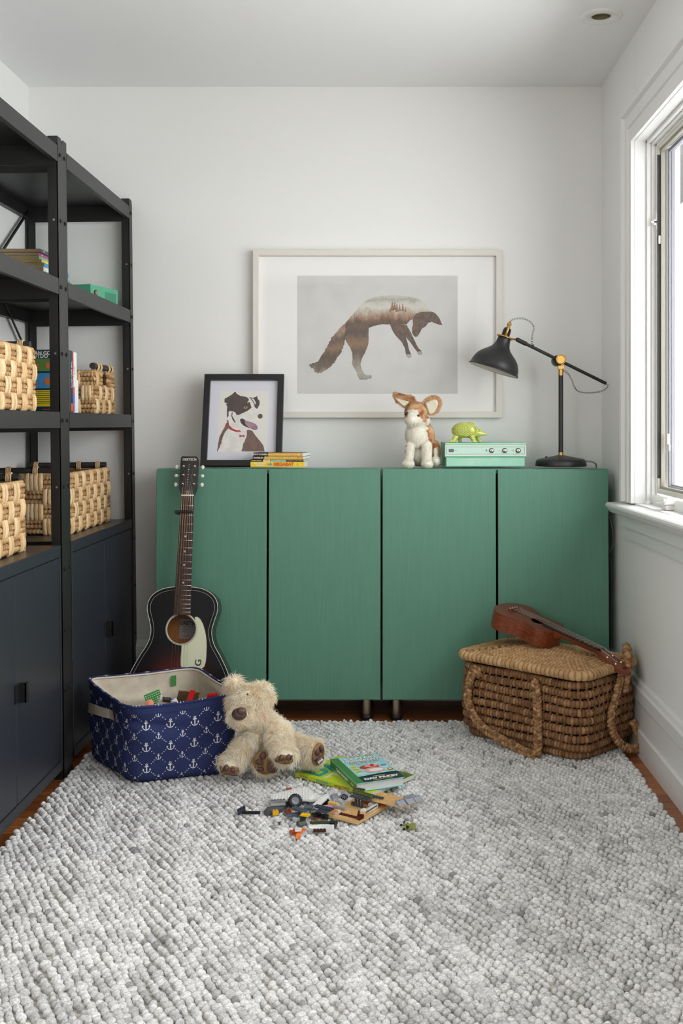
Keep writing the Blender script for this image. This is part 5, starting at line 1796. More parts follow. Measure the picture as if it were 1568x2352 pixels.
def fur(name, me, parent, count, length, colf, radius=0.00035, npt=5, seed=1, lie=0.5, down=0.0, keep=None, tuft=60.0, curl=0.3):
    rng = np.random.default_rng(seed)
    me.calc_loop_triangles()
    nt_ = len(me.loop_triangles)
    tri = np.empty(nt_ * 3, dtype=np.int32); me.loop_triangles.foreach_get('vertices', tri); tri = tri.reshape(-1, 3)
    co = np.empty(len(me.vertices) * 3); me.vertices.foreach_get('co', co); co = co.reshape(-1, 3)
    vn = np.empty(len(me.vertices) * 3); me.vertices.foreach_get('normal', vn); vn = vn.reshape(-1, 3)
    A, B_, C_ = co[tri[:, 0]], co[tri[:, 1]], co[tri[:, 2]]
    ar = np.linalg.norm(np.cross(B_ - A, C_ - A), axis=1)
    idx = rng.choice(nt_, size=count, p=ar / ar.sum())
    u = rng.random((count, 2)); fl = u.sum(1) > 1; u[fl] = 1 - u[fl]
    w0 = 1 - u.sum(1)
    P = A[idx] * w0[:, None] + B_[idx] * u[:, :1] + C_[idx] * u[:, 1:]
    Nn = vn[tri[idx, 0]] * w0[:, None] + vn[tri[idx, 1]] * u[:, :1] + vn[tri[idx, 2]] * u[:, 1:]
    Nn /= np.linalg.norm(Nn, axis=1)[:, None] + 1e-9
    if keep is not None:
        k = np.array([keep(Vector(p)) for p in P]); P, Nn = P[k], Nn[k]
    n = len(P)
    # combing direction: coherent tufts from noise
    F_ = np.array([noise.noise_vector(Vector(p) * tuft) for p in P])
    F2 = np.array([noise.noise_vector(Vector(p) * tuft * 0.25 + Vector((9, 3, 1))) for p in P])
    d = F_ * 0.8 + F2 * 1.0 + np.array([0, 0, -down]) + rng.normal(0, 0.25, (n, 3))
    d -= Nn * (d * Nn).sum(1)[:, None]
    Ls = np.array([length(Vector(p)) if callable(length) else length for p in P]) * rng.uniform(0.6, 1.15, n)
    t = np.linspace(0, 1, npt)
    pos = P[:, None, :] + (Nn[:, None, :] * (t * (1 - 0.35 * lie * t))[None, :, None] + d[:, None, :] * (lie * t ** 1.6)[None, :, None]) * Ls[:, None, None]
    pos += (rng.normal(0, 1, (n, 1, 3)) * (t ** 2)[None, :, None]) * Ls[:, None, None] * curl * 0.3
    cu = bpy.data.hair_curves.new(name)
    cu.add_curves([npt] * n)
    cu.attributes['position'].data.foreach_set('vector', pos.reshape(-1).astype(np.float32))
    ra = cu.attributes.get('radius') or cu.attributes.new('radius', 'FLOAT', 'POINT')
    rad = np.tile(radius * (1 - 0.8 * t), n)
    ra.data.foreach_set('value', rad.astype(np.float32))
    cols = np.array([(*colf(Vector(p)), 1.0) for p in P])
    cols[:, :3] *= rng.uniform(0.86, 1.1, n)[:, None]
    ca = cu.attributes.new('Col', 'FLOAT_COLOR', 'CURVE')
    ca.data.foreach_set('color', cols.astype(np.float32).reshape(-1))
    cu.materials.append(hair_mat(name + '_fibre'))
    o = bpy.data.objects.new(name, cu)
    C.objects.link(o)
    o.parent = parent
    o['kind'] = 'stuff'
    return o
def vcol(me, colf):
    ca = me.color_attributes.new('Col', 'FLOAT_COLOR', 'POINT')
    v = np.array([(*colf(vv.co), 1.0) for vv in me.vertices], dtype=np.float32)
    ca.data.foreach_set('color', v.reshape(-1))
def lnc(c): return lin(c)[:3]
def mixc(a, b, t):
    t = max(0, min(1, t))
    return tuple(a[i] * (1 - t) + b[i] * t for i in range(3))

# teddy dog slumped against the bin.  positions are metres around its own base point
TB = Vector((-0.33, 3.14, RZT))
teddy = empty('plush_teddy', TB, (0, 0, 0), 'fluffy cream plush teddy with brown nose and paw pads slumped against the navy bin', 'soft toy')
def tb(cx, cy, D): return at(490 + cx / 5.807, 1540 + cy / 5.807, D) - TB
def px5(n, D=3.1): return n / 5.807 * D / F
hc = tb(440, 450, 3.085)
mz = tb(345, 625, 3.04)
parts = [(hc, (0.050, 0.047, 0.050), None), (tb(560, 380, 3.09), (0.036, 0.036, 0.034), None), (tb(560, 600, 3.09), (0.040, 0.036, 0.036), None), (mz, (0.030, 0.030, 0.027), None), (tb(420, 600, 3.06), (0.036, 0.034, 0.030), None)]
parts += [(tb(275, 190, 3.09), (0.022, 0.014, 0.023), None), (tb(640, 270, 3.10), (0.028, 0.016, 0.022), None), (tb(710, 360, 3.105), (0.020, 0.014, 0.022), None)]
parts += limb(tb(600, 700, 3.12), 0.040, tb(800, 900, 3.16), 0.052) + [(tb(900, 980, 3.165), (0.052, 0.045, 0.040), None)]
parts += limb(tb(520, 860, 3.09), 0.026, tb(300, 1180, 3.075), 0.028) + [(tb(240, 1240, 3.07), (0.030, 0.032, 0.026), None)]
parts += limb(tb(760, 1020, 3.13), 0.030, tb(700, 1200, 3.10), 0.034) + [(tb(695, 1222, 3.085), (0.036, 0.020, 0.034), None)]
parts += limb(tb(850, 850, 3.08), 0.030, tb(940, 1110, 3.035), 0.028) + [(tb(955, 1140, 3.03), (0.029, 0.026, 0.024), None)]
parts += limb(tb(1000, 980, 3.16), 0.030, tb(1290, 1120, 3.13), 0.033) + [(tb(1345, 1110, 3.12), (0.028, 0.030, 0.036), None)]
me = blob_mesh(parts, 0.0035, 8)
CRM, TAN_, BRN = lnc((255, 247, 226)), lnc((238, 210, 172)), lnc((170, 124, 86))
def bearcol(p):
    n_ = noise.noise(p * 28 + Vector((3, 1, 2))) * 0.5 + noise.noise(p * 70) * 0.35
    return mixc(CRM, TAN_, 0.22 + n_ * 1.1)
bo = bpy.data.objects.new('body', me); C.objects.link(bo); bo.parent = teddy
vcol(me, bearcol)
me.materials.append(attr_mat('plush_skin', 1.0, 200, 0.8, 1.0))
soles = [(tb(690, 1225, 3.055), px5(165), 0.03), (tb(1405, 1125, 3.085), px5(130), 0.03), (tb(225, 1320, 3.035), px5(120), 0.022), (tb(945, 1180, 2.998), px5(110), 0.02), (tb(345, 580, 3.0), 0.021, 0.02)]
def keep(p):
    for c, r, th in soles:
        d = p - c
        if math.hypot(d.x, d.z) < r * 0.88 and abs(d.y) < th + 0.012: return False
    return True
def blen(p):
    return 0.0135 if (p - mz).length < 0.04 else 0.0185
fur('fur', me, bo, 42000, blen, bearcol, 0.00052, 6, 5, lie=0.95, down=0.6, keep=keep, tuft=70, curl=0.5)
M_pad = mat('brown_satin_pad', (98, 68, 62), 0.35, col2=(80, 54, 50), nscale=60, spec=0.6)
M_sole = mat('tan_sole_plush', (160, 126, 80), 0.8, col2=(112, 80, 46), nscale=140, stretch=(1, 1, 0.4), bump=0.002)
def disc_pad(name, cx, cy, rx, ry, D, th, m, tiltz=0, tiltx=0, roll=0):
    mb = MB()
    mb.ell((0, 0, 0), (px5(rx, D), th, px5(ry, D)), 24, 12, M=T(tb(cx, cy, D)) @ RZ(tiltz) @ RX(tiltx) @ RY(roll))
    return mb.build(name, m, bo)
disc_pad('sole', 690, 1225, 165, 160, 3.066, 0.008, M_sole)
for a in ((658, 1142, 46, 52, 30), (614, 1225, 58, 38, 15), (630, 1318, 50, 32, 10), (785, 1290, 78, 84, 0)):
    disc_pad('paw_pad', a[0], a[1], a[2], a[3], 3.060, 0.006, M_pad, 0, 0, a[4])
disc_pad('sole', 1395, 1120, 100, 155, 3.097, 0.009, M_sole, 40, 0, 12)
for a in ((1445, 1045, 30, 55, -15, 3.095), (1388, 1095, 38, 46, -15, 3.088), (1347, 1180, 38, 32, 0, 3.088), (1420, 1200, 70, 42, -38, 3.088)):
    disc_pad('paw_pad', a[0], a[1], a[2], a[3], a[5] - 0.003, 0.006, M_pad, 35, 0, a[4])
mb = MB()
mb.text('me', 0.014, T(tb(1424, 1205, 3.0765)) @ RZ(35) @ RX(90) @ RZ(35), 0, 0.0006)
mb.build('embroidery', M_print, bo)
disc_pad('sole', 215, 1335, 125, 55, 3.040, 0.012, M_sole, -12, -35, -12)
for a in ((172, 1300, 34, 46, -10), (255, 1325, 42, 30, 0), (105, 1310, 18, 45, -30), (245, 1385, 90, 18, 5)):
    disc_pad('paw_pad', a[0], a[1], a[2], a[3], 3.030, 0.006, M_pad, -10, -30, a[4])
disc_pad('sole', 945, 1190, 120, 60, 3.003, 0.012, M_sole, 0, -40, 5)
for a in ((905, 1165, 32, 44, 0), (1000, 1158, 32, 42, 15), (848, 1200, 30, 24, 20), (1040, 1160, 14, 34, 15)):
    disc_pad('paw_pad', a[0], a[1], a[2], a[3], 2.990, 0.006, M_pad, 0, -30, a[4])
mb = MB()
mb.ell((0, 0, 0), (px5(102, 3.0), 0.014, px5(82, 3.0)), 28, 16, M=T(tb(345, 582, 3.004)))
mb.ell((0, 0, 0), (px5(70, 3.0), 0.012, px5(55, 3.0)), 24, 14, M=T(tb(370, 545, 3.000)))
mb.build('nose', M_pad, bo)
M_eye = mat('glossy_dark_eye', (22, 14, 10), 0.08, coat=0.5)
mb = MB(); mb.ell(tb(455, 318, 3.036), 0.0032, 12, 8); mb.build('eye', mat('brown_eye', (120, 70, 40), 0.2), bo)

# seated fox toy on the cabinet
FB = Vector((0.105, 3.85, 0.8985))
pf = empty('plush_fox', FB, (0, 0, 0), 'seated plush fox with large ears and white chest on the green cabinet', 'soft toy')
def pb(cx, cy, D): return at(890 + cx / 11.2, 890 + cy / 11.2, D) - FB
def px1(n, D=3.84): return n / 11.2 * D / F
hd_c = pb(725, 650, 3.85)
parts = [(hd_c, (px1(285), 0.040, px1(280)), None), (pb(610, 830, 3.815), (px1(165), 0.036, px1(165)), None), (pb(760, 830, 3.83), (px1(230), 0.034, px1(170)), None), (pb(950, 850, 3.85), (px1(130), 0.02, px1(120)), None)]
parts += [(pb(735, 1220, 3.85), (px1(285), 0.042, px1(340)), None), (pb(960, 1300, 3.88), (px1(240), 0.045, px1(400)), None), (pb(850, 1720, 3.89), (px1(380), 0.05, px1(300)), None), (pb(740, 1020, 3.855), (px1(230), 0.036, px1(160)), None)]
parts += limb(pb(580, 1500, 3.83), px1(112), pb(540, 1900, 3.825), px1(108)) + [(pb(525, 1965, 3.81), (px1(150), 0.026, px1(100)), None)]
parts += limb(pb(1000, 1500, 3.83), px1(128), pb(1010, 1900, 3.82), px1(120)) + [(pb(1020, 1965, 3.805), (px1(148), 0.026, px1(100)), None)]
parts += [(pb(1220, 1650, 3.88), (px1(120), 0.05, px1(280)), None), (pb(1235, 1880, 3.85), (px1(100), 0.04, px1(130)), None)]
me = blob_mesh(parts, 0.0028, 4)
WHT, ORG, RST, CR2 = lnc((244, 240, 226)), lnc((216, 170, 126)), lnc((170, 108, 74)), lnc((234, 206, 164))
E1, E2 = pb(780, 755, 3.81), pb(490, 680, 3.815)
def foxcol(p):
    x = (p + FB).x * F / (p + FB).y * 11.2; 
    q = p + FB
    cx = (VX + q.x * F / q.y - 890) * 11.2
    cy = (VY - (q.z - CH) * F / q.y - 890) * 11.2
    nz = noise.noise(p * 90) * 60
    cx += nz; cy += nz
    front = q.y < 3.86
    patch = mixc(ORG, RST, 0.5 + 1.2 * noise.noise(p * 60 + Vector((4, 4, 4))))
    patch = mixc(patch, CR2, 0.3 + 0.8 * noise.noise(p * 45))
    if cy < 1000:
        if not front: return patch
        if cy < 560: return patch
        if 540 < cx < 790 and cy > 570: return WHT
        if cx < 500 and cy < 780: return patch
        if 760 < cx < 1040 and cy < 760 + (cx - 790) * 0.1: return patch
        if cx > 870 and cy < 900 and cx < 1010 and cy < 1180 - (cx - 800) * 1.4: return patch
        return WHT
    if cx > 1015 and q.y > 3.835 and cy < 1780: return patch
    if cx < 470 and 1300 < cy < 1700: return patch
    if q.y > 3.87: return patch
    return WHT
bo = bpy.data.objects.new('body', me); C.objects.link(bo); bo.parent = pf
vcol(me, foxcol); me.materials.append(attr_mat('fox_plush_skin', 1.0, 300, 0.8, 1.0))
fur('fur', me, bo, 34000, 0.0052, foxcol, 0.00024, 4, 9, lie=0.8, down=0.8, tuft=90, curl=0.3)
def ear(name, outer, inner, D, curve):
    mb = MB()
    po = [pb(x, y, D) for x, y in outer]
    n = len(po)
    cen = sum(po, Vector()) / n
    vs = [p + Vector((0, 0.0, 0)) for p in po] + [p * 0.9 + cen * 0.1 + Vector((0, 0.010, 0)) for p in po] + [cen + Vector((0, 0.016, 0)), cen + Vector((0, 0.004, 0))]
    fs = [(i, (i + 1) % n, n + (i + 1) % n, n + i) for i in range(n)] + [(n + i, n + (i + 1) % n, 2 * n) for i in range(n)] + [((i + 1) % n, i, 2 * n + 1) for i in range(n)]
    mb.add(vs, fs, 0, True)
    o = mb.build('ear', [attr_mat(name + '_skin', 1.0, 300, 0.8, 1.0)], bo)
    vcol(o.data, lambda p: mixc(ORG, CR2, 0.5 + noise.noise(p * 90)))
    fur('fur', o.data, o, 5200, 0.0075, lambda p: mixc(ORG, mixc(CR2, RST, noise.noise(p * 60) * 2), 0.5 + noise.noise(p * 120)), 0.00026, 4, 3, lie=0.7, tuft=100,
        keep=lambda p: not (abs(p.y - cen.y) < 0.0045 and inside2(p, inner, D)))
    mb = MB()
    pi_ = [pb(x, y, D - 0.0035) for x, y in inner]
    ci = sum(pi_, Vector()) / len(pi_)
    m_ = len(pi_)
    mb.add(pi_ + [p * 0.6 + ci * 0.4 + Vector((0, 0.0015, 0)) for p in pi_] + [ci + Vector((0, 0.002, 0))] + [p + Vector((0, 0.004, 0)) for p in pi_],
           [(i, (i + 1) % m_, m_ + (i + 1) % m_, m_ + i) for i in range(m_)] + [(m_ + i, m_ + (i + 1) % m_, 2 * m_) for i in range(m_)] + [(i, 2 * m_ + 1 + i, 2 * m_ + 1 + (i + 1) % m_, (i + 1) % m_) for i in range(m_)], 0, True)
    mb.build('ear_lining', mat('ear_lining_felt', (208, 202, 180), 0.9), o)
def inside2(p, poly, D):
    q = p + FB
    cx = (VX + q.x * F / q.y - 890) * 11.2; cy = (VY - (q.z - CH) * F / q.y - 890) * 11.2
    c = False
    n = len(poly)
    for i in range(n):
        x1, y1 = poly[i]; x2, y2 = poly[(i + 1) % n]
        if (y1 > cy) != (y2 > cy) and cx < (x2 - x1) * (cy - y1) / (y2 - y1) + x1: c = not c
    return c
ear('ear_left', [(150, 130), (200, 120), (300, 165), (430, 195), (600, 210), (690, 260), (730, 340), (700, 400), (620, 420), (540, 470), (470, 520), (400, 500), (330, 440), (220, 380), (170, 270), (140, 220)],
    [(172, 250), (260, 285), (400, 325), (545, 365), (520, 420), (440, 500), (380, 450), (290, 370), (215, 310)], 3.845, 0)
ear('ear_right', [(860, 420), (960, 310), (1080, 240), (1220, 215), (1320, 250), (1370, 330), (1380, 430), (1340, 560), (1260, 660), (1150, 710), (1060, 700), (1010, 620), (960, 520), (880, 480)],
    [(960, 390), (1100, 340), (1220, 305), (1280, 340), (1295, 420), (1255, 540), (1190, 640), (1110, 695), (1050, 670), (1030, 590), (990, 480)], 3.850, 0)
for e in (E1, E2):
    mb = MB(); mb.ell(e + Vector((0, -0.004, 0)), (px1(50), 0.006, px1(50)), 18, 12); mb.build('eye', M_eye, bo)
mb = MB()
mb.tube([pb(700, 790, 3.792), pb(708, 860, 3.789), pb(690, 930, 3.789), pb(665, 980, 3.792)], 0.0009, 6)
mb.build('mouth_stitch', mat('tan_thread', (150, 110, 80), 0.8), bo)

# ---------------------------------------------------------------- ceramic hedgehog
M_lime = mat('lime_glaze', (188, 196, 92), 0.12, coat=0.5, spec=0.6)
BXZ = 0.9855
HB = Vector(((1074 - VX) * 3.84 / F, 3.84, BXZ))
hh = empty('ceramic_hedgehog', HB, (0, 0, 0), 'lime green glazed ceramic hedgehog on top of the mint box', 'figurine')
def hb_(cx, cy, D=3.84): return at(1000 + cx / 7.127, 960 + cy / 7.127, D) - HB + Vector((0, 0, 0.0))
def px7(n, D=3.84): return n / 7.127 * D / F
parts = [(hb_(440, 215), (px7(180), 0.030, px7(115)), None), (hb_(560, 200), (px7(120), 0.030, px7(135)), None)]
parts += limb(hb_(600, 215), px7(105), hb_(700, 245), px7(62), 6) + limb(hb_(700, 245), px7(62), hb_(822, 262), px7(20), 8) + [(hb_(836, 262), (px7(18),) * 3, None)]
parts += limb(hb_(330, 310, 3.83), px7(50), hb_(295, 370, 3.825), px7(34)) + limb(hb_(295, 378, 3.82), px7(28), hb_(245, 385, 3.82), px7(24))
parts += limb(hb_(590, 290, 3.83), px7(52), hb_(620, 370, 3.82), px7(30)) + limb(hb_(615, 380, 3.815), px7(26), hb_(650, 385, 3.815), px7(22))
parts += limb(hb_(390, 300, 3.86), px7(45), hb_(400, 380, 3.86), px7(28)) + limb(hb_(690, 320, 3.86), px7(40), hb_(715, 382, 3.86), px7(26)) + [(hb_(735, 386, 3.86), (px7(26), px7(22), px7(20)), None)]
me = blob_mesh(parts, 0.0016, 5)
me.materials.append(M_lime)
bo = bpy.data.objects.new('body', me); C.objects.link(bo); bo.parent = hh
mb = MB()
cB = hb_(455, 212)
rx_, ry_, rz_ = px7(196), 0.0330, px7(136)
for j in range(9):
    th = R(-22 + j * 13.5)
    nrow = 26
    for i in range(nrow):
        # rings around the long (x) axis
        pass
for j in range(12):
    xx = -0.93 + j * 0.135
    rr_ = math.sqrt(max(0, 1 - xx * xx))
    nn = max(6, int(30 * rr_))
    for i in range(nn):
        a = 2 * PI * (i + 0.5 * (j % 2)) / nn
        if math.sin(a) < -0.62: continue
        if xx > 0.62: continue
        p = cB + Vector((rx_ * xx, -ry_ * rr_ * math.cos(a), rz_ * rr_ * math.sin(a)))
        lift = 0.003 * max(0, xx + 0.1) if xx > 0 else 0
        nrm = Vector((xx / rx_, -rr_ * math.cos(a) / ry_, rr_ * math.sin(a) / rz_)).normalized()
        mb.ell((0, 0, 0), (0.0030, 0.0052, 0.0022), 8, 5, M=T(p + nrm * (-0.0004 + lift)) @ nrm.to_track_quat('Z', 'X').to_matrix().to_4x4() @ RZ(0))
mb.build('spines', M_lime, hh)
mb = MB()
mb.torus((0, 0, 0), px7(52), 0.0014, 24, 6, M=T(hb_(632, 205, 3.816)) @ RX(90) @ RY(0) @ S(0.8, 1.25, 1))
mb.torus((0, 0, 0), px7(24), 0.0011, 20, 6, M=T(hb_(698, 205, 3.822)) @ RX(90) @ RZ(0) @ RY(25))
mb.build('ear_relief', M_lime, hh)

# ---------------------------------------------------------------- mint boxes styled like a record player
M_mint = mat('mint_paper', (150, 206, 178), 0.55, col2=(170, 214, 190), nscale=18, contrast=(0.3, 0.7))
M_mintd = mat('mint_dark_paper', (96, 172, 140), 0.55)
M_mintp = mat('mint_panel', (192, 220, 206), 0.5)
M_creamp = mat('cream_paper', (226, 222, 208), 0.5)
M_boxin = mat('box_side_olive', (96, 112, 86), 0.6, col2=(120, 134, 104), nscale=10)
M_ink = mat('black_ink', (34, 34, 36), 0.5)
def radio_box():
    root = empty('mint_storage_box', label='mint green storage box styled like a record player under the ceramic hedgehog', cat='box')
    W, Dd, hl, hb2 = 0.289, 0.21, 0.0515, 0.0335
    mb = MB()
    mb.box(0, W, 0, Dd, 0, 0.0025, 1)
    mb.box(0.0045, W - 0.005, 0.0035, Dd - 0.004, 0.0025, hb2 + 0.012, 0)
    mb.build('base_tray', [M_mint, M_mintd], root, bevel=0.0005)
    mb = MB()
    mb.box(0, W, 0.0, Dd, hb2, hb2 + hl, 0)
    lid = mb.build('lid', [M_mint], root, bevel=0.0007)
    mb = MB()
    y = -0.0004
    z0 = hb2
    def r_(x0, x1, za, zb, k, mi): mb.box(x0, x1, y - 0.0002 * k, y + 0.0006 - 0.0002 * k, z0 + za, z0 + zb, mi)
    r_(0.0006, W - 0.0006, 0.0, 0.0045, 0, 1)
    r_(0.0, W, 0.0055, 0.0425, 0, 2)
    r_(0.0035, W - 0.0045, 0.0105, 0.0385, 1, 1)
    r_(0.0055, W - 0.0065, 0.0122, 0.0365, 2, 3)
    r_(0.0, W, 0.0440, 0.0446, 0, 4)
    r_(0.012, 0.0305, 0.0185, 0.0300, 3, 5)
    mb.text('II  //', 0.006, T(0.0385, y - 0.0008, z0 + 0.0240) @ RX(90), 4)
    mb.text('&', 0.011, T(0.147, y - 0.0008, z0 + 0.0240) @ RX(90), 4)
    mb.text("?:", 0.009, T(0.193, y - 0.0008, z0 + 0.0245) @ RX(90) @ RZ(20), 4)
    mb.text('<(', 0.009, T(0.240, y - 0.0008, z0 + 0.0240) @ RX(90), 4)
    mb.build('front_panel', [M_mint, M_mintd, M_creamp, M_mintp, M_ink, mat('display_grey', (98, 100, 108), 0.3)], lid)
    for x in (0.1655, 0.2125, 0.2605):
        mb = MB()
        mb.lathe([(0.0088, 0), (0.0088, 0.002), (0.0080, 0.0028), (0, 0.0028)], 32, 1, T(x, y - 0.0008, z0 + 0.0242) @ RX(90))
        mb.lathe([(0.0066, 0.0028), (0.0066, 0.0052), (0.006, 0.0058), (0, 0.0058)], 32, 0, T(x, y - 0.0008, z0 + 0.0242) @ RX(90))
        mb.cbox((0, 0, 0), (0.0012, 0.0006, 0.012), 1, T(x, y - 0.0068, z0 + 0.0242) @ RY(35))
        mb.build('knob', [M_nick, M_ink], lid)
    return root
rb = radio_box()
rb.location = ((1022.3 - VX) * 3.80 / F, 3.80, 0.8995)
rb.rotation_euler = (0, 0, R(1.8))
g2 = empty('green_keepsake_box', (-1.052, 3.780, shz(1.482, -1.05) + 0.001), (0, LEAN, R(77)), 'green box with a round clasp lying at the far end of the second shelf', 'box')
mb = MB(); mb.box(0, 0.205, -0.0, 0.29, 0, 0.066, 0)
M_g2 = mat('jade_paper', (84, 168, 132), 0.55, col2=(94, 178, 142), nscale=16); 
mb.build('body', M_g2, g2, bevel=0.001)
mb = MB()
mb.box(0.105, 0.190, -0.0006, 0.0, 0.006, 0.050, 0)
mb.build('grille', mat('jade_dark', (66, 140, 108), 0.6), g2)
mb = MB()
mb.cyl((0.034, 0.0, 0.038), (0.034, -0.003, 0.038), 0.011, n=24, mi=0); mb.cyl((0.034, -0.003, 0.038), (0.034, -0.0045, 0.038), 0.006, n=24, mi=1)
mb.build('clasp', [mat('clasp_dark', (70, 52, 44), 0.5), mat('clasp_rust', (196, 120, 92), 0.5)], g2)

# ---------------------------------------------------------------- books
M_page = mat('book_pages', (232, 228, 216), 0.85, col2=(214, 208, 192), nscale=300, stretch=(0.2, 0.2, 8))
M_pagew = mat('white_pages', (236, 236, 234), 0.85, col2=(214, 214, 212), nscale=300, stretch=(0.2, 0.2, 8))
M_pagey = mat('yellowed_pages', (190, 170, 128), 0.9, col2=(160, 140, 100), nscale=260, stretch=(0.2, 0.2, 8))
def book(W, H, Tk, cov, page, label, group=None, hard=0.0, spine=None, name='book'):
    "lying book: spine along x at y=0, pages towards +y, thickness z. W along spine, H cover depth"
    root = empty(name, label=label, cat='book', group=group)
    c = 0.0008 if not hard else 0.0022
    mb = MB()
    mb.box(0, W, 0, H, 0, c, 0)
    mb.box(0, W, 0, H, Tk - c, Tk, 0)
    mb.box(0, W, 0, c, c, Tk - c, 1 if spine else 0)
    cv = mb.build('cover', [cov, spine or cov], root, bevel=0.0004)
    i = 0.0004 if not hard else 0.0035
    mb = MB(); mb.box(i, W - i, c, H - i, c, Tk - c, 0)
    mb.build('pages', page, root)
    return root, cv
M_yel = mat('yellow_cover', (240, 208, 48), 0.4)
M_ora = mat('amber_cover', (226, 172, 60), 0.4)
M_blk = mat('black_cover', (30, 28, 28), 0.4)
M_aqua = mat('aqua_band', (130, 206, 190), 0.4)
M_crb = mat('cream_band', (240, 226, 190), 0.4)
M_redt = mat('orange_red_letters', (220, 96, 48), 0.4)
M_wht = mat('white_letters', (238, 236, 228), 0.5)
M_goldt = mat('pale_yellow_letters', (244, 228, 160), 0.5)
sp_ = 3.795 / F
GP = 'paperbacks stacked on the left green cabinet'
def stack_book(x0, x1, zb, tk, rot, cov, page, label, deco):
    W = (x1 - x0) * sp_ / math.cos(R(rot))
    r_, cv = book(W, 0.130, tk, cov, page, label, GP)
    r_.location = ((x0 - VX) * sp_, 3.795 + (0.0 if rot > -3 else 0.012), zb)
    r_.rotation_euler = (0, 0, R(rot))
    mb = MB(); deco(mb, W, tk)
    mb.build('spine_print', [M_blk, M_ora, M_aqua, M_crb, M_redt, M_wht, M_goldt, M_ink, mat('bat_grey', (150, 150, 160), 0.5)], cv)
def st(mb, s, size, x, z, mi, bold=0.0, al='CENTER', sx=1.0, y=-0.0009): mb.text(s, size, T(x, y, z) @ RX(90), mi, bold, al, sx)
def band(mb, x0, x1, tk, mi, y=-0.0004): mb.box(x0, x1, y, y + 0.0003, 0, tk, mi)
zb = 0.8990
def d4(mb, W, tk):
    st(mb, 'MEGABAT', 0.0150, W * 0.615, tk * .5, 4, 0.0009, sx=1.05)
    st(mb, 'ANNA HUMPHREY', 0.0052, W * 0.175, tk * .70, 5, 0.0002); st(mb, 'KASS REICH', 0.0052, W * 0.175, tk * .32, 5, 0.0002)
    for (a, b_) in ((0.330, 0.5), (0.385, 0.52)):
        mb.prism([(W * a + 0.004 * math.cos(k * PI / 5), tk * b_ + 0.0045 * math.sin(k * PI / 5) * (1 if k % 2 else .7)) for k in range(10)], 0, 0.0003, 8, T(0, -0.0005, 0) @ FACE)
    mb.box(W * .352, W * .372, -0.0009, -0.0005, tk * .25, tk * .75, 8)
    mb.box(W * .872, W * .880, -0.0006, -0.0002, tk * .28, tk * .72, 4)
    st(mb, 'tundra', 0.0045, W * 0.925, tk * .5, 6)
stack_book(575.0, 699.2, zb, 0.0186, -0.5, M_yel, M_pagew, 'thick yellow paperback with large orange title, bottom of the stack on the green cabinet', d4)
def d3(mb, W, tk):
    band(mb, W * .245, W * .375, tk, 3); band(mb, W * .385, W * .67, tk, 2)
    st(mb, 'ALL FALL DOWN', 0.0046, W * .12, tk * .5, 6, 0.0001); st(mb, 'NATE', 0.0048, W * .31, tk * .5, 4, 0.0002); st(mb, 'WORST', 0.0045, W * .53, tk * .5, 5); st(mb, 'NOT THE WORST AT BEST OF BAD', 0.0040, W * .81, tk * .5, 5)
stack_book(573.4, 696.6, zb + 0.0188, 0.0074, -3.5, M_blk, M_pagew, 'thin black paperback with an aqua band on its spine, third from the top', d3)
def d2(mb, W, tk):
    band(mb, W * .232, W * .998, tk, 1)
    st(mb, 'DORBLE', 0.0080, W * .10, tk * .5, 5, 0.0002); st(mb, 'The JELLY POWERS and the CRAFT of DOOM', 0.0066, W * .52, tk * .5, 6, 0.0002); st(mb, 'AB', 0.005, W * .94, tk * .5, 6)
    mb.prism([(W * .20 + 0.0035 * math.cos(k * PI / 5), tk * .5 + 0.0038 * math.sin(k * PI / 5) * (1 if k % 2 else .6)) for k in range(10)], 0, 0.0003, 8, T(0, -0.0006, 0) @ FACE)
stack_book(579.2, 696.0, zb + 0.0264, 0.0110, -6.5, M_blk, M_pagew, 'amber and black paperback with a shorter black band, second from the top', d2)
def d1(mb, W, tk):
    band(mb, W * .312, W * .998, tk, 1)
    st(mb, 'JENNY DORBLE', 0.0078, W * .135, tk * .5, 5, 0.0002); st(mb, 'The JELLY POWERS and the CRAFT of DOOM', 0.0068, W * .60, tk * .5, 6, 0.0002)
    for a, c_ in ((.275, 8), (.93, 5)):
        mb.prism([(W * a + 0.0038 * math.cos(k * PI / 5), tk * .5 + 0.0038 * math.sin(k * PI / 5) * (1 if k % 2 else .6)) for k in range(10)], 0, 0.0003, c_, T(0, -0.0006, 0) @ FACE)
stack_book(580.4, 695.0, zb + 0.0376, 0.0130, -8.0, M_blk, M_pagew, 'amber and black paperback with a longer black band, top of the stack', d1)

# standing books on the eye level shelf
GS = 'books standing on the eye-level shelf'
def stand(y0, tk, H, Dp, cov, page, label, xs=-1.004, lv=1.087, deco=None, mats=None, lean=0):
    "spine faces the aisle (+x)"
    root = empty('book', (xs, y0, shz(lv, xs) + 0.001), (0, LEAN, 0), label, 'book', GS)
    mb = MB()
    mb.box(-Dp, 0, 0, 0.0010, 0, H, 0); mb.box(-Dp, 0, tk - 0.0010, tk, 0, H, 0); mb.box(-0.001, 0, 0.001, tk - 0.001, 0, H, 0)
    cv = mb.build('cover', cov, root, bevel=0.0004)
    mb = MB(); mb.box(-Dp + 0.002, -0.001, 0.001, tk - 0.001, 0.0015, H - 0.0015)
    mb.build('pages', page, root)
    if deco:
        mb = MB(); deco(mb, H, tk, Dp); mb.build('cover_print', mats, cv)
    return root
def vt(mb, s, size, y, z, mi, bold=0.0002): mb.text(s, size, T(0.0004, y, z) @ RZ(90) @ RX(90) @ RZ(-90), mi, bold)
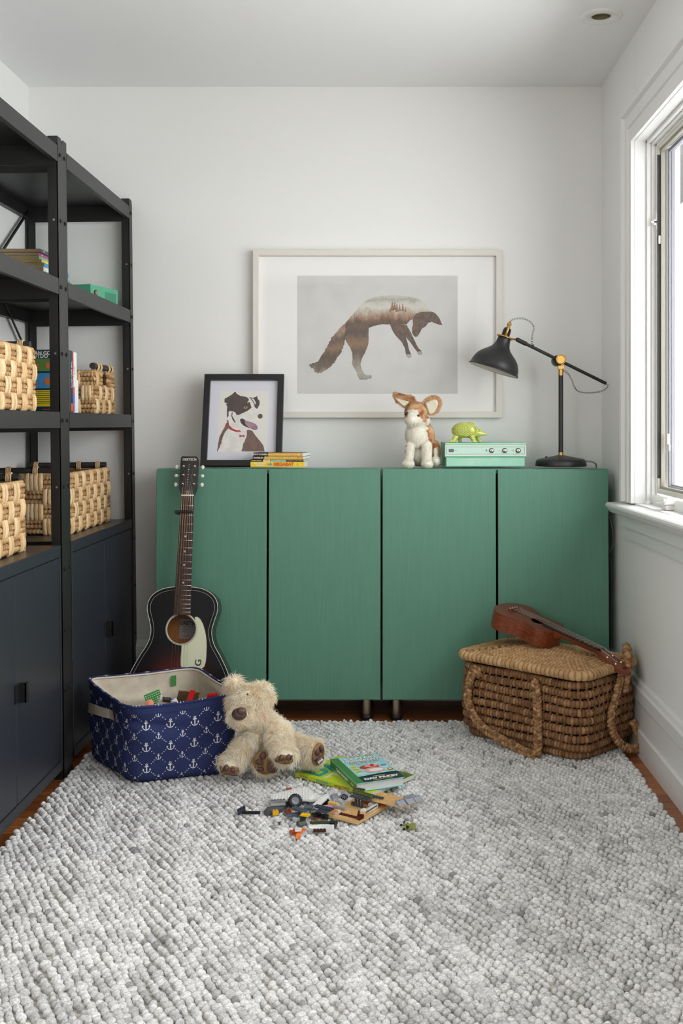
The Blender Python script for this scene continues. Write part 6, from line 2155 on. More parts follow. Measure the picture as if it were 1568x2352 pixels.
def comicback(mb, H, tk, Dp):
    X = lambda a: -Dp + a * Dp
    def p(x0, x1, z0, z1, mi, k=0): mb.box(X(x0), X(x1), -0.0005 - 0.0002 * k, -0.0001, z0 * H, z1 * H, mi)
    p(0.05, 0.95, 0.10, 0.36, 1); p(0.05, 0.95, 0.39, 0.63, 2); p(0.05, 0.95, 0.66, 0.86, 3)
    mb.text('CAN GOOD', 0.0155, T(X(0.52), -0.0006, 0.945 * H) @ RX(90), 4, 0.0006)
    mb.text('OUTDO EVIL', 0.0155, T(X(0.50), -0.0006, 0.895 * H) @ RX(90), 4, 0.0006)
    for k in range(7): mb.box(X(0.12), X(0.9 - 0.1 * (k % 3)), -0.0008, -0.0005, (0.33 - k * 0.03) * H, (0.337 - k * 0.03) * H, 5)
    for (a, b_, r) in ((0.62, 0.75, 0.013), (0.30, 0.74, 0.012), (0.60, 0.50, 0.015), (0.28, 0.46, 0.009)):
        mb.prism([(X(a) + r * math.cos(k * PI / 6) * (1.2 if k % 3 else .8), b_ * H + r * 0.8 * math.sin(k * PI / 6)) for k in range(12)], 0, 0.0003, 6, T(0, -0.0006, 0) @ FACE)
    mb.box(X(.45), X(.75), -0.0006, -0.0002, 0.045 * H, 0.062 * H, 7)
    mb.text('AUTHOR', 0.006, T(X(0.55), -0.0006, 0.083 * H) @ RX(90), 4) if False else None
    vt(mb, 'G', 0.012, tk * .5, H * 0.08, 8)
M_teal = mat('dark_teal_cover', (22, 56, 68), 0.35)
stand(3.345, 0.040, 0.198, 0.142, M_teal, M_page, 'thick dark teal comic book with panelled back cover, nearest in the standing row', deco=comicback,
      mats=[M_teal, mat('panel_yellow', (232, 206, 40), 0.5), mat('panel_blue', (70, 150, 210), 0.5), mat('panel_green', (96, 140, 70), 0.5), M_wht, M_ink, mat('panel_orange', (206, 120, 58), 0.5), mat('panel_red', (190, 40, 40), 0.5), mat('panel_leaf', (90, 180, 90), 0.5)])
def sp1(mb, H, tk, Dp): vt(mb, 'THE BAD GUYS', 0.0125, tk * .5, H * .62, 0); mb.box(-0.001, 0.0004, 0.001, tk - .001, 0.004, 0.03, 1)
stand(3.386, 0.017, 0.197, 0.14, M_blk, M_page, 'black spined book with white lettering beside the teal comic', deco=sp1, mats=[M_wht, M_redt])
def sp2(mb, H, tk, Dp): vt(mb, 'THE WORLD', 0.009, tk * .5, H * .55, 0); mb.box(-0.001, 0.0004, 0.0005, tk - .0005, 0.15 * H, 0.32 * H, 1)
stand(3.404, 0.013, 0.196, 0.14, mat('red_spine', (170, 36, 44), 0.4), M_page, 'narrow red spined book in the standing row', deco=sp2, mats=[M_wht, mat('spine_blue', (60, 100, 180), 0.4)])
def sp3(mb, H, tk, Dp): mb.box(-0.001, 0.0004, 0.0005, 0.008, 0.003, 0.30 * H, 0); mb.box(-0.001, 0.0004, 0.0005, 0.008, 0.30 * H, 0.42 * H, 1); vt(mb, 'ATLAS', 0.010, 0.010, H * .7, 1)
stand(3.418, 0.034, 0.195, 0.14, mat('white_cover', (232, 232, 230), 0.45), M_pagew, 'tall white spined book with a blue foot in the standing row', deco=sp3, mats=[mat('spine_blue2', (70, 120, 200), 0.4), mat('spine_red2', (200, 60, 60), 0.4)])
stand(3.456, 0.052, 0.108, 0.10, mat('white_cover2', (236, 236, 240), 0.5), M_pagew, 'short plain white booklet at the far end of the standing row', xs=-1.016)
# flat stack on the second shelf
GF = 'books stacked flat on the second shelf'
zz = shz(1.482, -1.2) + 0.0015
cols = [(0.020, (208, 204, 200), 'white book at the bottom of the flat stack on the second shelf', 0.0, 0.0), (0.017, (90, 160, 90), 'green spined book second from the bottom of the flat stack', 0.005, -0.002), (0.014, (236, 232, 226), 'white spined book with red dot in the flat stack', 0.0, 0.001),
        (0.013, (70, 150, 205), 'blue spined book in the middle of the flat stack', 0.0, 0.004), (0.009, (238, 208, 50), 'yellow spined book in the upper half of the flat stack', -0.006, 0.0),
        (0.011, (110, 176, 140), 'mint spined book third from the top of the flat stack', -0.014, 0.0), (0.010, (168, 70, 128), 'purple spined book second from the top of the flat stack', -0.016, -0.002), (0.0105, (72, 74, 84), 'slate grey book on top of the flat stack', -0.010, 0.0)]
for i, (tk, c_, lb, dx_, rt) in enumerate(cols):
    Wb = 0.26 - 0.012 * (i % 3)
    r_, cv = book(Wb, 0.255, tk, mat('stack_cover_%d' % i, c_, 0.45), M_pagey if i > 0 else M_page, lb, GF)
    r_.location = (-1.052 + dx_, 3.262 if i > 3 else 3.262 + 0.004 * (i % 2), zz + 0.0003)
    r_.rotation_euler = (0, LEAN, R(90) + rt)
    mb = MB(); mb.text(('ATLAS', 'NATURE', 'DOTS', 'OCEAN', 'SUN', 'WILD', 'TALES', 'SPACE')[i] if False else '', 0.006, T(0.06, -0.001, tk / 2) @ RX(90), 0) if False else None
    if i in (2, 5, 6, 7):
        mb = MB(); st(mb, 'OOO' if i == 2 else 'NIC' if i == 7 else 'IMA' if i == 6 else 'L', 0.007, 0.035 if i != 2 else 0.235, tk / 2, 0, 0.0002, y=-0.0006); mb.build('spine_print', [M_wht if i != 2 else M_redt], cv)
    zz += tk + 0.0003
# ---------------------------------------------------------------- books on the rug
def g(px, py, z=RZT):
    D = F * (CH - z) / (py - VY)
    return Vector(((px - VX) * D / F, D, z))
def frame2(origin, xdir, z):
    xd = Vector((xdir[0], xdir[1], 0)).normalized()
    yd = Vector((-xd.y, xd.x, 0))
    m = Matrix((xd, yd, Vector((0, 0, 1)))).transposed().to_4x4()
    m.translation = Vector((origin[0], origin[1], z))
    return m
# lime book: spine runs from its left corner to the front corner
L0 = Vector((-0.271, 3.118)); L1 = Vector((-0.041, 2.938))
xd = (L1 - L0).normalized()
WL, HL = 0.285, 0.200
M_limec = mat('lime_cover', (192, 210, 34), 0.3)
lb, cv = book(WL, HL, 0.0115, M_limec, M_pagew, 'large lime green paperback with teal title letters lying under the hardback', None)
lb.location = (L0.x, L0.y, RZT + 0.0015)
lb.rotation_euler = (0, 0, math.atan2(xd.y, xd.x))
mb = MB()
zt = 0.0117
M_tealt = mat('teal_letters', (20, 160, 158), 0.4)
TM = T(0, 0, zt) @ RZ(90)       # reading direction = away from the spine (+y), up = -x
def lt(s, size, x, y, mi, bold=0.0, al='LEFT', sx=1.0, k=1): mb.text(s, size, T(x, y, zt + 0.0001 * k) @ RZ(90), mi, bold, al, sx)
poly = [(0.13, 0.14), (0.15, 0.09), (0.19, 0.07), (0.20, 0.03), (0.24, 0.02), (0.284, 0.06), (0.284, 0.199), (0.10, 0.199), (0.09, 0.17)]
mb.add([(p[0], p[1], zt + 0.00005) for p in poly], [tuple(range(len(poly)))], 1)
lt('DA', 0.085, 0.052, 0.014, 0, 0.003, 'LEFT', 1.0)
lt('CITTON', 0.012, 0.018, 0.012, 2, 0.0003); lt('RONALD', 0.012, 0.018, 0.075, 2, 0.0003)
lt('THE', 0.015, 0.100, 0.016, 3, 0.0005); lt('Two', 0.034, 0.103, 0.048, 3, 0.0012)
for (a, b_) in ((0.165, 0.045), (0.185, 0.035)):
    mb.add([(a + 0.010 * math.cos(k * PI / 3), b_ + 0.006 * math.sin(k * PI / 3), zt + 0.0002) for k in range(6)], [tuple(range(6))], 1)
# spine writing
for s_, x, mi, sz in (('CITTON', 0.035, 2, 0.008), ('DINOSAUR', 0.105, 0, 0.009), ('and the TWITS', 0.180, 4, 0.009), ('PUB', 0.250, 2, 0.007)):
    mb.text(s_, sz, T(x, -0.0003, 0.0058) @ RX(90), mi, 0.0003)
mb.build('cover_print', [M_tealt, mat('dark_leaf_print', (74, 96, 40), 0.35, col2=(110, 150, 40), nscale=24), mat('plum_print', (150, 90, 110), 0.5), M_wht, mat('brick_print', (170, 60, 60), 0.5)], cv)
# hardback with green spine on top
H0 = Vector((-0.170, 3.165)); H1 = Vector((-0.084, 2.940))
xd = (H1 - H0).normalized()
WH, HH_, TH = 0.232, 0.145, 0.024
M_gspine = mat('green_cloth_spine', (70, 132, 72), 0.4)
M_sky = mat('sky_blue_cover', (160, 222, 226), 0.25)
hbk, cv = book(WH, HH_, TH, M_sky, M_pagew, 'hardback comic novel with pale blue cover and green spine on top of the lime book', None, hard=1, spine=M_gspine)
hbk.location = (H0.x, H0.y, RZT + 0.0132)
hbk.rotation_euler = (R(1.0), 0, math.atan2(xd.y, xd.x))
mb = MB()
zt = TH + 0.0002
def fp(pts, mi, k=0): mb.add([(p[0], p[1], zt + 0.00012 * k) for p in pts], [tuple(range(len(pts)))], mi)
def rct(x0, x1, y0, y1): return [(x0, y0), (x1, y0), (x1, y1), (x0, y1)]
fp(rct(0, WH, 0, 0.024), 0, 0)
fp(rct(0, WH, 0.0115, 0.0125), 6, 1)
fp(rct(WH - 0.050, WH, 0.024, HH_), 1, 1)
fp([(WH - 0.050, 0.024), (WH - 0.056, 0.07), (WH - 0.060, 0.11), (WH - 0.058, HH_), (WH - 0.045, HH_), (WH - 0.045, 0.024)], 1, 1)
# rays
for k in range(5):
    a = R(20 + 35 * k)
    fp([(0.12, 0.085), (0.12 + 0.07 * math.cos(a), 0.085 + 0.055 * math.sin(a)), (0.12 + 0.07 * math.cos(a + .2), 0.085 + 0.055 * math.sin(a + .2))], 7, 0.5)
def ct(s, size, x, y, mi, bold, k, sx=1.0): mb.text(s, size, T(x, y, zt + 0.00012 * k) @ RZ(90), mi, bold, 'CENTER', sx)
for i, ch in enumerate('THE FULL COLOR'):
    ct(ch, 0.0095, 0.009, 0.048 + i * 0.0062, (3, 4, 8, 9)[i % 4], 0.0006, 2)
for s_, sz, x, b_ in (('CAPTAIN', 0.0235, 0.027, 0.0011), ('UNDERPANTS', 0.0190, 0.0475, 0.0010), ('AND THE ATTACK OF THE', 0.0075, 0.0635, 0.0003), ('TALKING TOILETS', 0.0110, 0.0745, 0.0006)):
    ct(s_, sz, x, 0.084, 2, b_ + 0.0009, 2)
    ct(s_, sz, x, 0.084, 5, b_, 3)
# bursts, plain shapes
for (x, y) in ((0.098, 0.038), (0.120, 0.038), (0.142, 0.040)):
    fp([(x + (0.008 if k % 2 else 0.0062) * math.cos(k * PI / 9), y + (0.013 if k % 2 else 0.0105) * math.sin(k * PI / 9)) for k in range(18)], 4, 2)
    ct('LAFFS', 0.005, x, y, 2, 0.0002, 4)
def ellp(x, y, rx, ry, mi, k, a0=0): fp([(x + rx * math.cos(q * PI / 10 + a0), y + ry * math.sin(q * PI / 10)) for q in range(20)], mi, k)
ellp(0.112, 0.083, 0.020, 0.030, 8, 2); ellp(0.142, 0.088, 0.022, 0.030, 10, 3); ellp(0.104, 0.090, 0.011, 0.020, 10, 3)
ellp(0.142, 0.093, 0.012, 0.022, 5, 4); fp([(0.100, 0.086), (0.112, 0.090), (0.112, 0.096), (0.100, 0.102), (0.088, 0.096)], 3, 5)
ellp(0.118, 0.124, 0.020, 0.013, 7, 2); ellp(0.112, 0.126, 0.009, 0.010, 11, 3); ellp(0.160, 0.044, 0.009, 0.016, 7, 2); ellp(0.152, 0.132, 0.010, 0.009, 3, 3); ellp(0.150, 0.132, 0.006, 0.006, 4, 4)
ct('A NOVEL BY', 0.0065, WH - 0.040, 0.084, 5, 0.0002, 3)
ct('DAV PILKEY', 0.0190, WH - 0.024, 0.084, 5, 0.0012, 3)
ct('WORDS AND PICTURES', 0.0055, WH - 0.010, 0.084, 4, 0.0002, 3)
mb.text('Captain Underpants', 0.0125, T(WH * .47, -0.0003, TH / 2) @ RX(90), 5, 0.0006)
mb.text('Pilkey', 0.009, T(WH * .86, -0.0003, TH / 2) @ RX(90), 4, 0.0004)
mb.build('cover_print', [M_gspine, mat('charcoal_band', (36, 46, 50), 0.3), mat('black_outline', (18, 18, 20), 0.4), mat('print_red', (204, 50, 52), 0.3), mat('print_yellow', (244, 220, 40), 0.3), mat('print_white', (244, 244, 244), 0.3),
    mat('green_groove', (44, 92, 50), 0.4), mat('print_ice', (196, 226, 236), 0.3), mat('print_crimson', (196, 52, 56), 0.3), mat('print_leafgreen', (70, 150, 70), 0.3), mat('print_skin', (236, 176, 160), 0.3), mat('print_steelblue', (90, 150, 190), 0.3)], cv)

# ---------------------------------------------------------------- toy building bricks
P_ = 0.008
PC = {}
def plastic(c, rough=0.25, tr=0.0):
    k = (c, tr)
    if k not in PC:
        PC[k] = mat('abs_%d_%d_%d%s' % (c[0], c[1], c[2], 't' if tr else ''), c, rough, spec=0.5, trans=tr)
    return PC[k]
WHI, TANB, DGR, LGR, BLK, YEL_, ORA, MAR, GRN, PNK, TRN = (236, 236, 234), (222, 184, 128), (72, 78, 88), (158, 162, 172), (24, 24, 27), (240, 184, 20), (232, 110, 22), (92, 30, 28), (82, 92, 42), (226, 130, 196), (220, 225, 225)
def brick_mb(nx, ny, h, studs=True, hollow=False, slope=None, tile=False):
    "footprint centred, bottom at z=0, h in metres"
    mb = MB()
    W, L_ = nx * P_ - 0.0002, ny * P_ - 0.0002
    if hollow:
        t = 0.0015
        mb.box(-W / 2, W / 2, -L_ / 2, L_ / 2, 0, t)
        for a in ((-W / 2, -W / 2 + t, -L_ / 2, L_ / 2), (W / 2 - t, W / 2, -L_ / 2, L_ / 2), (-W / 2, W / 2, -L_ / 2, -L_ / 2 + t), (-W / 2, W / 2, L_ / 2 - t, L_ / 2)):
            mb.box(*a, 0, h)
        return mb
    if slope:
        # wedge: top covers the +y row only
        y1 = L_ / 2; ym = L_ / 2 - P_
        vs = [(-W / 2, -L_ / 2, 0), (W / 2, -L_ / 2, 0), (W / 2, y1, 0), (-W / 2, y1, 0), (-W / 2, -L_ / 2, 0.0015), (W / 2, -L_ / 2, 0.0015), (W / 2, ym, h), (W / 2, y1, h), (-W / 2, y1, h), (-W / 2, ym, h)]
        mb.add(vs, [(0, 3, 2, 1), (0, 1, 5, 4), (4, 5, 6, 9), (9, 6, 7, 8), (2, 3, 8, 7), (1, 2, 7, 6, 5), (0, 4, 9, 8, 3)])
        for i in range(nx):
            mb.cyl((-W / 2 + (i + .5) * P_, y1 - P_ / 2, h), (-W / 2 + (i + .5) * P_, y1 - P_ / 2, h + 0.0017), 0.0024, n=14)
        return mb
    mb.box(-W / 2, W / 2, -L_ / 2, L_ / 2, 0, h)
    if studs and not tile:
        for i in range(nx):
            for j in range(ny):
                x, y = (i + .5 - nx / 2) * P_, (j + .5 - ny / 2) * P_
                mb.cyl((x, y, h - 0.0001), (x, y, h + 0.0017), 0.0024, n=12)
    return mb
_z = {}
def put(name, mb, col, px, py, z, ang, label, tilt=(0, 0), tr=0.0, group=None, mats=None, D=None):
    o = mb.build(name, mats or [plastic(col, tr=tr)], bevel=0.0002, seg=1)
    p = g(px, py, z) if D is None else at(px, py, D)
    o.location = p
    o.rotation_euler = Euler((R(tilt[0]), R(tilt[1]), R(ang)), 'XYZ')
    tag(o, label, 'toy brick', group)
    return o
def c3(x, y): return (540 + x / 6.533, 1800 + y / 6.533)
def c4(x, y): return (740 + x / 6.533, 1800 + y / 6.533)
def plate_poly(name, pts, z, th, col, label, gdir, studs=True, margin=0.0035, flat_col=None):
    "flat plate with an outline given by ground points, studs on a grid along gdir"
    P2 = [g(*p, z) for p in pts]
    c = sum(P2, Vector()) / len(P2)
    loc = [(p.x - c.x, p.y - c.y) for p in P2]
    mb = MB()
    area_ = sum(loc[i][0] * loc[(i + 1) % len(loc)][1] - loc[(i + 1) % len(loc)][0] * loc[i][1] for i in range(len(loc)))
    if area_ < 0: loc = loc[::-1]
    mb.prism(loc, -th, 0)
    def ins(x, y):
        n = len(loc)
        for i in range(n):
            ax_, ay = loc[i]; bx, by = loc[(i + 1) % n]
            l = math.hypot(bx - ax_, by - ay)
            if ((bx - ax_) * (y - ay) - (by - ay) * (x - ax_)) / l < margin: return False
        return True
    if studs:
        e1 = Vector((math.cos(R(gdir)), math.sin(R(gdir)))); e2 = Vector((-e1.y, e1.x))
        o0 = Vector(loc[0])
        for i in range(-40, 40):
            for j in range(-40, 40):
                q = o0 + e1 * (i + .5) * P_ + e2 * (j + .5) * P_
                if ins(q.x, q.y): mb.cyl((q.x, q.y, -0.0001), (q.x, q.y, 0.0017), 0.0024, n=12)
    o = mb.build(name, [plastic(col)], bevel=0.0002, seg=1)
    o.location = c
    tag(o, label, 'toy brick')
    return o
def dirpx(a, b, z=0.03):
    p, q = g(*a, z), g(*b, z)
    return math.degrees(math.atan2(q.y - p.y, q.x - p.x))
z0 = RZT
# tan base plates
A_, B2_, C2_, D2_ = c4(60, 462), c4(530, 580), c4(985, 322), c4(520, 190)
gd = dirpx(A_, B2_)
plate_poly('baseplate', [A_, B2_, C2_, D2_], z0 + 0.0105, 0.0062, TANB, 'square tan studded baseplate in the middle of the brick pile', gd)
A_, B2_, C2_, D2_ = c4(640, 222), c4(1185, 345), c4(1485, 270), c4(870, 120)
gd2 = dirpx(A_, B2_, z0 + .03)
bp2 = plate_poly('baseplate', [A_, B2_, C2_, D2_], z0 + 0.030, 0.0034, TANB, 'thin tan studded plate carrying grey slopes at the right of the pile', gd2)
for i, (x, y) in enumerate(((1180, 318), (1313, 287), (1432, 258))):
    mb = brick_mb(3, 3, 0.0096, slope=True)
    put('slope_brick', mb, LGR, *c4(x, y), z0 + 0.0304, dirpx(B2_, C2_), ('nearest', 'middle', 'farthest')[i] + ' of the three light grey slope bricks on the thin tan plate')
mb = brick_mb(4, 1, 0.0064); put('toy_brick', mb, LGR, *c4(1300, 212), z0 + 0.0304, dirpx(B2_, C2_), 'light grey studded strip behind the grey slope bricks')
# rails on the base plate
mb = brick_mb(9, 1, 0.0032); put('toy_plate', mb, MAR, *c4(400, 490), z0 + 0.0108, gd, 'long maroon studded strip along the front of the tan baseplate')
mb = brick_mb(9, 1, 0.0032, tile=True); put('toy_tile', mb, (196, 166, 120), *c4(330, 500), z0 + 0.0075, gd, 'flat tan strip below the maroon strip', group=None)
mb = MB()
mb.box(-0.010, 0.010, -0.004, 0.004, 0, 0.007); 
for x in (-0.0085, -0.003, 0.0035, 0.0085): mb.box(x - 0.0014, x + 0.0014, -0.006, 0.004, 0, 0.010)
mb.add([(-0.008, 0.002, 0.010), (0.004, 0.002, 0.010), (0.001, 0.002, 0.022), (-0.003, 0.002, 0.023), (-0.008, 0.004, 0.010), (0.004, 0.004, 0.010), (0.001, 0.004, 0.022), (-0.003, 0.004, 0.023)], [(0, 1, 2, 3), (7, 6, 5, 4), (0, 4, 5, 1), (1, 5, 6, 2), (2, 6, 7, 3), (3, 7, 4, 0)])
put('toy_chair', mb, MAR, *c4(565, 530), z0 + 0.011, dirpx(c4(530, 580), c4(985, 322)), 'maroon chair shaped piece on the front corner of the baseplate')
gr = dirpx(c4(530, 580), c4(985, 322))
mb = MB(); mb.box(-0.022, 0.022, -0.002, 0.002, 0, 0.012); put('toy_wall_piece', mb, WHI, *c4(760, 400), z0 + 0.011, gr, 'upright white panel along the right edge of the baseplate')
mb = MB(); mb.box(-0.026, 0.026, -0.001, 0.001, 0, 0.0025); put('toy_tile', mb, DGR, *c4(735, 390), z0 + 0.0235, gr, 'thin dark grey strip on the white panel', tilt=(0, -3))
mb = brick_mb(3, 2, 0.008, slope=True); put('slope_brick', mb, WHI, *c4(760, 330), z0 + 0.012, gr, 'white slope brick behind the white panel')
mb = brick_mb(2, 2, 0.006); put('toy_brick', mb, WHI, *c4(630, 420), z0 + 0.011, gr, 'white studded brick beside the maroon chair piece')
mb = brick_mb(2, 2, 0.0032); put('toy_tile', mb, (236, 120, 30), *c4(900, 330), z0 + 0.013, 20, 'clear orange tile under the thin tan plate', tr=0.4)
mb = brick_mb(4, 1, 0.009); put('toy_brick', mb, (226, 104, 30), *c4(690, 300), z0 + 0.010, 5, 'clear orange brick between the two tan plates', tr=0.4)
# dark structure and olive plates
mb = brick_mb(8, 2, 0.0034); put('toy_plate', mb, DGR, *c4(580, 225), z0 + 0.034, dirpx(c4(450, 200), c4(680, 262)), 'dark grey studded plate on legs at the centre of the pile')
mb = MB()
for x in (-0.010, 0.0, 0.010): mb.box(x - 0.002, x + 0.002, -0.003, 0.003, -0.016, 0.0)
mb.box(-0.018, 0.024, -0.003, 0.003, -0.019, -0.016)
mb.box(-0.024, -0.016, -0.003, 0.003, -0.019, -0.010)
for i in range(3): mb.cyl((0.010 + i * 0.006, 0, -0.016), (0.010 + i * 0.006, 0, -0.0145), 0.0024, n=12)
put('toy_stand', mb, DGR, *c4(545, 240), z0 + 0.031, dirpx(c4(450, 200), c4(680, 262)), 'dark grey legged frame holding the studded plate')
mb = brick_mb(8, 2, 0.0034); put('toy_plate', mb, GRN, *c4(615, 165), z0 + 0.038, dirpx(c4(480, 120), c4(740, 190)), 'olive green studded plate above the dark grey plate', tilt=(12, 0))
mb = brick_mb(4, 2, 0.0034); put('toy_plate', mb, (66, 76, 34), *c4(550, 105), z0 + 0.036, dirpx(c4(490, 80), c4(610, 100)), 'small dark olive plate touching the green book', tilt=(14, 0))
mb = brick_mb(6, 1, 0.0032); put('toy_plate', mb, DGR, *c4(800, 205), z0 + 0.034, dirpx(c4(710, 180), c4(890, 215)), 'narrow dark grey studded plate lying on the thin tan plate')
# engine cylinder
mb = MB()
Q = T(0, 0, 0.0105) @ RZ(70) @ RX(80)
mb.lathe([(0.0098, 0), (0.0105, 0.002), (0.0105, 0.012), (0.0085, 0.020), (0.0, 0.020)], 28, 0, Q)
for k in range(4): mb.torus((0.0048 * math.cos(k * PI / 2 + .6), 0.0048 * math.sin(k * PI / 2 + .6), -0.0002), 0.0030, 0.0009, 18, 6, 0, Q)
mb.lathe([(0.0, -0.0001), (0.0092, -0.0001)], 28, 1, Q, capb=False)
Q0 = Q
put('toy_engine', mb, LGR, *c4(330, 258), z0 + 0.010, 110, 'light grey ribbed engine cylinder with four black holes', mats=[plastic(LGR), plastic(BLK)])
for i, (x, y, a, lb_) in enumerate(((170, 190, 60, 'left light grey perforated beam beside the engine cylinder'), (215, 220, 30, 'light grey perforated beam nearest the engine cylinder'))):
    mb = MB(); mb.box(-0.014, 0.014, -0.0035, 0.0035, 0, 0.006)
    for k in range(4): mb.cyl((-0.0105 + k * 0.007, 0, 0.0055), (-0.0105 + k * 0.007, 0, 0.0075), 0.0022, n=12)
    put('toy_beam', mb, LGR, *c4(x, y), z0 + 0.012 + 0.003 * i, a, lb_, tilt=(20 - 30 * i, 8))
mb = brick_mb(4, 1, 0.0096); put('toy_brick', mb, (240, 200, 112), *c4(165, 335), z0 + 0.012, dirpx(c4(80, 300), c4(230, 340)), 'pale orange four-stud brick on the left of the baseplate')
mb = brick_mb(2, 2, 0.0032, tile=True); put('toy_tile', mb, PNK, *c4(105, 360), z0 + 0.013, gd, 'small pink tile beside the pale orange brick')
mb = brick_mb(5, 1, 0.0064); put('toy_brick', mb, LGR, *c4(265, 385), z0 + 0.011, gd, 'light grey five-stud brick on the baseplate')
mb = brick_mb(1, 1, 0.0096, studs=False); put('toy_brick', mb, WHI, *c4(198, 450), z0 + 0.011, gd, 'single white brick under the orange stud')
mb = brick_mb(1, 1, 0.0096, studs=False); put('toy_brick', mb, WHI, *c4(243, 452), z0 + 0.011, gd, 'single white brick right of the orange stud')
mb = MB(); mb.lathe([(0.0045, 0), (0.0045, 0.003), (0.0032, 0.0035), (0.0032, 0.006), (0, 0.006)], 16); put('toy_stud', mb, (248, 120, 20), *c4(205, 415), z0 + 0.0208, 0, 'bright orange round stud on the white brick')
# left half
wp = [c3(540, 252), c3(540, 160), c3(940, 62), c3(1105, 55), c3(1185, 155), c3(1085, 238)]
plate_poly('wing_plate', wp, z0 + 0.020, 0.0045, WHI, 'large white studded wing plate at the back left of the pile', dirpx(c3(540, 252), c3(1085, 238)))
hp_ = [c3(1085, 240), c3(1185, 158), c3(1300, 168), c3(1240, 232)]
plate_poly('hull_plate', hp_, z0 + 0.016, 0.006, WHI, 'smooth white wedge joined to the wing plate', 0, studs=False)
hp_ = [c3(1150, 325), c3(1285, 190), c3(1395, 140), c3(1410, 190), c3(1260, 325), c3(1180, 350)]
plate_poly('hull_plate', hp_, z0 + 0.026, 0.004, WHI, 'narrow white studded wedge leaning on the grey beams', dirpx(c3(1150, 325), c3(1395, 140)), studs=True, margin=0.002)
mb = MB()
TQ = T(0, 0, 0.0175) @ RX(58)
mb.lathe([(0.0105, -0.009), (0.0150, -0.0085), (0.0172, -0.006), (0.0176, 0.0), (0.0172, 0.006), (0.0150, 0.0085), (0.0105, 0.009), (0.0100, 0.006)], 40, 0, TQ, capb=False, capt=False)
for k in range(20):
    a = 2 * PI * k / 20
    mb.cbox((0, 0, 0), (0.0022, 0.0036, 0.0085), 0, TQ @ RZ(k * 18) @ T(0.0172, 0, 0.0045))
    mb.cbox((0, 0, 0), (0.0022, 0.0036, 0.0085), 0, TQ @ RZ(k * 18 + 9) @ T(0.0172, 0, -0.0045))
mb.lathe([(0.0, 0.002), (0.003, 0.002), (0.0035, 0.004), (0.009, 0.003), (0.0102, 0.0075), (0.0105, 0.006), (0.0105, -0.006), (0, -0.006)], 32, 1, TQ)
for k in range(8): mb.cbox((0, 0, 0), (0.007, 0.0012, 0.002), 1, TQ @ RZ(k * 45) @ T(0.006, 0, 0.0045))
o = put('toy_roller', mb, BLK, *c3(895, 360), z0 + 0.002, 18, 'black treaded toy wheel with grey hub', mats=[plastic((30, 30, 33), 0.6), plastic(LGR)])
o['category'] = 'toy wheel'
gw = [c3(430, 410), c3(480, 350), c3(590, 330), c3(690, 345), c3(770, 262), c3(785, 290), c3(700, 378), c3(560, 400), c3(450, 425)]
plate_poly('hull_plate', gw, z0 + 0.012, 0.010, DGR, 'dark grey pointed hull piece left of the wheel', 0, studs=False)
mb = brick_mb(5, 2, 0.012, slope=True); put('toy_windscreen', mb, TRN, *c3(640, 318), z0 + 0.013, 12, 'clear windscreen piece on the dark grey hull', tr=0.85)
mb = brick_mb(2, 2, 0.0096); put('toy_brick', mb, YEL_, *c3(602, 462), z0 + 0.001, 15, 'yellow two by two brick below the dark grey hull')
mb = brick_mb(2, 2, 0.009, hollow=True); put('toy_box', mb, WHI, *c3(640, 560), z0 + 0.001, 28, 'small open white box lying alone on the rug')
mb = brick_mb(6, 1, 0.0055, studs=False)
for i in range(4): mb.cyl((-0.018 + i * 0.010, -0.004, 0.003), (-0.018 + i * 0.010, -0.0052, 0.003), 0.002, n=10)
put('toy_plate', mb, BLK, *c3(240, 448), z0 + 0.001, -2, 'black six-stud strip at the far left of the pile')
mb = brick_mb(4, 2, 0.0032); put('toy_plate', mb, (60, 64, 72), *c3(85, 400), z0 + 0.010, 62, 'dark grey plate standing on edge at the far left', tilt=(80, 0))
mb = brick_mb(2, 2, 0.0064); put('toy_brick', mb, (150, 60, 40), *c3(790, 440), z0 + 0.001, 20, 'brown red brick under the wheel')
mb = brick_mb(1, 1, 0.0064); put('toy_brick', mb, YEL_, *c3(852, 410), z0 + 0.004, 20, 'tiny yellow brick beside the wheel')
mb = brick_mb(6, 2, 0.0034); put('toy_plate', mb, (84, 92, 104), *c3(960, 400), z0 + 0.020, dirpx(c3(850, 370), c3(1085, 450)), 'slate grey studded plate in front of the wheel', tilt=(4, 0))
mb = brick_mb(6, 2, 0.0034); put('toy_plate', mb, (92, 98, 110), *c3(860, 470), z0 + 0.010, dirpx(c3(740, 490), c3(1000, 440)), 'slate grey wing plate lowest in front of the wheel', tilt=(0, 4))
mb = brick_mb(6, 1, 0.0034); put('toy_plate', mb, (84, 92, 104), *c3(930, 505), z0 + 0.008, -12, 'thin slate grey strip under the wing plate')
mb = brick_mb(3, 2, 0.004, tile=True); put('toy_tile', mb, (76, 92, 104), *c3(1100, 362), z0 + 0.024, -12, 'blue grey smooth tile tilted towards the camera', tilt=(14, -6))
mb = brick_mb(3, 2, 0.0034); put('toy_plate', mb, (244, 196, 20), *c3(1050, 480), z0 + 0.018, -18, 'yellow studded plate in the centre left of the pile')
mb = brick_mb(2, 2, 0.008); put('toy_brick', mb, TRN, *c3(1170, 440), z0 + 0.008, 30, 'clear studded brick beside the blue grey tile', tr=0.8)
mb = brick_mb(2, 2, 0.006); put('toy_brick', mb, LGR, *c3(1060, 400), z0 + 0.012, 30, 'light grey brick behind the yellow plate')
mb = brick_mb(7, 2, 0.0034); put('toy_plate', mb, (64, 70, 82), *c3(1330, 372), z0 + 0.024, dirpx(c3(1180, 335), c3(1480, 405)), 'dark slate studded wing plate reaching onto the tan baseplate')
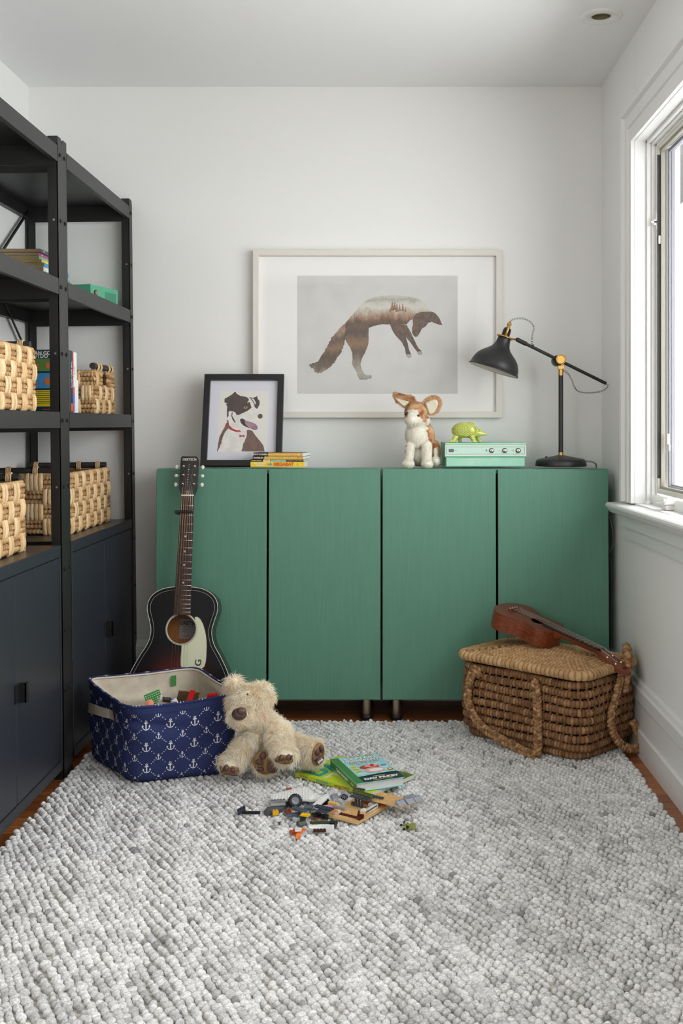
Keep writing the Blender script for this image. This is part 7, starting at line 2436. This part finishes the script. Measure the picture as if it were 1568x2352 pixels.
mb = brick_mb(4, 3, 0.0034); put('toy_plate', mb, (72, 78, 90), *c3(1325, 415), z0 + 0.020, dirpx(c3(1200, 375), c3(1400, 430)) + 8, 'dark slate wedge plate under the studded wing plate')
mb = brick_mb(3, 2, 0.010); put('toy_brick', mb, BLK, *c3(1220, 505), z0 + 0.002, 25, 'black studded brick left of the black frame')
mb = MB(); mb.box(-0.010, 0.010, -0.003, 0.003, 0, 0.012)
for k in range(4): mb.cyl((-0.0075 + k * 0.005, -0.0045, 0.002 + (k % 2) * 0.006), (-0.0075 + k * 0.005, 0.0045, 0.002 + (k % 2) * 0.006), 0.0028, n=12)
put('toy_engine_block', mb, BLK, *c3(1340, 530), z0 + 0.004, -15, 'black mechanical frame in front of the baseplate corner')
mb = brick_mb(3, 1, 0.012); put('toy_brick', mb, BLK, *c3(1345, 315), z0 + 0.010, 30, 'black brick beside the pink tile')
mb = MB(); mb.box(-0.014, 0.014, -0.0012, 0.0012, 0, 0.0018); mb.box(-0.014, 0.014, -0.0012, 0.0012, 0.0065, 0.008)
for k in range(5): mb.box(-0.014 + k * 0.0066, -0.0125 + k * 0.0066, -0.001, 0.001, 0, 0.008)
put('toy_fence', mb, (140, 52, 40), *c3(1215, 560), z0 + 0.003, -18, 'brick red fence piece beside the black frame', tilt=(-25, 0))
mb = brick_mb(3, 2, 0.008, slope=True); put('slope_brick', mb, (62, 72, 50), *c3(1000, 615), z0 + 0.002, 40, 'dark green slope brick behind the orange slope')
mb = brick_mb(9, 1, 0.0045); put('toy_plate', mb, (58, 76, 50), *c3(1330, 598), z0 + 0.006, 2, 'long dark green strip behind the white tray')
mb = brick_mb(2, 2, 0.012, studs=False); put('toy_brick', mb, BLK, *c3(1472, 640), z0 + 0.001, 70, 'black block at the right end of the green strip')
mb = brick_mb(2, 2, 0.008, studs=True); put('toy_brick', mb, (196, 200, 206), *c3(920, 560), z0 + 0.001, 40, 'pale grey brick under the slate wing plates')
mb = brick_mb(2, 2, 0.010, studs=True); put('toy_brick', mb, DGR, *c3(1010, 550), z0 + 0.001, 10, 'dark grey brick under the yellow plate')
# orange arrow and white pieces
mb = MB()
mb.add([(-0.020, -0.005, 0), (0.022, -0.005, 0), (0.022, 0.005, 0), (-0.020, 0.005, 0), (-0.020, -0.005, 0.008), (-0.008, -0.005, 0.010), (0.022, -0.003, 0.003), (0.022, 0.003, 0.003), (-0.008, 0.005, 0.010), (-0.020, 0.005, 0.008)],
       [(0, 3, 2, 1), (0, 1, 6, 5, 4), (3, 9, 8, 7, 2), (4, 5, 8, 9), (5, 6, 7, 8), (1, 2, 7, 6), (0, 4, 9, 3)])
mb.add([(-0.030, -0.004, 0), (-0.020, -0.006, 0), (-0.020, 0.006, 0), (-0.030, 0.004, 0), (-0.027, -0.003, 0.006), (-0.020, -0.005, 0.009), (-0.020, 0.005, 0.009), (-0.027, 0.003, 0.006)], [(0, 3, 2, 1), (4, 5, 6, 7), (0, 1, 5, 4), (1, 2, 6, 5), (2, 3, 7, 6), (3, 0, 4, 7)])
for k in range(3): mb.cyl((-0.014 + k * 0.008 * 0.9, 0.002, 0.006), (-0.014 + k * 0.0072, 0.002, 0.0115 - k * 0.001), 0.0020, n=10)
put('nose_cone', mb, (240, 122, 26), *c3(985, 745), z0 + 0.002, dirpx(c3(880, 800), c3(1080, 600)), 'long orange pointed piece at the front of the pile', tilt=(8, -6))
mb = brick_mb(2, 1, 0.006, hollow=True); put('toy_box', mb, WHI, *c3(945, 705), z0 + 0.013, 8, 'white window frame piece resting on the orange piece', tilt=(50, 0))
mb = brick_mb(2, 2, 0.006); put('toy_brick', mb, (190, 84, 46), *c3(870, 745), z0 + 0.002, 35, 'rust brown brick behind the orange piece')
mb = brick_mb(3, 2, 0.0034); put('toy_plate', mb, (196, 200, 206), *c3(1005, 770), z0 + 0.001, 45, 'pale grey plate in front of the orange piece')
# white curved tray
mb = MB()
Wt, Lt = 0.032, 0.012
vs, fs = [], []
nx_ = 14
for i in range(nx_ + 1):
    x = -Wt + 2 * Wt * i / nx_
    t = i / nx_
    w_ = Lt * (0.35 + 0.65 * min(1, t * 2.2))
    zb_ = 0.010 * (1 - min(1, t * 1.6)) ** 2
    for (yy, zz_) in ((w_, 0.013), (w_ - 0.001, 0.013), (w_ * 0.8, zb_ + 0.0012), (-w_ * 0.8, zb_ + 0.0012), (-w_ + 0.001, 0.013 if t < 0.05 else 0.009 + 0.004 * t), (-w_, 0.013 if t < .05 else 0.009 + 0.004 * t), (-w_ * .85, zb_), (w_ * .85, zb_)):
        vs.append((x, yy, zz_))
for i in range(nx_):
    for q_ in range(8):
        fs.append((i * 8 + q_, i * 8 + (q_ + 1) % 8, (i + 1) * 8 + (q_ + 1) % 8, (i + 1) * 8 + q_))
fs.append(tuple(range(8))); fs.append(tuple(nx_ * 8 + k for k in range(8))[::-1])
mb.add(vs, fs, 0, False)
for k in range(3): mb.box(Wt - 0.009, Wt - 0.0075, -0.009 + k * 0.007, -0.006 + k * 0.007, 0.002, 0.012)
put('toy_boat_hull', mb, WHI, *c3(1290, 715), z0 + 0.001, -2, 'white curved boat hull piece at the front of the pile')
mb = brick_mb(4, 1, 0.006); put('toy_brick', mb, (70, 32, 28), *c3(1265, 722), z0 + 0.005, 3, 'dark brown brick lying inside the white hull')
mb = brick_mb(2, 2, 0.0032); put('toy_tile', mb, (186, 110, 86), *c3(810, 92), z0 + 0.001, 12, 'terracotta plate behind the white wing plate')
# small golden creature figure on its own
fg = empty('toy_figure', g(*c4(1300, 690), z0), (0, 0, 0), 'olive gold armoured toy figure part lying alone to the right of the pile', 'toy figure')
mb = MB()
mb.prism([(-0.015, 0.001), (-0.014, 0.012), (-0.006, 0.014), (-0.003, 0.018), (0.001, 0.013), (0.010, 0.0165), (0.017, 0.014), (0.016, 0.004), (0.010, 0.0005), (-0.004, 0.003)], -0.006, 0.006, 0, FRONT)
mb.build('torso', mat('olive_gold', (172, 174, 92), 0.35, col2=(120, 124, 60), nscale=200), fg, bevel=0.0012)
mb = MB()
for k in range(3):
    mb.tube([Vector((-0.014 + k * 0.001, 0.004, 0.014)) + Vector(((0.014 - k * 0.002) * (1 - math.cos(a)), 0, (0.014 - k * 0.003) * math.sin(a))) for a in [PI * 0.8 * q_ / 12 for q_ in range(13)]], 0.0006, 6)
mb.build('ribs', mat('dark_figure', (34, 36, 30), 0.5), fg)
mb = MB(); mb.ell((-0.020, -0.001, 0.012), (0.0035, 0.0035, 0.003)); mb.ell((-0.013, -0.006, -0.001 + 0.004), (0.004, 0.003, 0.0035)); mb.cyl((-0.020, 0, 0.012), (-0.013, 0, 0.011), 0.0012); mb.ell((-0.004, -0.0065, 0.009), (0.004, 0.0015, 0.0045))
mb.build('claws', plastic(BLK), fg)
# ---------------------------------------------------------------- toys inside the bin
def inb(px, py, D): return at(px, py, D)
def c5(x, y): return (330 + x / 7.84, 1560 + y / 7.84)
rnd = random.Random(12)
mb = MB()
for k in range(150):
    a, b_ = rnd.uniform(-0.8, 0.8), rnd.uniform(-0.8, 0.8)
    cxy = Vector((0, 0, 0)) + (BR_ - BF) * a * 0.42 + (BL - BF) * b_ * 0.42
    nx_, ny_ = rnd.choice(((2, 2), (2, 4), (1, 4), (2, 3), (1, 2)))
    zz_ = 0.028 + rnd.uniform(0, 0.125) * (1 - 0.25 * (abs(a) + abs(b_)))
    sub_ = brick_mb(nx_, ny_, rnd.choice((0.0032, 0.0096)))
    M_ = T(cxy.x, cxy.y, zz_) @ Euler((rnd.uniform(-.9, .9), rnd.uniform(-.9, .9), rnd.uniform(0, 6))).to_matrix().to_4x4()
    mb.add(sub_.v, sub_.f, rnd.randrange(6), False, M_)
hp2 = mb.build('toy_brick_heap', [plastic(c_) for c_ in (LGR, (60, 40, 34), WHI, (150, 20, 20), DGR, (40, 90, 150))])
hp2.location = (bc.x, bc.y, RZT)
tag(hp2, 'heap of mixed toy bricks filling the lower part of the navy bin', 'toy bricks', kind='stuff')
def bput(name, mb, col, x, y, D, rot, label, tr=0, mats=None):
    o = mb.build(name, mats or [plastic(col, tr=tr)], bevel=0.0002, seg=1)
    o.location = at(*c5(x, y), D)
    o.rotation_euler = Euler([R(a) for a in rot], 'XYZ')
    return tag(o, label, 'toy brick')
mb = MB(); 
for i in range(6):
    mb.box(-0.024, 0.024, -0.018 + i * 0.007, -0.0155 + i * 0.007, 0, 0.003)
for i in range(8): mb.box(-0.024 + i * 0.0065, -0.0215 + i * 0.0065, -0.018, 0.0195, 0.0004, 0.0026)
mb.box(-0.024, 0.024, 0.0175, 0.0205, 0, 0.0032)
bput('toy_grid', mb, (40, 150, 66), 175, 350, 3.20, (52, -20, 12), 'bright green grid plate sticking out of the bin contents')
mb = MB(); mb.lathe([(0.012, 0), (0.012, 0.003), (0, 0.003)], 28); bput('toy_disc', mb, (236, 150, 120), 105, 440, 3.13, (62, 0, 0), 'salmon pink round disc at the front of the bin')
mb = brick_mb(8, 6, 0.0034); bput('toy_plate', mb, (200, 164, 104), 790, 320, 3.22, (118, 10, 22), 'tan studded plate standing upright in the bin with its brown ribbed underside showing', mats=[plastic((120, 96, 70))])
mb = brick_mb(2, 5, 0.004, tile=True); bput('toy_tile', mb, (196, 18, 26), 850, 320, 3.165, (58, 8, -14), 'red tile leaning on the upright tan plate in the bin')
mb = brick_mb(4, 2, 0.008); bput('toy_brick', mb, (190, 14, 22), 1238, 318, 3.22, (10, 0, 12), 'red brick at the right end of the bin')
mb = MB(); mb.ell((0, 0, 0), 0.004); bput('toy_stud', mb, (70, 140, 210), 508, 352, 3.18, (0, 0, 0), 'small blue round stud in the bin')
mb = brick_mb(3, 2, 0.008); bput('toy_brick', mb, (66, 44, 38), 405, 392, 3.16, (20, 10, 20), 'dark brown brick beside the white mesh in the bin')
mb = MB()
for k in range(7): mb.tube([(-0.012 + k * 0.004, 0, -0.012), (0.004 - k * 0.001, 0.002, 0.014)], 0.0007, 5)
for k in range(5): mb.tube([(-0.012, 0, -0.010 + k * 0.005), (0.014, 0.001, -0.012 + k * 0.005)], 0.0007, 5)
bput('toy_net', mb, (220, 222, 226), 310, 380, 3.165, (-10, 0, 25), 'white mesh piece beside the green grid in the bin')
mb = MB(); mb.add([(-0.011, 0, 0), (0.010, 0, -0.003), (0.003, 0, 0.010), (-0.011, 0.002, 0), (0.010, 0.002, -0.003), (0.003, 0.002, 0.010)], [(0, 1, 2), (5, 4, 3), (0, 3, 4, 1), (1, 4, 5, 2), (2, 5, 3, 0)])
bput('toy_wedge', mb, (230, 230, 234), 560, 395, 3.155, (-20, 0, 0), 'white triangular wedge in front of the tan plate in the bin')
mb = MB(); mb.cyl((0, 0, -0.04), (0.006, 0, 0.012), 0.0011, n=8)
o = mb.build('wooden_stick', mat('pine_stick', (206, 160, 90), 0.6)); o.location = at(234, 1576, 3.32); o.rotation_euler = (0, R(-20), 0)
tag(o, 'thin wooden stick poking up at the left inside the bin', 'stick')
